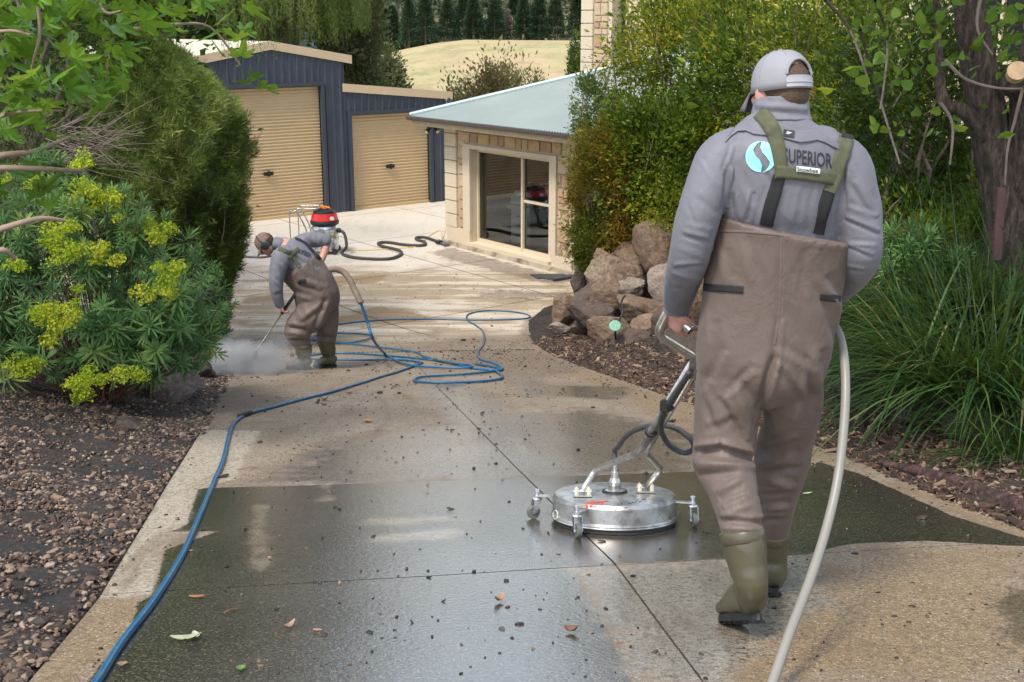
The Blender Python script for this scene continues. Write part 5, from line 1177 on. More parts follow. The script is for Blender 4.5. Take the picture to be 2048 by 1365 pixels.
def clump(u, v, Y, R_, n, seed, label, sc=1.0, extra=0, lean=(0, 0)):
    c = P(u, v, Y); zb = float(T(c.x, c.y)); zz = max(zb, c.z); B = thing('grass_clump', (c.x, c.y, zz), label, 'grass'); rng = np.random.default_rng(seed)
    def one():
        a_ = rng.uniform(0, 6.28); r_ = R_ * rng.random() ** .5; x, y = r_ * math.cos(a_), r_ * math.sin(a_)
        az = math.atan2(-x, y) + rng.normal(0, .7) if rng.random() < .75 else rng.uniform(0, 6.28)
        return x, y, az, sc * rng.uniform(.6, 1.25), rng.integers(22), float(T(c.x + x, c.y + y)) - zz if zz <= zb + .2 else rng.uniform(-.1, .05)
    for _ in range(n):
        x, y, az, s_, k_, dz = one(); o = bpy.data.objects.new('blade', BLM[int(k_)]); C.objects.link(o); o.parent = B
        o.matrix_local = Matrix.Translation((x, y, dz)) @ Matrix.Rotation(az, 4, 'Z') @ Matrix.Rotation(rng.normal(0, .15), 4, 'X') @ Matrix.Scale(s_, 4)
    if extra:
        vs = []; fs = []; tn = []
        for _ in range(extra):
            x, y, az, s_, k_, dz = one(); bv, bf = blade(rng.uniform(.8, 1.4), rng.uniform(.008, .013), rng.uniform(.15, 1.2), rng.uniform(.15, .6), 0, 5)
            bv = bv * s_; ca, sa = math.cos(az), math.sin(az); w_ = np.stack([bv[:, 0] * ca - bv[:, 1] * sa + x + c.x, bv[:, 0] * sa + bv[:, 1] * ca + y + c.y, bv[:, 2] + dz + zz], 1)
            b0 = len(vs) and sum(len(q) for q in vs); fs += [tuple(i + b0 for i in f) for f in bf]; vs.append(w_); tn.append(np.full(len(w_), rng.random() * .999))
        V = np.concatenate(vs); me = np_mesh('blades', V, np.concatenate([np.array(f) for f in fs]), np.full(len(fs), 4), BLD, False, {'tint': np.concatenate(tn)}); o = link('blades', me, B); o['kind'] = 'stuff'
clump(1965, 760, 7.0, .45, 290, 131, 'big clump of long strappy green leaves at the right edge, nearest to the drive', 1.1, 900)
clump(1850, 690, 8.3, .45, 280, 132, 'big clump of long strappy leaves left of the one at the right edge', 1.15, 1000)
clump(1990, 640, 7.9, .40, 240, 133, 'clump of strappy leaves behind and above, under the big tree trunk', 1.1, 700)
clump(1740, 640, 9.6, .35, 200, 134, 'clump of thin green leaves right behind the near worker\'s elbow', .9, 500)
clump(2050, 930, 6.2, .25, 130, 135, 'drooping leaf clump overhanging the red-brown log at the right edge', .75, 150)
clump(380, 865, 7.75, .02, 30, 136, 'tiny grass tuft at the left edge of the drive', .16)
clump(1850, 380, 10.8, .3, 120, 137, 'fine tall grass tuft among the shrubs left of the trunk', .9, 120)
# log along the right edge
lp = [G(1745, 940), G(1840, 965), G(1930, 1000), G(2010, 1035), G(2090, 1065)]
b = bark_tube([Vector((q.x + .05 + .01 * i, q.y + .02, q.z + .035)) for i, q in enumerate(lp)], [.018, .036, .045, .05, .06], 14, 9); LOG = NT('log_redbrown'); p = LOG.pos(); n_ = LOG.noise(LOG.scale(p, (6, 6, 6)), 4, 6, .7)
LOG.bs(Base_Color=LOG.ramp(n_, [(.38, (.014, .008, .007)), (.52, (.06, .028, .022)), (.68, (.15, .08, .06))]), Roughness=.7, Normal=LOG.bump(n_, .8, .03)); o = b.build('log', LOG.m, None, True); tag(o, 'red-brown fallen log lying along the right edge of the drive', 'log')
# single leaves and twigs lying on the drive
def litter(u, v, L, ang, col, label, kind='leaf', w=.4, curl=.2):
    c = G(u, v); n = 8; vs = []; fs = []
    if kind == 'leaf':
        for i in range(n + 1):
            t_ = i / n; ww = w * L * math.sin(math.pi * min(1, t_ * .92 + .04)) ** .8 * .5; zc_ = .006 + curl * L * (t_ - .5) ** 2 * 2; vs += [(-ww, (t_ - .5) * L, zc_ + ww * .5), (0, (t_ - .5) * L, zc_), (ww, (t_ - .5) * L, zc_ + ww * .45)]
        for i in range(n): a_ = 3 * i; fs += [(a_, a_ + 1, a_ + 4, a_ + 3), (a_ + 1, a_ + 2, a_ + 5, a_ + 4)]
        me = bpy.data.meshes.new('fallen_leaf'); me.from_pydata(vs, [], fs); me.materials.append(mat('litter_%s' % col[0], col[1], .5, .2, 20)); o = bpy.data.objects.new('fallen_leaf', me)
    else:
        b = MB(); b.tube(smooth_path([(0, -L / 2, .005), (.08 * L, -.1 * L, .012), (-.03 * L, .2 * L, .008), (.05 * L, L / 2, .006)], 4), .003, 5); me = b.mesh('twig', mat('litter_%s' % col[0], col[1], .7)); o = bpy.data.objects.new('twig', me)
    C.objects.link(o); o.location = c; o.rotation_euler = (-math.atan(.2), 0, R(ang)); tag(o, label, kind)
OR = ('orange', (.26, .10, .035)); BR_ = ('brown', (.16, .08, .045)); PALE = ('pale', (.26, .27, .16)); GN = ('green', (.12, .22, .04)); TANL = ('tan', (.28, .16, .10))
litter(735, 845, .09, 20, ('rust', (.45, .17, .02)), 'rust-orange leaf standing out just above the joint across the drive', w=.75)
litter(395, 1198, .07, 70, OR, 'narrow orange leaf on the wet concrete just right of the blue hose', w=.3)
litter(375, 1282, .11, 80, ('pale', (.26, .27, .16)), 'long curved pale green leaf near the bottom left of the drive', w=.3, curl=.3)
litter(392, 1276, .07, 25, ('cream', (.40, .40, .30)), 'short pale leaf tip crossing the long curved one', w=.35)
litter(998, 1205, .065, -25, TANL, 'pinkish tan curled leaf on the shiny wet concrete', w=.45, curl=.7)
litter(1145, 1266, .05, 60, BR_, 'brown crumpled leaf in front of the surface cleaner', w=.9, curl=.7)
litter(575, 1258, .06, -35, TANL, 'small tan leaf with a raised tip in the dark wet area', w=.4, curl=.7)
litter(636, 1265, .04, 60, TANL, 'tiny tan leaf right of the raised-tip one', w=.4)
litter(482, 1342, .04, 10, GN, 'little green and orange leaf near the bottom edge', w=.7)
litter(700, 770 + 18, .08, 70, BR_, 'small brown leaf beside the blue hose coils', w=.5)
litter(790, 775, .07, 80, BR_, 'brown scrap of bark in the middle of the drive above the joint', w=.5)
litter(1140, 818, .11, 85, BR_, 'short dark twig on the damp right side of the drive', 'twig')
litter(490, 940, .16, 75, BR_, 'thin brown twig on the dry left side of the drive', 'twig')
litter(460, 1225, .06, -30, BR_, 'small dark twig on the wet concrete', 'twig')
litter(815, 798, .08, 60, TANL, 'pale little twig above the joint in the drive', 'twig')
litter(650, 802, .09, 80, ('moss', (.10, .085, .03)), 'tuft of mossy debris touching the blue hose', w=.6, curl=.8)
litter(245, 1334, .035, 10, TANL, 'pale pinkish stone-like leaf scrap by the blue hose at the bottom', w=.9)
litter(1615, 990, .05, 80, PALE, 'pale leaf on the dark wet strip right of the near worker', w=.4)
# ------------------------------------------------------------------ figures
def ell(b, c, r, ax=None, seg=20, ring=12):
    ax = ax or (Vector((1, 0, 0)), Vector((0, 1, 0)), Vector((0, 0, 1))); c = Vector(c); vs = []
    for i in range(ring + 1):
        ph = math.pi * i / ring; 
        for k in range(seg):
            th = 2 * math.pi * k / seg; s_ = max(.02, math.sin(ph))
            vs.append(c + ax[0] * (r[0] * s_ * math.cos(th)) + ax[1] * (r[1] * s_ * math.sin(th)) + ax[2] * (r[2] * math.cos(ph)))
    fs = [((i + 1) * seg + k, (i + 1) * seg + (k + 1) % seg, i * seg + (k + 1) % seg, i * seg + k) for i in range(ring) for k in range(seg)]
    fs += [tuple(range(seg)), tuple(ring * seg + k for k in reversed(range(seg)))]
    b.add(vs, fs)
def limb(b, pts, rad, side=Vector((1, 0, 0)), n=5, seg=28, ex=2.0, caps=None):
    """loft an oval tube: rad holds (half width along side, half depth)"""
    sides = side if isinstance(side, list) else [side] * len(pts)
    pp = smooth_path(pts, n); ra = smooth_vals([r[0] for r in rad], n); rb = smooth_vals([r[1] for r in rad], n); sd = smooth_path(sides, n); rings = []
    if caps is None: caps = True
    for i, p_ in enumerate(pp):
        t_ = (pp[min(i + 1, len(pp) - 1)] - pp[max(i - 1, 0)]).normalized(); s_ = sd[i]; s_ = (s_ - t_ * s_.dot(t_)).normalized(); d_ = t_.cross(s_); ring = []
        for k in range(seg):
            th = 2 * math.pi * k / seg; c_, q_ = math.cos(th), math.sin(th); e_ = 2 / ex
            ring.append(p_ + s_ * (ra[i] * math.copysign(abs(c_) ** e_, c_)) + d_ * (rb[i] * math.copysign(abs(q_) ** e_, q_)))
        rings.append(ring)
    def closing(r_, p_, t_, sgn):
        out = []
        for f_, o_ in ((.75, .35), (.4, .6)):
            m = min(ra[0 if sgn < 0 else -1], rb[0 if sgn < 0 else -1]) * .8
            out.append([p_ + (q - p_) * f_ + t_ * (sgn * m * o_) for q in r_])
        return out
    if caps:
        t0 = (pp[1] - pp[0]).normalized(); t1 = (pp[-1] - pp[-2]).normalized()
        rings = list(reversed(closing(rings[0], pp[0], t0, -1))) + rings + closing(rings[-1], pp[-1], t1, 1)
    b.loft(rings)
def remesh(b, name, m, parent, vox=.009, sm=2, creases=(), fine=0.0, fine_s=18, col=None):
    me = b.mesh(name, m); bm = bmesh.new(); bm.from_mesh(me); bmesh.ops.recalc_face_normals(bm, faces=list(bm.faces)); bm.to_mesh(me); bm.free()
    o = bpy.data.objects.new(name, me); C.objects.link(o)
    md = o.modifiers.new('r', 'REMESH'); md.mode = 'VOXEL'; md.voxel_size = vox; md.use_smooth_shade = True
    if sm: ms = o.modifiers.new('s', 'SMOOTH'); ms.iterations = sm; ms.factor = .5
    dg = bpy.context.evaluated_depsgraph_get(); dg.update(); me2 = bpy.data.meshes.new_from_object(o.evaluated_get(dg)); bpy.data.objects.remove(o)
    nv = len(me2.vertices); co = np.empty(nv * 3, np.float32); me2.vertices.foreach_get('co', co); co = co.reshape(-1, 3).astype(float); nr = np.empty(nv * 3, np.float32); me2.vertices.foreach_get('normal', nr); nr = nr.reshape(-1, 3).astype(float)
    if len(creases) or fine:
        y = co[:, 1] * CP + (CAMZ - co[:, 2]) * SP; u = 1024 + co[:, 0] / y * F; v = 682.5 - (-(co[:, 1] * -SP) * 1 + 0 * y) * 0 - ((co[:, 1] * SP + (co[:, 2] - CAMZ) * CP) / y * F)
        face = np.clip(-(nr[:, 1] * .95 - nr[:, 2] * .1) * 2.2 + .25, 0, 1) if True else 1; disp = np.zeros(nv)
        for (u0, v0, u1, v1, w, a) in creases:
            e = np.array((u1 - u0, v1 - v0)); L2 = e @ e; wx, wy = u - u0, v - v0; tt = (wx * e[0] + wy * e[1]) / L2; tc = np.clip(tt, 0, 1)
            d = np.hypot(wx - e[0] * tc, wy - e[1] * tc); sg = (wx * e[1] - wy * e[0]) / math.sqrt(L2)
            disp += a * np.exp(-(d / w) ** 2) * (1 - .5 * np.abs(2 * tc - 1) ** 2) - a * .55 * np.exp(-((d - 2.0 * w) / w) ** 2) * (sg > 0) * (tt > 0) * (tt < 1)
        disp *= face
        if fine:
            q = co * fine_s; disp += fine * np.array([mnoise.noise(Vector((p_[0], p_[1], p_[2] * .55))) + .5 * (1 - 2 * abs(mnoise.noise(Vector((p_[0] * 1.3 + 9, p_[1], p_[2] * .9 + p_[0] * .8))))) for p_ in q])
        co += nr * disp[:, None]; me2.vertices.foreach_set('co', co.astype(np.float32).ravel()); me2.update()
    me2.materials.clear(); me2.materials.append(m); me2.polygons.foreach_set('use_smooth', [True] * len(me2.polygons)); me2.name = name
    return link(name, me2, parent)
def bvh(objs):
    vs = []; fs = []
    for o in objs:
        l = wloc(o); b0 = len(vs); vs += [v.co + l for v in o.data.vertices]; fs += [tuple(i + b0 for i in p_.vertices) for p_ in o.data.polygons]
    return BVHTree.FromPolygons(vs, fs)
def cast(tr, u, v, off=.003):
    r = ray(u, v).normalized(); h = tr.ray_cast(Vector((0, 0, CAMZ)), r)
    if h[0] is None: return None
    n = h[1] if h[1].dot(r) < 0 else -h[1]; return h[0] + (n * .5 - r * .5).normalized() * off
def strap(tr, pts, wpx, off, m, name, parent, thick=.004, n=8, off2=None):   # a webbing strip lying on a surface
    pp = smooth_path([Vector((u, v, 0)) for u, v in pts], n); ws = smooth_vals(wpx if hasattr(wpx, '__len__') else [wpx] * len(pts), n); L = []; 
    for i, q in enumerate(pp):
        t_ = (pp[min(i + 1, len(pp) - 1)] - pp[max(0, i - 1)]).normalized(); s_ = Vector((-t_.y, t_.x, 0)); row = []
        for k in (-1, -.5, 0, .5, 1):
            h = cast(tr, q.x + s_.x * ws[i] / 2 * k, q.y + s_.y * ws[i] / 2 * k, off); row.append(h)
        L.append(row)
    for k in range(5):                            # fill misses from neighbours
        for i in range(len(L)):
            if L[i][k] is None:
                c_ = [L[j][k] for j in list(range(i - 1, -1, -1)) + list(range(i + 1, len(L))) if L[j][k] is not None]
                L[i][k] = c_[0].copy() if c_ else None
    b = MB(); vs = []; cam_ = Vector((0, 0, CAMZ))
    for row in L:
        md = sum(((p_ - cam_).length for p_ in row), 0) / 5
        front = [cam_ + (p_ - cam_).normalized() * ((p_ - cam_).length * .45 + md * .55) for p_ in row]
        vs += front + [p_ + (p_ - cam_).normalized() * thick for p_ in front]
    fs = []
    for i in range(len(L) - 1):
        a_ = i * 10; c_ = a_ + 10
        for k in range(4): fs += [(a_ + k, a_ + k + 1, c_ + k + 1, c_ + k), (a_ + 5 + k, c_ + 5 + k, c_ + 6 + k, a_ + 6 + k)]
        fs += [(a_, c_, c_ + 5, a_ + 5), (a_ + 4, a_ + 9, c_ + 9, c_ + 4)]
    b.add(vs, fs); o = b.build(name, m, parent, True); return o
def patch(tr, outline_rows, off, m, name, parent):   # rows of pixel points -> grid lying on the surface
    vs = []; 
    for row in outline_rows:
        for u, v in row:
            h = cast(tr, u, v, off); vs.append(h if h is not None else (vs[-1] if vs else None))
    w = len(outline_rows[0]); fs = [(i * w + k, i * w + k + 1, (i + 1) * w + k + 1, (i + 1) * w + k) for i in range(len(outline_rows) - 1) for k in range(w - 1)]
    b = MB(); b.add(vs, fs); return b.build(name, m, parent, True)
def flat_print(tr, polys, off, m, name, parent, sub=3):   # 2D polygons in picture units laid on the surface
    bm = bmesh.new()
    for pl in polys:
        bm.faces.new([bm.verts.new((x, y, 0)) for x, y in pl])
    bmesh.ops.triangulate(bm, faces=list(bm.faces)); 
    for _ in range(sub):
        bmesh.ops.subdivide_edges(bm, edges=[e for e in bm.edges if e.calc_length() > 5], cuts=1)
        bmesh.ops.triangulate(bm, faces=list(bm.faces))
    last = None
    for v in bm.verts:
        h = cast(tr, v.co.x, v.co.y, off); v.co = h if h is not None else (last or Vector((0, 0, 0))); last = v.co.copy()
    me = bpy.data.meshes.new(name); bm.to_mesh(me); bm.free(); me.materials.append(m); return link(name, me, parent)
def text_polys(txt, u0, v0, u1, v1, slope=0.0, bold=0.0):
    cu = bpy.data.curves.new('t', 'FONT'); cu.body = txt; cu.size = 1; cu.resolution_u = 3; cu.offset = bold; o = bpy.data.objects.new('t', cu); C.objects.link(o)
    dg = bpy.context.evaluated_depsgraph_get(); dg.update(); me = bpy.data.meshes.new_from_object(o.evaluated_get(dg)); bpy.data.objects.remove(o)
    xs = [v.co.x for v in me.vertices]; ys = [v.co.y for v in me.vertices]; x0, x1, y0, y1 = min(xs), max(xs), min(ys), max(ys)
    def mp(c): a_ = (c.x - x0) / (x1 - x0); d_ = (c.y - y0) / (y1 - y0); return (u0 + (u1 - u0) * a_, v1 + (v0 - v1) * d_ + slope * a_)
    return [[mp(me.vertices[i].co) for i in p_.vertices] for p_ in me.polygons]

def cloth(name, col, bs=900, rough=.75, stain=None, folds=9.0, fs=.6, sh=.15):
    t = NT(name); p = t.obj(); n1 = t.noise(p, 5, 6, .6); w0 = t.noise(t.scale(p, (1, 1, .5), (.3, .2, 0)), folds * .8, 3, .5, 1.2); w1 = t.noise(t.scale(p, (1, 1, .6), (-.5, .3, .2)), folds * 2.2, 4, .6, .8)
    w = t.math('ADD', t.math('SUBTRACT', 1.0, t.math('MULTIPLY', t.math('ABSOLUTE', t.math('SUBTRACT', w0, .5)), 5.0, clamp=True)), t.math('MULTIPLY', t.math('SUBTRACT', 1.0, t.math('MULTIPLY', t.math('ABSOLUTE', t.math('SUBTRACT', w1, .5)), 5.0, clamp=True)), .4))
    c = t.mix(t.step(n1, .3, .7), tuple(k * .9 for k in col), tuple(min(1, k * 1.1) for k in col))
    if stain: c = t.mix(t.math('MULTIPLY', t.step(t.noise(p, 3.2, 6, .7), .5, .7), .55), c, stain)
    t.bs(Base_Color=c, Roughness=rough, Sheen_Weight=sh * .4, Sheen_Roughness=.5, Specular_IOR_Level=.35)
    b1 = t.bump(w, fs, .02); b2 = t.n('Bump', {'Height': t.noise(p, bs, 2), 'Strength': .12, 'Distance': .001, 'Normal': b1}); t.bs(Normal=b2.outputs[0]); return t.m
SHIRT = cloth('shirt_grey', (.150, .148, .170), folds=6, fs=.13, rough=.62)
WADER = cloth('wader_taupe', (.125, .093, .077), rough=.55, stain=(.095, .068, .052), folds=5, fs=.2)
BOOT = mat('rubber_boot_olive', (.080, .072, .040), .4, .12, 5, bump=.12, bs=25, dirt=(.06, .05, .03), ds=5, da=.6)
SOLE = mat('boot_sole_black', (.008, .008, .009), .5)
SKIN = NT('skin'); n_ = SKIN.noise(SKIN.obj(), 30, 4); SKIN.bs(Base_Color=SKIN.ramp(n_, [(.3, (.42, .19, .14)), (.7, (.55, .29, .215))]), Roughness=.5, Subsurface_Weight=.12, Subsurface_Scale=.01); SKIN = SKIN.m
HAIR = mat('hair_brown', (.075, .045, .028), .8, .3, 120, bump=.8, bs=260, bd=.003)
CAPG = mat('cap_grey', (.25, .25, .27), .8, .06, 8, bump=.15, bs=400); CAPD = mat('cap_bill_dark', (.14, .13, .135), .8)
OLV = mat('strap_olive', (.075, .078, .042), .8, .15, 40, bump=.3, bs=500, bd=.001); WEB = mat('strap_black', (.010, .010, .012), .75, .1, 40, bump=.3, bs=500, bd=.001)
def head(b, c, fwd, up, s=1.0):                  # skull, jaw, nose, brow, lips, ears: returns frame
    fwd = fwd.normalized(); side = fwd.cross(up).normalized(); up = side.cross(fwd); ax = (side, fwd, up)
    L = lambda x, y, z: c + side * (x * s) + fwd * (y * s) + up * (z * s)
    ell(b, L(0, -.012, .03), (.076 * s, .098 * s, .092 * s), ax); ell(b, L(0, .02, -.035), (.060 * s, .072 * s, .078 * s), ax); ell(b, L(0, .055, -.085), (.034 * s, .032 * s, .028 * s), ax)
    limb(b, [L(0, .082, .015), L(0, .094, -.01), L(0, .108, -.032), L(0, .088, -.042)], [(.010 * s, .010 * s), (.012 * s, .012 * s), (.017 * s, .013 * s), (.012 * s, .008 * s)], side, seg=12)
    ell(b, L(0, .080, .032), (.052 * s, .014 * s, .012 * s), ax, 14, 8); ell(b, L(0, .084, -.060), (.024 * s, .010 * s, .005 * s), ax, 14, 8); ell(b, L(0, .082, -.070), (.020 * s, .010 * s, .006 * s), ax, 14, 8)
    for q in (-1, 1):
        a_ = (fwd * .9 + side * q * .35).normalized(); ell(b, L(q * .078, -.005, -.012), (.010 * s, .021 * s, .033 * s), (a_.cross(up).normalized(), a_, up), 14, 10); ell(b, L(q * .045, .055, -.02), (.02 * s, .02 * s, .022 * s), ax, 12, 8)
    return L, ax
def hand(b, wr, d, n, curl=1.0, s=1.0, thumb=1, spread=.0):   # d towards the fingers, n out of the palm, thumb +1/-1 side
    d = d.normalized(); n = (n - d * n.dot(d)).normalized(); sd_ = d.cross(n) * thumb
    pc_ = wr + d * .05 * s; limb(b, [wr - d * .02, wr + d * .015 * s, wr + d * .05 * s, wr + d * .09 * s], [(.026 * s, .020 * s), (.030 * s, .019 * s), (.041 * s, .017 * s), (.040 * s, .014 * s)], sd_, seg=20)
    for i, (o_, L_) in enumerate(((.030, .072), (.010, .080), (-.010, .075), (-.029, .060))):
        base = wr + d * (.088 - .006 * abs(i - 1)) * s + sd_ * (o_ * s); a_ = [0, .75 * curl, 1.65 * curl, 2.5 * curl]; p_ = base - d * .02 * s; pts = [p_]; q = base.copy(); pts.append(q.copy())
        for j, f_ in enumerate((.45, .32, .23)):
            an = a_[j + 1]; q = q + (d * math.cos(an) + n * math.sin(an)) * (L_ * f_ * s); pts.append(q.copy())
        r0 = .0095 * s; limb(b, pts, [(r0, r0), (r0, r0), (r0 * .95, r0 * .95), (r0 * .85, r0 * .85), (r0 * .7, r0 * .7)], sd_, 3, 12)
    tb_ = wr + d * .025 * s + sd_ * .026 * s; t1 = tb_ + (d * .6 + sd_ * .6 + n * .5).normalized() * .036 * s; t2 = t1 + (d * .75 + n * .75 + sd_ * .1).normalized() * .03 * s; t3 = t2 + (d * .5 + n * .8 - sd_ * .35).normalized() * .024 * s
    limb(b, [tb_, t1, t2, t3], [(.014 * s, .013 * s), (.0125 * s, .012 * s), (.0105 * s, .010 * s), (.007 * s, .007 * s)], sd_, 3, 12)
def boot(parent, ankle_top, ankle, heel, toe, rt, r=(.062, .052), up=None, label=None, name='boot', topdir=None):
    """wellington: shaft from ankle_top to ankle, foot from heel to toe; returns object"""
    f = (toe - heel).normalized(); up = up or Vector((0, 0, 1)); sd_ = f.cross(up).normalized(); up = sd_.cross(f); b = MB()
    Lf = (toe - heel).length; mid = lambda t_, h: heel.lerp(toe, t_) + up * h
    shf = [ankle_top, ankle_top.lerp(ankle, .3), ankle_top.lerp(ankle, .62), ankle, mid(.22, .055)]
    limb(b, shf, [(rt, rt * 1.08), (rt * .98, rt * 1.1), (rt * .88, rt * 1.02), (.050, .060), (.042, .062)], sd_, caps=True)
    limb(b, [mid(.05, .05), mid(.24, .066), mid(.46, .058), mid(.70, .040), mid(.93, .030)], [(.038, .050), (.045, .066), (.047, .056), (.050, .038), (.038, .026)], sd_)
    cr = []
    o = remesh(b, name, BOOT, parent, .008, 3, cr, .004, 14)
    if label: o['label'] = label
    # rim at the top, sole with heel block
    k = MB(); tx = (ankle_top - ankle).normalized(); s2 = (sd_ - tx * sd_.dot(tx)).normalized(); d2 = tx.cross(s2)
    limb(k, [ankle_top - tx * .03, ankle_top - tx * .028, ankle_top + tx * .004, ankle_top + tx * .006], [(rt * .98, rt * 1.07), (rt * 1.05, rt * 1.14), (rt * 1.05, rt * 1.14), (rt * .99, rt * 1.08)], sd_, 2, caps=False); k.build('rim', BOOT, o, True)
    k = MB(); rg = []
    out = []
    for i in range(24):
        th = 2 * math.pi * i / 24; x = math.cos(th); y = math.sin(th); t_ = .5 + .53 * x; w_ = (.046 if t_ > .55 else .037) * (1 - .12 * abs(t_ - .7)); out.append((t_, y * w_))
    for h in (-.014, .010): rg.append([heel.lerp(toe, t_) + sd_ * y + up * h for t_, y in out])
    k.loft(rg)
    for j in range(7):
        t_ = .06 + j * .14
        if 2 <= j <= 2: continue
        k.box(heel.lerp(toe, t_) + up * -.017, (.050, .026, .010), (sd_, f, up), .002)
    k.build('sole', SOLE, o); return o

# ------------------------------------------------------------------ near worker (seen from behind, pushing the surface cleaner)
Yb = 3.55
gz = float(z0(3.5)); PA = thing('person', (.80, 3.5, gz), 'worker in a backwards-facing pose, grey shirt, taupe chest waders and grey cap, pushing a surface cleaner', 'person')
PA['label'] = 'near worker seen from behind in grey cap, grey shirt and taupe waders with olive braces'
m_ = lambda u, v, Y: mpp(P(u, v, Y))
def px(u, v, Y, hw, d): return P(u, v, Y), (hw * m_(u, v, Y), d)
# continuous body under the clothes: head, neck, trunk, arms, hands, legs
b = MB(); hc = P(1558, 184, 3.56); hf = Vector((-.42, .86, -.18)); hu = Vector((-.02, .12, 1))
HL_, hax = head(b, hc, hf, hu, .94)
limb(b, [P(1560, 205, 3.54), P(1560, 245, 3.52), P(1560, 290, 3.52), P(1565, 400, 3.54), P(1550, 560, 3.56), P(1530, 680, 3.56), P(1522, 750, 3.56)], [(.062, .062), (.066, .062), (.15, .09), (.165, .105), (.15, .10), (.145, .10), (.10, .08)])
LA = [P(1470, 305, 3.52), P(1412, 385, 3.50), P(1383, 490, 3.52), P(1362, 560, 3.66), P(1356, 615, 3.80)]; limb(b, LA, [(.05, .05), (.045, .045), (.04, .04), (.035, .032), (.026, .022)])
RA = [P(1670, 320, 3.52), P(1722, 400, 3.50), P(1738, 500, 3.50), P(1700, 560, 3.72), P(1652, 590, 3.90)]; limb(b, RA, [(.05, .05), (.045, .045), (.04, .04), (.035, .032), (.026, .022)])
hand(b, P(1356, 612, 3.81), Vector((-.06, .35, -1)), Vector((.8, .5, 0)), .95, 1.0, 1); hand(b, P(1652, 590, 3.91), Vector((-.7, .5, -.2)), Vector((-.2, -.2, -1)), .8, 1.0, -1)
limb(b, [P(1465, 780, 3.56), P(1448, 925, 3.54), P(1482, 1060, 3.355), P(1500, 1160, 3.29)], [(.062, .062), (.048, .048), (.036, .036), (.025, .025)]); limb(b, [P(1582, 780, 3.60), P(1570, 925, 3.72), P(1547, 1060, 3.79), P(1544, 1140, 3.835)], [(.06, .06), (.045, .045), (.034, .034), (.022, .022)])
body = remesh(b, 'body', SKIN, PA, .0055, 1)
for q in (-1, 1): k = MB(); ell(k, HL_(q * .031, .073, .010), (.012, .012, .012), None, 14, 10); k.build('eye', mat('eye_white', (.8, .8, .78), .2), PA, True)
# hair: close-cropped cap of hair over the back of the skull
k = MB(); ell(k, HL_(0, -.018, .022), (.0760, .093, .082), hax, 28, 18); ell(k, HL_(0, -.045, -.02), (.062, .062, .052), hax, 24, 14); remesh(k, 'hair', HAIR, PA, .006, 2, (), .0015, 90)
# shirt
b = MB()
tor = [px(1562, 236, 3.535, 58, .075), px(1560, 252, 3.53, 82, .088), px(1560, 270, 3.53, 112, .10), px(1561, 300, 3.53, 133, .118), px(1565, 345, 3.54, 137, .13), px(1568, 400, 3.55, 134, .135), px(1566, 452, 3.56, 122, .118), px(1558, 540, 3.56, 112, .11), px(1548, 600, 3.57, 115, .12)]
limb(b, [t_[0] for t_ in tor], [t_[1] for t_ in tor], seg=40, ex=2.25)
A1 = [px(1482, 288, 3.53, 38, .062), px(1440, 318, 3.52, 46, .078), px(1412, 385, 3.50, 45, .074), px(1391, 455, 3.49, 43, .070), px(1378, 515, 3.53, 41, .066), px(1366, 560, 3.64, 36, .056), px(1357, 598, 3.77, 30, .046), px(1355, 612, 3.81, 27, .042)]
limb(b, [t_[0] for t_ in A1], [t_[1] for t_ in A1], seg=32)
A2 = [px(1650, 296, 3.53, 36, .062), px(1690, 326, 3.52, 46, .080), px(1713, 395, 3.50, 44, .076), px(1722, 455, 3.49, 42, .072), px(1722, 508, 3.50, 40, .068), px(1706, 545, 3.60, 36, .058), px(1676, 578, 3.80, 32, .046), px(1652, 592, 3.90, 28, .042)]
limb(b, [t_[0] for t_ in A2], [t_[1] for t_ in A2], seg=32)
cr = [(1448, 345, 1470, 440, 7, -.009), (1462, 340, 1500, 420, 8, .006), (1690, 345, 1672, 455, 7, -.009), (1500, 380, 1485, 440, 8, .007), (1530, 370, 1505, 445, 7, -.006), (1600, 385, 1580, 445, 8, .006), (1625, 372, 1612, 450, 7, -.006), (1560, 390, 1545, 445, 7, .005), (1660, 400, 1650, 450, 7, .005), (1500, 330, 1555, 365, 7, -.004),
 (1462, 300, 1444, 330, 6, -.006), (1455, 335, 1447, 420, 5, -.010), (1688, 330, 1690, 420, 5, -.010), (1400, 330, 1430, 380, 8, .005), (1390, 400, 1430, 430, 7, -.005), (1370, 450, 1425, 470, 8, .006), (1365, 480, 1415, 500, 6, -.009), (1355, 505, 1415, 520, 7, .006), (1350, 530, 1405, 535, 6, -.008), (1350, 550, 1400, 560, 6, .005), (1345, 580, 1380, 572, 5, -.006), (1375, 415, 1395, 465, 7, -.005),
 (1705, 345, 1745, 400, 7, .006), (1700, 380, 1745, 430, 6, -.008), (1695, 420, 1750, 440, 7, .006), (1690, 450, 1755, 470, 6, -.008), (1700, 475, 1750, 490, 6, .005), (1695, 500, 1745, 520, 6, -.008), (1690, 540, 1730, 545, 6, -.006), (1470, 400, 1460, 445, 5, -.006), (1520, 290, 1480, 330, 8, .003), (1600, 300, 1640, 330, 8, .003)]
cr = [(a0, b0 + random.uniform(-14, 14), a1, b1 + random.uniform(-14, 14), w_ * random.uniform(.5, 1.0), am * random.uniform(.35, 1.0)) for a0, b0, a1, b1, w_, am in cr]
shirt = remesh(b, 'shirt', SHIRT, PA, .0058, 2, cr, .0022, 16)
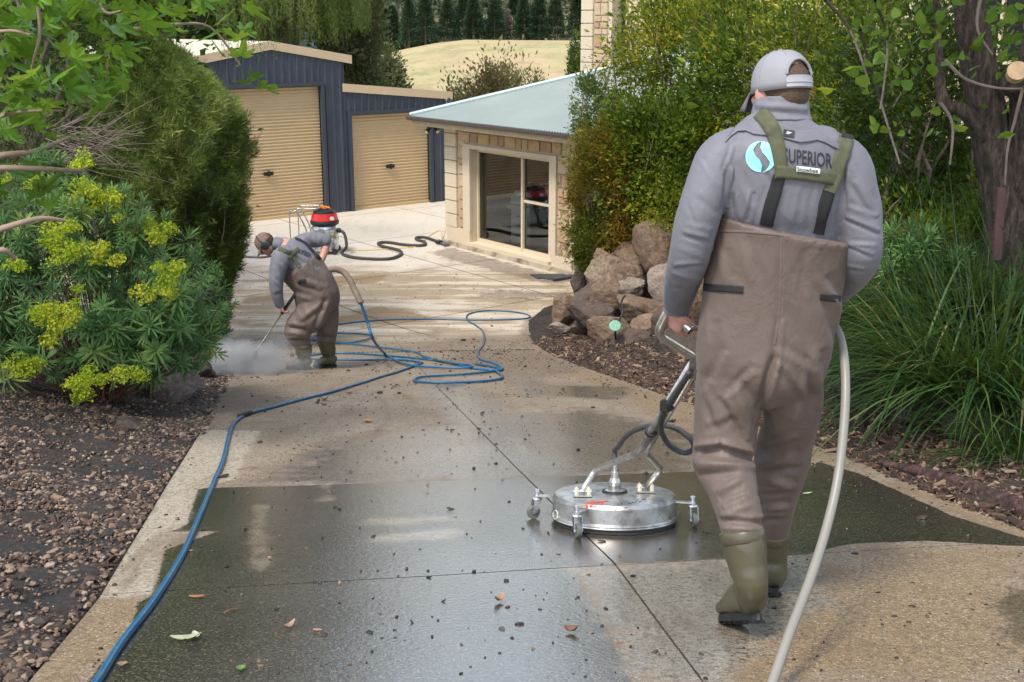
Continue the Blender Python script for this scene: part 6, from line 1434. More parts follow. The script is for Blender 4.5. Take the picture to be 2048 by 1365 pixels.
# stand-up collar, folded over
k = MB(); limb(k, [P(1561, 248, 3.53), P(1561, 232, 3.535), P(1562, 212, 3.54), P(1562, 196, 3.545), P(1562, 194, 3.545)], [(.096, .088), (.089, .083), (.084, .081), (.081, .078), (.068, .066)], seg=40, caps=False)
remesh(k, 'collar', SHIRT, PA, .0055, 2, [(1512, 222, 1612, 230, 5, -.006), (1515, 208, 1610, 215, 4, .003), (1510, 236, 1618, 242, 4, .003)], .0015, 30)
for cu_p, d_, lab in ((P(1355, 610, 3.81), Vector((-.05, .35, -1)), None),):
    k = MB(); dn = d_.normalized(); limb(k, [cu_p - dn * .05, cu_p - dn * .02, cu_p + dn * .022, cu_p + dn * .028], [(.042, .038), (.043, .038), (.047, .041), (.038, .034)], caps=False); remesh(k, 'cuff', SHIRT, PA, .005, 1, (), .002, 40)
st_ = bvh([shirt])
# cape-like back yoke with a wavy lower edge
lowL = [(1450, 286), (1462, 273), (1476, 264), (1492, 262), (1508, 269), (1524, 271), (1545, 272), (1562, 276), (1580, 281), (1600, 286), (1618, 284), (1634, 281), (1650, 286), (1664, 294), (1678, 299), (1692, 306)]
rows = []
for f_ in (0, .2, .4, .6, .8, .93, 1.0):
    rows.append([(u + (1561 - u) * .10 * (1 - f_), v - (1 - f_) * (30 - abs(u - 1561) * .12)) for u, v in lowL])
yk = patch(st_, rows, .007, SHIRT, 'yoke', PA); sm_ = yk.modifiers.new('t', 'SOLIDIFY'); sm_.thickness = .004; sm_.offset = 1
# waders: bib, hips, baggy legs
b = MB()
wt = [px(1518, 790, 3.58, 88, .085), px(1520, 772, 3.575, 116, .125), px(1524, 735, 3.57, 129, .160), px(1530, 680, 3.57, 134, .162), px(1540, 620, 3.57, 136, .158), px(1548, 560, 3.565, 138, .155), px(1557, 510, 3.56, 139, .155), px(1565, 475, 3.56, 139, .162), px(1570, 456, 3.56, 142, .168)]
tilt = Vector((1, 0, -.13)); sides = [Vector((1, 0, 0))] * 6 + [Vector((1, 0, -.04)), Vector((1, 0, -.08)), tilt, tilt]
limb(b, [t_[0] for t_ in wt], [t_[1] for t_ in wt], sides, seg=44, ex=2.2, caps=False)
L1 = [px(1474, 715, 3.565, 70, .135), px(1464, 775, 3.565, 71, .135), px(1453, 838, 3.56, 64, .115), px(1449, 890, 3.54, 61, .105), px(1447, 925, 3.52, 59, .100), px(1462, 965, 3.46, 52, .090), px(1474, 1010, 3.40, 46, .078), px(1482, 1050, 3.36, 42, .068), px(1484, 1068, 3.35, 40, .066)]
limb(b, [t_[0] for t_ in L1], [t_[1] for t_ in L1], seg=32)
L2 = [px(1575, 715, 3.58, 68, .135), px(1580, 775, 3.60, 64, .130), px(1582, 838, 3.64, 53, .11), px(1570, 885, 3.70, 54, .10), px(1563, 925, 3.72, 53, .098), px(1556, 965, 3.74, 47, .088), px(1550, 1010, 3.76, 40, .075), px(1546, 1050, 3.78, 34, .064), px(1545, 1066, 3.79, 32, .060)]
limb(b, [t_[0] for t_ in L2], [t_[1] for t_ in L2], seg=32)
cr = [(1560, 460, 1556, 640, 4, -.004), (1556, 640, 1545, 740, 5, -.010), (1545, 720, 1518, 815, 7, -.022), (1622, 715, 1590, 850, 9, .008), (1528, 800, 1535, 870, 7, -.008), (1420, 640, 1405, 760, 8, .006), (1440, 700, 1412, 770, 8, -.008), (1500, 735, 1450, 785, 7, -.007), (1560, 740, 1600, 800, 7, -.007), (1550, 700, 1625, 745, 8, .005),
 (1470, 770, 1498, 860, 9, .009), (1440, 800, 1488, 885, 6, -.009), (1392, 905, 1440, 898, 6, -.020), (1440, 898, 1500, 915, 6, -.022), (1395, 925, 1450, 930, 10, .020), (1450, 930, 1508, 935, 8, .012), (1400, 950, 1470, 945, 6, -.010), (1480, 960, 1430, 985, 7, .009), (1490, 985, 1440, 1005, 6, -.008), (1500, 1010, 1450, 1030, 7, .006), (1440, 1040, 1522, 1046, 5, -.010), (1442, 1056, 1524, 1060, 5, .008),
 (1515, 900, 1600, 885, 6, -.010), (1515, 925, 1600, 915, 8, .013), (1520, 945, 1600, 935, 6, -.012), (1530, 960, 1590, 975, 7, .008), (1520, 990, 1585, 985, 5, -.008), (1525, 1020, 1580, 1015, 6, .007), (1522, 1042, 1575, 1038, 5, -.009), (1640, 560, 1680, 620, 9, .008), (1650, 600, 1670, 680, 8, -.010), (1630, 700, 1640, 790, 8, .010), (1615, 720, 1625, 820, 7, -.009), (1630, 500, 1640, 540, 6, .004), (1440, 500, 1450, 560, 8, .005), (1480, 480, 1500, 560, 9, .004),
 (1610, 500, 1600, 600, 8, -.004), (1406, 800, 1430, 860, 7, -.007), (1418, 860, 1470, 840, 7, -.006)]
wader = remesh(b, 'waders', WADER, PA, .0075, 2, cr, .004, 9)
wtree = bvh([wader])
strap(wtree, [(1438, 462), (1500, 464), (1560, 470), (1610, 476), (1660, 484), (1700, 492)], 5, .0015, mat('hem_stitch', (.14, .10, .085), .8), 'hem', PA, .002)
strap(wtree, [(1562, 470), (1561, 560), (1556, 640), (1548, 690)], 7, .001, WADER, 'back_seam', PA, .002)
strap(wtree, [(1404, 575), (1445, 577), (1487, 580)], 15, .003, WEB, 'belt_loop', PA, .003); strap(wtree, [(1640, 594), (1662, 596), (1681, 599)], 14, .003, WEB, 'belt_loop', PA, .003)
# braces
st2 = bvh([shirt, yk])
strap(st2, [(1518, 226), (1540, 250), (1553, 285), (1560, 320), (1562, 356)], [30, 32, 30, 27, 24], .008, OLV, 'brace', PA); strap(st2, [(1692, 274), (1684, 305), (1672, 345), (1658, 384)], [30, 32, 28, 25], .008, OLV, 'brace', PA)
strap(st2, [(1553, 343), (1600, 347), (1650, 354), (1668, 358)], 26, .010, OLV, 'cross_band', PA, .003)
strap(st2, [(1559, 352), (1548, 390), (1538, 425), (1532, 452)], [25, 26, 27, 27], .005, WEB, 'brace_webbing', PA); strap(st2, [(1658, 378), (1649, 410), (1640, 440), (1634, 468)], [25, 26, 26, 27], .005, WEB, 'brace_webbing', PA)
strap(st2, [(1681, 272), (1692, 277), (1703, 282)], 9, .013, WEB, 'buckle', PA, .004)
WLAB = mat('label_white', (.72, .76, .72), .6, .03); lbl = strap(st2, [(1592, 338), (1615, 340), (1638, 343)], 11, .0145, WLAB, 'label_patch', PA, .001)
INK = mat('print_black', (.02, .022, .028), .7, .05); CY = mat('print_cyan', (.28, .72, .76), .6, .05)
flat_print(bvh([lbl]), text_polys('Snowbee', 1594, 334, 1636, 343, 3.5, .02), .002, mat('label_green', (.03, .08, .05), .7), 'lettering', PA, 0)
flat_print(st2, text_polys('SUPERIOR', 1567, 296, 1664, 325, 12, .012), .0025, INK, 'lettering', PA, 1)
flat_print(st2, [[(1567, 259), (1589, 262), (1588, 276), (1566, 273)]], .004, INK, 'logo_patch', PA, 1)
flat_print(st2, [[(1570, 268), (1577, 264), (1585, 266), (1577, 270)], [(1573, 264), (1576, 262), (1577, 267), (1574, 268)]], .006, mat('print_pale', (.4, .4, .42), .7), 'logo_patch', PA, 0)
# round two-part emblem split by a swooping gap
cu_, cv_, rr_ = 1522, 314, 31
def sc_(t_): return cu_ + 1 + 8.5 * math.sin(t_ * math.pi * 2) * -1, cv_ - rr_ + 2 * rr_ * t_
lft = []; rgt = []
N_ = 14
for i in range(N_ + 1):
    a_ = math.pi * i / N_; lft.append((cu_ - rr_ * math.sin(a_), cv_ - rr_ * math.cos(a_))); rgt.append((cu_ + rr_ * math.sin(a_), cv_ - rr_ * math.cos(a_)))
gl = []; gr_ = []
for i in range(N_ + 1):
    t_ = i / N_; x, y = sc_(t_); w_ = 2 + 7.5 * math.sin(math.pi * t_) + random.uniform(-.8, .8); gl.append((x - w_, y)); gr_.append((x + w_, y))
flat_print(st2, [[lft[i], lft[i + 1], gl[i + 1], gl[i]] for i in range(N_)], .003, CY, 'emblem', PA, 1); flat_print(st2, [[rgt[i], rgt[i + 1], gr_[i + 1], gr_[i]] for i in range(N_)], .003, CY, 'emblem', PA, 1)
# boots
tl = G(1457, 1249); toe = tl + Vector((-.02, .05, .03)); heel = P(1515, 1226, 3.30); 
boot(PA, P(1484, 1066, 3.355), P(1503, 1172, 3.29), heel + Vector((0, -.02, .0)), P(1446, 1237, 3.50), .068, up=Vector((.1, .35, 1)))
g2 = G(1548, 1192); boot(PA, P(1546, 1062, 3.79), P(1543, 1150, 3.84), Vector((g2.x, g2.y - .02, g2.z + .03)), Vector((g2.x - .04, g2.y + .26, g2.z - .02)), .058)
# cap
k = MB(); ch = HL_(0, -.012, .052); cax = hax
prof = []; rgs = []
for i in range(31):
    ph = (math.pi / 2) * i / 30; rgs.append([ch + cax[0] * (.082 * math.cos(ph) ** .8 * math.cos(2 * math.pi * q / 96)) + cax[1] * (.102 * math.cos(ph) ** .8 * math.sin(2 * math.pi * q / 96)) + cax[2] * (-.03 + .101 * math.sin(ph)) for q in range(96)] if i < 30 else None)
rgs = rgs[:-1]; base_r = [p_ - cax[2] * .022 for p_ in rgs[0]]; rgs = [base_r] + rgs; vs = [p_ for r_ in rgs for p_ in r_]; n = len(rgs); fs = []
for i in range(n - 1):
    for q in range(96):
        th = 2 * math.pi * (q + .5) / 96; back = abs(((th - math.radians(270) + math.pi) % (2 * math.pi)) - math.pi)   # opening at the back
        hgt = i / 6.6
        if back < .56 and i >= 4 and (back / .56) ** 2 + ((i - 4) / 9.5) ** 2 < 1: continue
        fs.append((i * 96 + q, i * 96 + (q + 1) % 96, (i + 1) * 96 + (q + 1) % 96, (i + 1) * 96 + q))
fs.append(tuple((n - 1) * 96 + q for q in range(96))); k.add(vs, fs); cp_ = k.build('cap', CAPG, PA, True); so_ = cp_.modifiers.new('t', 'SOLIDIFY'); so_.thickness = .003
k = MB()
for j in range(6):
    th = 2 * math.pi * j / 6; pth = [ch + cax[0] * (.083 * math.cos(ph) ** .8 * math.cos(th)) + cax[1] * (.103 * math.cos(ph) ** .8 * math.sin(th)) + cax[2] * (-.03 + .102 * math.sin(ph)) for ph in [x * .145 for x in range(0, 11)]]
    if j != 4 or True: k.tube(pth[(6 if j in (4,) else 0):], .0012, 5)
k.build('seams', CAPG, cp_)
k = MB(); ell(k, ch + cax[2] * .072, (.008, .008, .004), cax, 12, 6); k.build('button', CAPG, cp_)
k = MB(); ap = []
for i in range(33):
    a_ = math.pi * i / 32; th = math.radians(270) + .585 * math.cos(a_); ph = (math.pi / 2) * (3.3 + 9.9 * math.sin(a_)) / 30
    ap.append(ch + cax[0] * (.0835 * math.cos(ph) ** .8 * math.cos(th)) + cax[1] * (.1035 * math.cos(ph) ** .8 * math.sin(th)) + cax[2] * (-.03 + .1015 * math.sin(ph)))
k.tube(ap, .0042, 8); k.build('opening_trim', CAPG, cp_, True)
k = MB(); rim = []
for i in range(13):
    th = math.radians(270) - .62 + 1.24 * i / 12; rim.append(ch + cax[0] * (.084 * math.cos(th)) + cax[1] * (.105 * math.sin(th)) + cax[2] * -.034)
for dz_ in (0,): k.tube(rim, .003, 5)
vs = [p_ + cax[2] * z for z in (-.014, .014) for p_ in rim]; k.add(vs, [(i, i + 1, 14 + i, 13 + i) for i in range(12)]); k.build('snap_strap', mat('snap_grey', (.33, .33, .35), .5), cp_)
k = MB(); vs = []
for j in range(6):
    for i in range(13):
        th = math.radians(90) - .95 + 1.9 * i / 12; e_ = j / 5; rr2 = 1 + e_ * .80 * math.cos((th - math.pi / 2) * .9)
        vs.append(ch + cax[0] * (.081 * math.cos(th) * (1 + .05 * e_)) + cax[1] * (.099 * math.sin(th) * rr2) + cax[2] * (-.045 - .045 * e_ ** 1.5 - .25 * (.088 * math.cos(th)) ** 2 * 8 * e_))
k.add(vs, [(j * 13 + i, j * 13 + i + 1, (j + 1) * 13 + i + 1, (j + 1) * 13 + i) for j in range(5) for i in range(12)]); bl = k.build('cap_bill', CAPD, cp_, True); s__ = bl.modifiers.new('t', 'SOLIDIFY'); s__.thickness = .005

# ------------------------------------------------------------------ far worker, bent over, holding the lance
YF = 12.15; fz = float(z0(YF)); FA = thing('person', P(635, 735, YF) * 1.0, 'far worker bent over in grey shirt and brown cap, aiming a lance into the steam', 'person')
FA.location.z = fz
def fp(u, v, dy=0.0): return P(u, v, YF + dy)
K_ = mpp(fp(620, 600)); fr_ = lambda hw, d: (hw * K_, d * K_)
SY = Vector((0, 1, 0)); b = MB()
hc2 = fp(531, 489, -.05); hf2 = Vector((-.62, -.05, -.78)); hu2 = Vector((-.62, 0, .62)); HL2, hax2 = head(b, hc2, hf2, hu2, 1.0)
limb(b, [fp(540, 487, -.03), fp(556, 487), fp(580, 500), fp(610, 530), fp(640, 570), fp(645, 600)], [(.058, .06), (.06, .06), (.15, .12), (.15, .11), (.14, .12), (.14, .12)], SY)
hand(b, fp(560, 607, -.22), Vector((.25, .1, -1)), Vector((.9, .4, 0)), 1.0, 1.1, -1); limb(b, [fp(570, 510, -.2), fp(552, 555, -.26), fp(557, 595, -.24), fp(560, 610, -.22)], [(.045, .045), (.04, .04), (.034, .034), (.026, .022)], SY)
limb(b, [fp(592, 488, .16), fp(645, 482, .22), fp(652, 490, .22), fp(640, 525, .12), fp(615, 560, -.02), fp(608, 568, -.06)], [(.045, .045), (.042, .042), (.045, .045), (.040, .040), (.032, .03), (.026, .022)], SY)
hand(b, fp(608, 566, -.08), Vector((-.6, 0, -.5)), Vector((0, .2, -1)), 1.0, 1.1, 1)
limb(b, [fp(640, 600, -.1), fp(598, 650, -.16), fp(604, 700, -.14), fp(606, 730, -.12)], [(.08, .08), (.06, .06), (.045, .045), (.035, .035)], SY); limb(b, [fp(650, 600, .1), fp(655, 660, .14), fp(652, 700, .14), fp(652, 728, .14)], [(.08, .08), (.06, .06), (.045, .045), (.035, .035)], SY)
remesh(b, 'body', SKIN, FA, .009, 1)
for q in (-1, 1): k = MB(); ell(k, HL2(q * .031, .073, .010), (.012, .012, .012), None, 10, 8); k.build('eye', MATS['eye_white'], FA, True)
k = MB(); ell(k, HL2(0, -.022, .022), (.0805, .099, .088), hax2, 20, 14); k.build('hair', HAIR, FA, True)
b = MB()
limb(b, [fp(559, 489, -.02), fp(568, 494), fp(582, 503), fp(600, 520), fp(622, 545), fp(640, 575)], [(.075, .07), (.15, .10), (.21, .15), (.21, .17), (.19, .17), (.18, .16)], SY, ex=2.2)
limb(b, [fp(578, 505, -.14), fp(563, 515, -.21), fp(555, 545, -.25), fp(552, 575, -.26), fp(556, 600, -.24), fp(561, 612, -.22)], [(.075, .085), (.085, .10), (.075, .085), (.065, .07), (.055, .058), (.042, .045)], SY)
limb(b, [fp(590, 492, .12), fp(612, 482, .18), fp(640, 480, .22), fp(656, 484, .22)], [(.08, .085), (.08, .085), (.075, .075), (.062, .062)], SY)
cr2 = [(570, 500, 610, 530, 4, -.012), (600, 500, 630, 540, 4, .010), (555, 530, 572, 560, 4, -.012), (548, 560, 566, 580, 3, .010), (550, 590, 566, 585, 3, -.010), (612, 475, 625, 490, 3, -.01), (628, 474, 640, 492, 3, .01), (560, 505, 590, 500, 3, .008)]
sh2 = remesh(b, 'shirt', SHIRT, FA, .011, 2, cr2, .007, 12)
k = MB(); limb(k, [fp(549, 486, -.03), fp(560, 490, -.02)], [(.074, .068), (.084, .078)], SY); k.build('collar', SHIRT, FA, True)
b = MB()
limb(b, [fp(601, 534), fp(613, 549), fp(626, 568), fp(633, 590), fp(635, 612)], [(.225, .235), (.225, .225), (.22, .225), (.22, .245), (.19, .23)], SY, ex=2.2)
limb(b, [fp(640, 600, -.09), fp(622, 630, -.13), fp(598, 655, -.16), fp(598, 672, -.15), fp(604, 690, -.14), fp(605, 697, -.14)], [(.125, .17), (.13, .17), (.115, .145), (.105, .13), (.08, .095), (.07, .08)], SY)
limb(b, [fp(650, 595, .09), fp(655, 630, .12), fp(654, 660, .14), fp(652, 680, .14), fp(651, 692, .14)], [(.125, .145), (.12, .125), (.11, .11), (.10, .10), (.075, .08)], SY)
cr2 = [(575, 655, 610, 660, 4, -.016), (578, 665, 612, 672, 4, .014), (580, 680, 615, 683, 3, -.014), (635, 672, 668, 676, 4, -.014), (635, 682, 668, 684, 3, .012), (640, 610, 600, 640, 5, .018), (650, 600, 628, 655, 4, -.022), (600, 570, 640, 585, 4, -.012), (610, 560, 650, 575, 4, .010), (640, 620, 648, 660, 4, .010), (590, 590, 620, 600, 4, .01)]
wd2 = remesh(b, 'waders', WADER, FA, .012, 2, cr2, .010, 8)
t2 = bvh([sh2, wd2])
strap(t2, [(557, 498), (575, 505), (590, 520), (600, 535)], 8, .012, OLV, 'brace', FA); strap(t2, [(590, 478), (608, 487), (625, 505), (640, 520)], 7, .012, WEB, 'brace', FA); strap(t2, [(578, 517), (588, 505), (598, 498)], 8, .014, OLV, 'cross_band', FA)
strap(t2, [(596, 566), (604, 562), (612, 562)], 7, .012, WEB, 'belt_buckle', FA)
flat_print(t2, text_polys('SUPERIOR', 597, 497, 622, 507, 10, .02), .008, INK, 'lettering', FA, 0)
def wading_boot(x0, toe_u, v_, dy, topu, topv):
    g_ = fp(x0, v_, dy); g_.z = float(z0(g_.y)) + .03; tt = fp(toe_u, v_, dy); tt = Vector((tt.x, g_.y - .02, g_.z)); boot(FA, fp(topu, topv, dy), Vector((g_.x - .02, g_.y, g_.z + .09)), Vector((g_.x + .05, g_.y, g_.z)), tt, .082)
wading_boot(613, 573, 740, -.14, 606, 690); wading_boot(664, 628, 737, .14, 652, 684)
# cap and ear muffs
CAPB = mat('cap_brown', (.16, .10, .075), .8, .2, 30)
k = MB(); ch2 = HL2(0, -.012, .052); rgs = []
for i in range(10):
    ph = (math.pi / 2) * i / 10; rgs.append([ch2 + hax2[0] * (.088 * math.cos(ph) ** .8 * math.cos(2 * math.pi * q / 24)) + hax2[1] * (.108 * math.cos(ph) ** .8 * math.sin(2 * math.pi * q / 24)) + hax2[2] * (-.045 + .118 * math.sin(ph)) for q in range(24)])
k.loft(rgs); cp2 = k.build('cap', CAPB, FA, True)
k = MB(); vs = []
for j in range(4):
    for i in range(9):
        th = math.radians(90) - .95 + 1.9 * i / 8; e_ = j / 3; vs.append(ch2 + hax2[0] * (.088 * math.cos(th)) + hax2[1] * (.106 * math.sin(th) * (1 + e_ * .62)) + hax2[2] * (-.04 - .03 * e_))
k.add(vs, [(j * 9 + i, j * 9 + i + 1, (j + 1) * 9 + i + 1, (j + 1) * 9 + i) for j in range(3) for i in range(8)]); bl = k.build('cap_bill', CAPB, cp2, True); s__ = bl.modifiers.new('t', 'SOLIDIFY'); s__.thickness = .008
em = thing('ear_muffs', HL2(0, 0, 0), 'black and green ear muffs worn by the far worker over a cap', 'ear muffs')
for q in (-1, 1):
    k = MB(); c_ = HL2(q * .092, -.005, -.008); k.tube([c_ - hax2[0] * .02 * q, c_ + hax2[0] * .012 * q, c_ + hax2[0] * .03 * q, c_ + hax2[0] * .034 * q], [.040, .044, .036, .02], 16); k.build('ear_cup', BLACK, em)
    k = MB(); k.lathe([(.045, -.003), (.047, 0), (.045, .003)], c_, (hax2[1], hax2[2], hax2[0]), 16); k.build('green_ring', mat('muff_green', (.02, .18, .12), .5), em)
k = MB(); k.tube([HL2(.098 * math.cos(a_), -.01, .128 * math.sin(a_)) for a_ in [x * math.pi / 12 for x in range(13)]], .007, 6); k.build('headband', BLACK, em)
# ------------------------------------------------------------------ surface cleaner
def steel(name, col, rough, sp=.5):
    t = NT(name); p = t.obj(); n1 = t.noise(p, 9, 6, .65); n2 = t.noise(t.scale(p, (1, 1, 8)), 30, 4)
    c = t.mix(t.step(n1, .45, .68), col, tuple(k * .45 for k in col)); c = t.mix(t.step(t.noise(p, 4, 5), .55, .7, 0, .6), c, (.22, .18, .13))
    t.bs(Base_Color=c, Metallic=.9, Roughness=t.step(n1, .3, .7, rough, rough + .25), Normal=t.bump(n2, .08, .003)); return t.m
STL = steel('stainless_worn', (.56, .54, .50), .25); STB = steel('stainless_tube', (.60, .57, .52), .22); CHR = steel('chrome', (.65, .65, .66), .15)
RUB = mat('rubber_grey', (.09, .09, .088), .6); RUBD = mat('rubber_black', (.02, .02, .02), .6)
cc = G(1229, 1042); nS = Vector((0, .2, 1)).normalized(); xS = Vector((1, 0, 0)); yS = nS.cross(xS); AXS = (xS, yS, nS); rD = .287
SCn = thing('surface_cleaner', cc, 'round stainless steel surface cleaner on castors with a Y-shaped tube handle', 'surface cleaner')
def sl(x, y, h): return cc + xS * x + yS * y + nS * h
k = MB(); k.lathe([(.02, .135), (rD * .55, .137), (rD * .85, .135), (rD * .96, .128), (rD, .112), (rD, .045), (rD + .006, .042), (rD + .008, .034), (rD + .004, .030), (rD + .006, .024), (rD, .018), (rD - .03, .018), (rD - .035, .10), (.02, .11)], sl(0, 0, 0), AXS, 72); housing = k.build('housing', STL, SCn, auto=35)
k = MB(); k.lathe([(rD - .012, .022), (rD - .006, .022), (rD - .004, .001), (rD - .012, .001)], sl(0, 0, 0), AXS, 72); k.build('brush_skirt', RUBD, SCn)
k = MB(); k.lathe([(.05, .134), (.052, .141), (.045, .146), (.03, .147), (.029, .165), (.031, .168), (.031, .182), (.027, .186), (.024, .20), (.019, .202), (.019, .228), (.012, .232)], sl(0, 0, 0), AXS, 28); sw_ = k.build('swivel', STL, SCn, auto=40)
k = MB(); k.lathe([(.03, .1375), (.058, .1375), (.058, .144), (.03, .145)], sl(0, 0, 0), AXS, 28); k.build('gasket', RUBD, sw_)
k = MB(); k.lathe([(.011, .228), (.011, .29), (.007, .292)], sl(0, 0, 0), AXS, 16); k.build('stem', CHR, sw_)
WP = mat('bracket_white', (.62, .58, .48), .5, .08, 20)
legs = []
for (u, v) in ((1165, 992), (1291, 984)):
    # position on the lid
    r = ray(u, v); o_ = Vector((0, 0, CAMZ)); t_ = (sl(0, 0, .14) - o_).dot(nS) / r.dot(nS); q_ = o_ + r * t_; legs.append(q_)
    for sg in (-1, 1): k = MB(); k.box(q_ + xS * .028 * sg + nS * .018, (.016, .045, .045), AXS, .006); k.build('handle_bracket', WP, SCn)
    k = MB(); k.box(q_ + nS * .003, (.085, .05, .006), AXS, .002); k.build('bracket_plate', STL, SCn); k = MB(); k.tube([q_ + nS * .022 - xS * .042, q_ + nS * .022 + xS * .042], .007, 10); k.build('bolt', CHR, SCn)
jn = P(1288, 908, 4.62); top = P(1384, 738, 4.08)
def off_(p_, dx): return p_ + Vector((dx, 0, 0))
pl = bent([legs[0] + nS * .02, P(1188, 942, 4.95), P(1276, 905, 4.62), P(1383, 728, 4.06)], .05)
pr_ = bent([legs[1] + nS * .02, P(1323, 938, 4.94), P(1291, 905, 4.64), P(1392, 736, 4.07)], .04)
k = MB(); k.tube(pl, .0145, 14); k.build('handle_tube', STB, SCn, True); k = MB(); k.tube(pr_, .0145, 14); k.build('handle_tube', STB, SCn, True)
tp = bent([P(1378, 752, 4.11), P(1391, 716, 4.02), P(1313, 668, 3.87), P(1336, 620, 3.845), P(1342, 616, 3.845)], .04)
k = MB(); k.tube(tp, .0155, 14); k.build('handle_tube', STB, SCn, True)
k = MB(); g0, g1 = P(1334, 616, 3.86), P(1382, 660, 3.80); k.tube([g0, g1], .016, 16, False); k.tube([g1, g0], .013, 16, False); k.build('grip_tube', CHR, SCn, True)
k = MB(); dg_ = (g1 - g0).normalized(); k.tube([g1 - dg_ * .045, g1 + dg_ * .002], .0185, 18, False); k.build('grip_end', CHR, SCn, True); k = MB(); k.tube([g1 - dg_ * .01, g1 - dg_ * .006], .0165, 16); k.build('tube_opening', RUBD, SCn)
for t_ in (.45, .98): q_ = P(1276, 905, 4.62).lerp(P(1387, 732, 4.065), t_ * .6); k = MB(); d_ = (P(1383, 728, 4.06) - P(1276, 905, 4.62)).normalized(); k.tube([q_ - d_ * .008, q_ + d_ * .008], .027, 14); k.build('tie_band', RUBD, SCn)
vpt = P(1328, 812, 4.24); k = MB(); k.box(vpt, (.03, .03, .05), None, .006); k.build('valve', RUBD, SCn)
hz_ = [sl(0, 0, .285), sl(0, 0, .33), P(1236, 895, 4.93), P(1258, 868, 4.80), P(1300, 852, 4.62), P(1345, 855, 4.45), P(1378, 875, 4.38), P(1388, 896, 4.40), P(1368, 906, 4.45), P(1338, 890, 4.45), P(1322, 860, 4.40), P(1325, 830, 4.30), P(1350, 790, 4.18), P(1380, 745, 4.05)]
k = MB(); k.tube(smooth_path(hz_, 8), .0115, 12); k.build('feed_hose', mat('hose_dark_grey', (.05, .05, .052), .55), SCn, True)
def castor(ax_, ay_, ang, lab):
    dirv = (xS * math.cos(ang) + yS * math.sin(ang)); base = sl(0, 0, 0) + dirv * rD; piv = base + dirv * .075
    t0_ = piv + nS * .118
    k = MB(); lat = nS.cross(dirv); k.box(base + dirv * .032 + nS * .108, (.10, .035, .006), (dirv, lat, nS), .001); k.build('castor_arm', STL, SCn)
    ca = bpy.data.objects.new('castor', None); C.objects.link(ca); ca.parent = SCn; ca.location = piv - cc; 
    k = MB(); k.lathe([(.008, .10), (.013, .10), (.013, .112), (.009, .114), (.009, .128), (.012, .129), (.012, .138), (.006, .140)], piv, AXS, 14); k.lathe([(.021, .088), (.023, .092), (.021, .098), (.01, .10)], piv, AXS, 18); k.build('pivot', CHR, ca, auto=40)
    wd_ = Vector((ax_, ay_, 0)).normalized(); wd_ = (xS * wd_.x + yS * wd_.y); la = nS.cross(wd_); ce = piv + wd_ * .018 + nS * .032
    k = MB(); k.lathe([(.006, -.011), (.028, -.011), (.031, -.008), (.031, .008), (.028, .011), (.006, .011)], ce, (wd_, nS, la), 28); k.build('wheel', mat('castor_wheel', (.12, .125, .115), .5), ca, auto=40)
    for sg in (-1, 1):
        k = MB(); q_ = la * (.0155 * sg); vs = [piv + nS * .090 + wd_ * -.016, piv + nS * .090 + wd_ * .020, ce + wd_ * .010 - nS * .006, ce - wd_ * .010 - nS * .006]; k.add([p_ + q_ for p_ in vs] + [p_ + q_ + la * .003 * sg for p_ in vs], [(0, 1, 2, 3), (7, 6, 5, 4), (0, 4, 5, 1), (1, 5, 6, 2), (2, 6, 7, 3), (3, 7, 4, 0)]); k.build('fork', CHR, ca)
    k = MB(); k.tube([ce - la * .021, ce + la * .021], .006, 10); k.build('axle', CHR, ca)
castor(-.8, -.3, R(172), ''); castor(.25, -1, R(238), ''); castor(.2, -1, R(-17), '')
hb_ = bvh([housing])
flat_print(hb_, text_polys('JET', 1166, 1006, 1215, 1020, -4, .03), .0015, mat('paint_red', (.55, .05, .03), .5), 'lettering', SCn, 1)
rngs = np.random.default_rng(3); k = MB()
for i in range(9):
    a_ = Vector((1228 + i * 7, 1015 - i * 1.8 + rngs.normal(0, 2))); e_ = a_ + Vector((rngs.uniform(2, 12), rngs.uniform(-6, 4))); h0, h1 = cast(hb_, a_.x, a_.y, .002), cast(hb_, e_.x, e_.y, .002)
    if h0 and h1: k.tube([h0, h1], .0012, 4)
k.build('scribble_marks', INK, SCn)
k = MB(); rr2 = []
for i in range(25):
    a_ = 6.28 * i / 24; h = cast(hb_, 1111 + 4.5 * math.cos(a_), 1030 + 9 * math.sin(a_), .002)
    if h: rr2.append(h)
k.tube(rr2, .0016, 4); k.build('round_mark', mat('label_white', (.7, .7, .7), .5), SCn)
for i in range(10):
    an = R(200 + 16 * i + 3); k = MB(); p_ = sl(0, 0, .03) + (xS * math.cos(an) + yS * math.sin(an)) * (rD + .001); ell(k, p_, (.005, .005, .005), None, 8, 6); k.build('rivet', CHR, SCn)
# pale hose trailing from the near worker
k = MB(); pts = [P(1640, 640, 3.75), P(1668, 652, 3.68), P(1684, 690, 3.60), P(1691, 760, 3.50), P(1688, 850, 3.42), P(1675, 960, 3.33), P(1652, 1060, 3.22), P(1620, 1160, 3.08), P(1580, 1265, 2.93), P(1545, 1365, 2.80), P(1510, 1470, 2.66), Vector((1.0 * .52, 2.3, float(z0(2.3)) + .03)), Vector((.42, 1.6, float(z0(1.6)) + .02))]
k.tube(smooth_path(pts, 8), .0145, 14); o = k.build('hose', mat('hose_pale_grey', (.22, .205, .175), .45, .06, 6), None, True); tag(o, 'pale grey hose hanging from the near worker\'s side down to the bottom edge', 'hose')
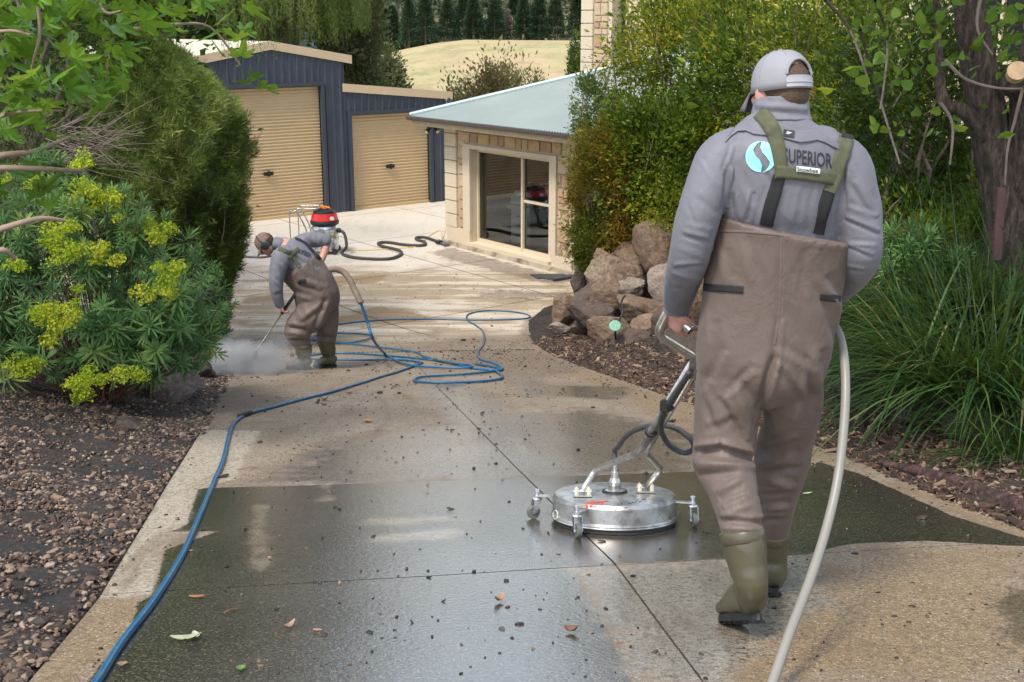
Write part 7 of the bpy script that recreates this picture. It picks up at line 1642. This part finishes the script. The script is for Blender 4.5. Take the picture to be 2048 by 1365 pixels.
# ------------------------------------------------------------------ blue pressure hose
def bluem():
    t = NT('hose_blue'); p = t.pos(); t.bs(Base_Color=t.mix(t.step(t.noise(p, 6, 5, .6), .52, .7, 0, .55), (.008, .095, .20), (.10, .17, .16)), Roughness=.35); return t.m
BLU = bluem()
def lay(px_, r=.0125): return [G(u, v) + Vector((0, 0, r * (1.0))) for u, v in px_]
main = [(150, 1430), (200, 1362), (245, 1290), (310, 1205), (365, 1115), (400, 1035), (425, 975), (446, 925), (457, 880), (468, 850), (495, 832), (545, 818), (600, 803), (660, 788), (720, 770), (760, 757), (800, 745), (845, 728)]
loopA = [(845, 728), (800, 722), (720, 722), (620, 720), (618, 714), (660, 709), (720, 710), (800, 716), (860, 722), (900, 728), (950, 740), (1000, 742), (1002, 736), (985, 728), (960, 720), (957, 705), (967, 690), (967, 668), (955, 655), (935, 642), (938, 630), (975, 623), (1030, 626), (1060, 634), (1040, 640), (950, 642), (860, 640), (760, 642), (680, 650), (640, 655)]
loopB = [(640, 655), (618, 662), (620, 672), (632, 682), (638, 672), (628, 660), (622, 655), (625, 680), (690, 690), (740, 680), (742, 674), (700, 670), (640, 672), (622, 682), (650, 686), (740, 696), (830, 708), (850, 718), (900, 730), (940, 735), (935, 740), (850, 738), (805, 731), (770, 712)]
loopC = [(985, 741), (1005, 757), (980, 765), (900, 769), (835, 767), (830, 762), (850, 757), (930, 752), (1000, 744), (990, 738), (950, 731)]
bh = thing('blue_hose', G(845, 728), 'long blue pressure hose snaking up the drive and coiled near the far worker', 'hose')
def hoseobj(px_, name='hose_run', lift=0):
    pp = smooth_path(lay(px_), 9); rng = np.random.default_rng(1); k = MB(); k.tube([p_ + Vector((0, 0, lift)) for p_ in pp], .0125 if lift == 0 else .0125, 10); return k.build(name, BLU, bh, True)
hoseobj(main); hoseobj(loopA); hoseobj(loopB, lift=.012); hoseobj(loopC, lift=.006)
k = MB(); aa, bb_ = lay([(478, 838), (502, 830)], .02); k.tube([aa, aa.lerp(bb_, .3), aa.lerp(bb_, .7), bb_], [.017, .020, .020, .017], 12); k.build('coupling', RUBD, bh)
up = [(655, 542, -.02), (680, 541, .02), (697, 556, 0), (709, 580, -.05), (722, 607, -.1)]
k = MB(); k.tube(smooth_path([P(612, 570, YF - .02)] + [P(u, v, YF + .05 + d) for u, v, d in up], 7), .034, 12); 
for i, v in enumerate(k.v): k.v[i] = tuple(Vector(v) + Vector(v).normalized() * .004 * mnoise.noise(Vector(v) * 30))
k.build('protective_sleeve', mat('sleeve_brown', (.20, .15, .11), .85, .2, 20, bump=.5, bs=40), bh, True)
e0_ = P(722, 607, YF - .05); k = MB(); g_ = lay([(770, 712)])[0]; k.tube(smooth_path([e0_ - Vector((.02, 0, -.05)), e0_, P(735, 645, YF - .05), P(748, 682, YF - .02), g_ + Vector((0, 0, .012))], 7), .0155, 10); k.build('hose_run', BLU, bh, True)
# lance
ln = thing('spray_lance', fp(560, 625, -.22), 'long thin pressure washer lance in the far worker\'s hands pointing down into the steam', 'lance')
a_ = fp(606, 566, -.06); m1 = fp(563, 628, -.24); nz_ = P(513, 702, YF - .45); n2_ = P(508, 716, YF - .47)
k = MB(); k.tube([a_, m1], .018, 10); k.build('grip', BLACK, ln, True); k = MB(); k.tube([m1, nz_, n2_], .009, 8); k.build('lance_tube', steel('lance_steel', (.3, .26, .2), .35), ln, True)
k = MB(); k.tube([nz_, nz_.lerp(n2_, .3), n2_, n2_ + (n2_ - nz_) * .25], [.014, .02, .024, .016], 10); k.build('nozzle', BLACK, ln, True); k = MB(); k.box(a_ + Vector((.02, 0, -.05)), (.03, .03, .12), None, .008); k.build('trigger', BLACK, ln)
# steam
sc0 = P(488, 742, YF - .5); dm = MB(); ell(dm, sc0 + Vector((.05, 0, .10)), (.95, .40, .30), None, 24, 14)
st = bpy.data.materials.new('steam'); st.use_nodes = True; tn = st.node_tree; tn.nodes.clear(); out = tn.nodes.new('ShaderNodeOutputMaterial'); pv = tn.nodes.new('ShaderNodeVolumePrincipled'); tn.links.new(pv.outputs[0], out.inputs['Volume'])
tc = tn.nodes.new('ShaderNodeTexCoord'); mp_ = tn.nodes.new('ShaderNodeMapping'); mp_.inputs['Scale'].default_value = (1.1, 2.4, 3.0); ln_ = tn.nodes.new('ShaderNodeVectorMath'); ln_.operation = 'LENGTH'; tn.links.new(tc.outputs['Object'], mp_.inputs[0]); tn.links.new(mp_.outputs[0], ln_.inputs[0])
nn = tn.nodes.new('ShaderNodeTexNoise'); nn.inputs['Scale'].default_value = 3.2; nn.inputs['Detail'].default_value = 4; tn.links.new(tc.outputs['Object'], nn.inputs['Vector'])
ad = tn.nodes.new('ShaderNodeMath'); ad.operation = 'MULTIPLY_ADD'; tn.links.new(nn.outputs[0], ad.inputs[0]); ad.inputs[1].default_value = 1.2; tn.links.new(ln_.outputs['Value'], ad.inputs[2])
mr = tn.nodes.new('ShaderNodeMapRange'); mr.interpolation_type = 'SMOOTHSTEP'; tn.links.new(ad.outputs[0], mr.inputs[0]); mr.inputs[1].default_value = .55; mr.inputs[2].default_value = 1.45; mr.inputs[3].default_value = 10.0; mr.inputs[4].default_value = 0.0
tn.links.new(mr.outputs[0], pv.inputs['Density']); pv.inputs['Color'].default_value = (.95, .95, .95, 1)
me = dm.mesh('steam', st); so2 = bpy.data.objects.new('steam', me); C.objects.link(so2); me.transform(Matrix.Translation(-(sc0 + Vector((.05, 0, .10))))); so2.location = sc0 + Vector((.05, 0, .10)); tag(so2, 'white steam and spray where the lance hits the ground', 'steam', None, 'stuff')
# ------------------------------------------------------------------ wet vacuum on the court
vb = G(652, 506); VC = thing('wet_vacuum', vb, 'industrial wet vacuum with red motor head and steel drum behind the far worker', 'vacuum cleaner')
kk_ = mpp(vb); H1 = lambda v: (506 - v) * kk_ * 1.03
k = MB(); k.lathe([(.20, .06), (.27, .08), (.275, H1(478)), (.285, H1(476)), (.285, H1(473)), (.275, H1(471)), (.275, H1(462)), (.285, H1(460)), (.285, H1(456)), (.25, H1(451)), (.2, H1(450))], vb, seg=36); k.build('drum', steel('vac_steel', (.62, .66, .68), .2), VC, auto=35)
k = MB(); k.lathe([(.22, H1(450)), (.29, H1(449)), (.30, H1(444)), (.29, H1(442)), (.22, H1(442))], vb, seg=32); k.build('clamp_ring', BLACK, VC)
k = MB(); k.lathe([(.24, H1(442)), (.285, H1(441)), (.25, H1(428)), (.2, H1(427))], vb, seg=32); hd_ = k.build('motor_head', mat('vac_red', (.62, .03, .03), .4, .05), VC, auto=40)
k = MB(); k.lathe([(.18, H1(428)), (.235, H1(427)), (.22, H1(423)), (.1, H1(420))], vb, seg=28); k.build('top_cover', BLACK, VC)
vt = bvh([hd_]); flat_print(vt, [[(660, 434), (668, 434), (668, 441), (660, 441)]], .004, WLAB, 'label_patch', VC, 1)
k = MB()
rng = np.random.default_rng(8)
for i in range(5): pp = [vb + Vector((rng.uniform(-.1, .15), rng.uniform(-.12, .1), H1(420) + .01 + rng.uniform(0, .04))) for _ in range(4)]; k.tube(smooth_path(pp, 4), .012, 6)
o = k.build('cord_bundle', mat('cord_orange', (.7, .2, .02), .5)); tag(o, 'orange power cord bundled on top of the red vacuum head', 'cord')
TUB = steel('trolley_tube', (.6, .6, .6), .25)
for dy in (-.22, .22):
    k = MB(); k.tube(smooth_path([vb + Vector((.2, dy, .08)), vb + Vector((-.25, dy, .12)), vb + Vector((-.36, dy, H1(455))), vb + Vector((-.52, dy, H1(421))), vb + Vector((-.44, dy, H1(417))), vb + Vector((-.1, dy, H1(417)))], 5), .014, 8); k.build('trolley_frame', TUB, VC, True)
k = MB(); k.tube([vb + Vector((-.1, -.22, H1(417))), vb + Vector((-.1, .22, H1(417)))], .014, 8); k.build('handle_bar', TUB, VC, True)
k = MB(); k.tube(smooth_path([vb + Vector((-.72, 0, .1)), vb + Vector((-.72, 0, H1(430))), vb + Vector((-.65, 0, H1(426))), vb + Vector((-.55, 0, H1(430))), vb + Vector((-.55, 0, .2))], 5), .013, 8); k.build('guard_hoop', TUB, VC, True)
for x, y in ((-.25, -.24), (.22, -.22), (.22, .22), (-.25, .24)):
    k = MB(); k.lathe([(.015, -.02), (.06, -.02), (.065, 0), (.06, .02), (.015, .02)], vb + Vector((x, y, .066)), (Vector((1, 0, 0)), Z3, Vector((0, 1, 0))), 20); k.build('wheel', RUBD, VC)
k = MB(); k.tube([vb + Vector((.24, -.06, H1(461))), vb + Vector((.33, -.08, H1(461)))], .05, 14); k.build('inlet', BLACK, VC)
RBH = mat('suction_hose_black', (.045, .042, .038), .6, .2, 20)
pts = [vb + Vector((.33, -.08, H1(461))), vb + Vector((.42, -.12, H1(468))), vb + Vector((.46, -.2, H1(490)))] + [G(u, v) + Z3 * .035 for u, v in ((684, 510), (700, 517), (735, 521), (780, 521), (802, 512), (797, 504), (765, 496), (757, 490), (775, 488), (810, 493), (845, 494), (850, 488), (835, 483), (833, 479), (848, 478), (868, 484), (880, 490))]
pp = smooth_path(pts, 14); k = MB(); k.tube(pp, [.030 + .003 * (i % 2) for i in range(len(pp))], 10); o = k.build('suction_hose', RBH, None, True); tag(o, 'ribbed black suction hose curling over the court from the vacuum', 'hose')
nzp = G(884, 489); NZ = thing('floor_nozzle', nzp, 'grey vacuum floor nozzle lying at the left foot of the office wall', 'nozzle')
k = MB(); dv_ = (G(893, 493) - G(862, 478)).normalized(); k.box(nzp + Z3 * .03, (.62, .13, .05), (dv_, Vector((-dv_.y, dv_.x, 0)), Z3), .012); k.build('head', mat('nozzle_grey', (.09, .10, .12), .5), NZ); k = MB(); k.tube([nzp + Z3 * .06, G(880, 490) + Z3 * .05 + Vector((-.08, -.04, 0))], [.035, .03], 10); k.build('neck', BLACK, NZ)
# leads
YL = mat('cord_yellow', (.62, .45, .12), .6)
k = MB(); k.tube(smooth_path([opt(.01, .5, .02), opt(-.1, .1, .08), G(880, 462) + Z3 * .01, G(862, 471) + Z3 * .01, G(850, 480) + Z3 * .01, G(838, 493) + Z3 * .01, G(780, 499) + Z3 * .01, G(720, 502) + Z3 * .01, G(680, 500) + Z3 * .01, vb + Vector((.2, -.2, .01))], 6), .010, 6); o = k.build('power_cord', YL, None, True); tag(o, 'thin yellow power cord running from the office corner to the vacuum', 'cord')
k = MB(); k.tube(smooth_path([G(455, 512) + Z3 * .02, G(480, 515) + Z3 * .02, G(520, 517) + Z3 * .02, G(545, 514) + Z3 * .02, G(590, 508) + Z3 * .02], 6), .02, 8); o = k.build('hose', mat('hose_grey_thin', (.12, .115, .11), .6), None, True); tag(o, 'thin dark hose lying on the court behind the far worker\'s head', 'hose')
# rubber mats near the office
SLT = mat('rubber_mat_dark', (.045, .048, .055), .6, .2, 10)
def matp(px_, lab, h=.03, rag=0):
    b = MB(); top = [G(u, v) + Z3 * h for u, v in px_]; bot = [p_ - Z3 * (h - .004) for p_ in top]; b.loft([bot, top]); o = b.build('rubber_mat', SLT, None); tag(o, lab, 'mat')
matp([(1060, 551), (1150, 549), (1152, 553), (1105, 558), (1098, 561), (1085, 558), (1075, 559)], 'ragged dark rubber mat piece lying left on the court by the shrub', .02)
matp([(1102, 561), (1155, 551), (1160, 556), (1108, 564)], 'narrow dark rubber mat piece overlapping the ragged one by the shrub', .05)
# green disc by the rocks
gd = P(1230, 652, 13.9); b = MB(); dn = Vector((-.1, -.8, .6)).normalized(); sx = dn.cross(Z3).normalized(); b.lathe([(.03, -.01), (.072, -.008), (.076, 0), (.07, .008), (.03, .010)], gd, (sx, dn.cross(sx), dn), 28)
DT = thing('valve_cover', gd, 'small pale green round cover among the rocks at the front of the pile', 'cover'); b.build('disc', mat('disc_green', (.16, .34, .24), .6, .3, 40), DT); b = MB(); b.tube([gd - dn * .01, gd + Vector((.02, .08, -.2))], .014, 8); b.build('stalk', RUBD, DT); b = MB(); b.tube(smooth_path([gd + Vector((.03, .05, .02)), P(1245, 625, 14.0), P(1243, 604, 14.2), P(1250, 592, 14.5)], 5), .012, 8); b.build('pipe', RUBD, DT)

for o in list(C.objects):
    if o.type == 'MESH' and o.name.split('.')[0] in ('branches', 'stems', 'twigs', 'scribble_marks', 'seams', 'crown'): o['kind'] = 'stuff' if o.parent is not None and o.name.split('.')[0] != 'crown' else o.get('kind', '') or 'stuff'
for o in list(C.objects):
    if o.type == 'MESH' and o.name.split('.')[0] == 'crown' and o.get('kind') == 'stuff' : del o['kind']
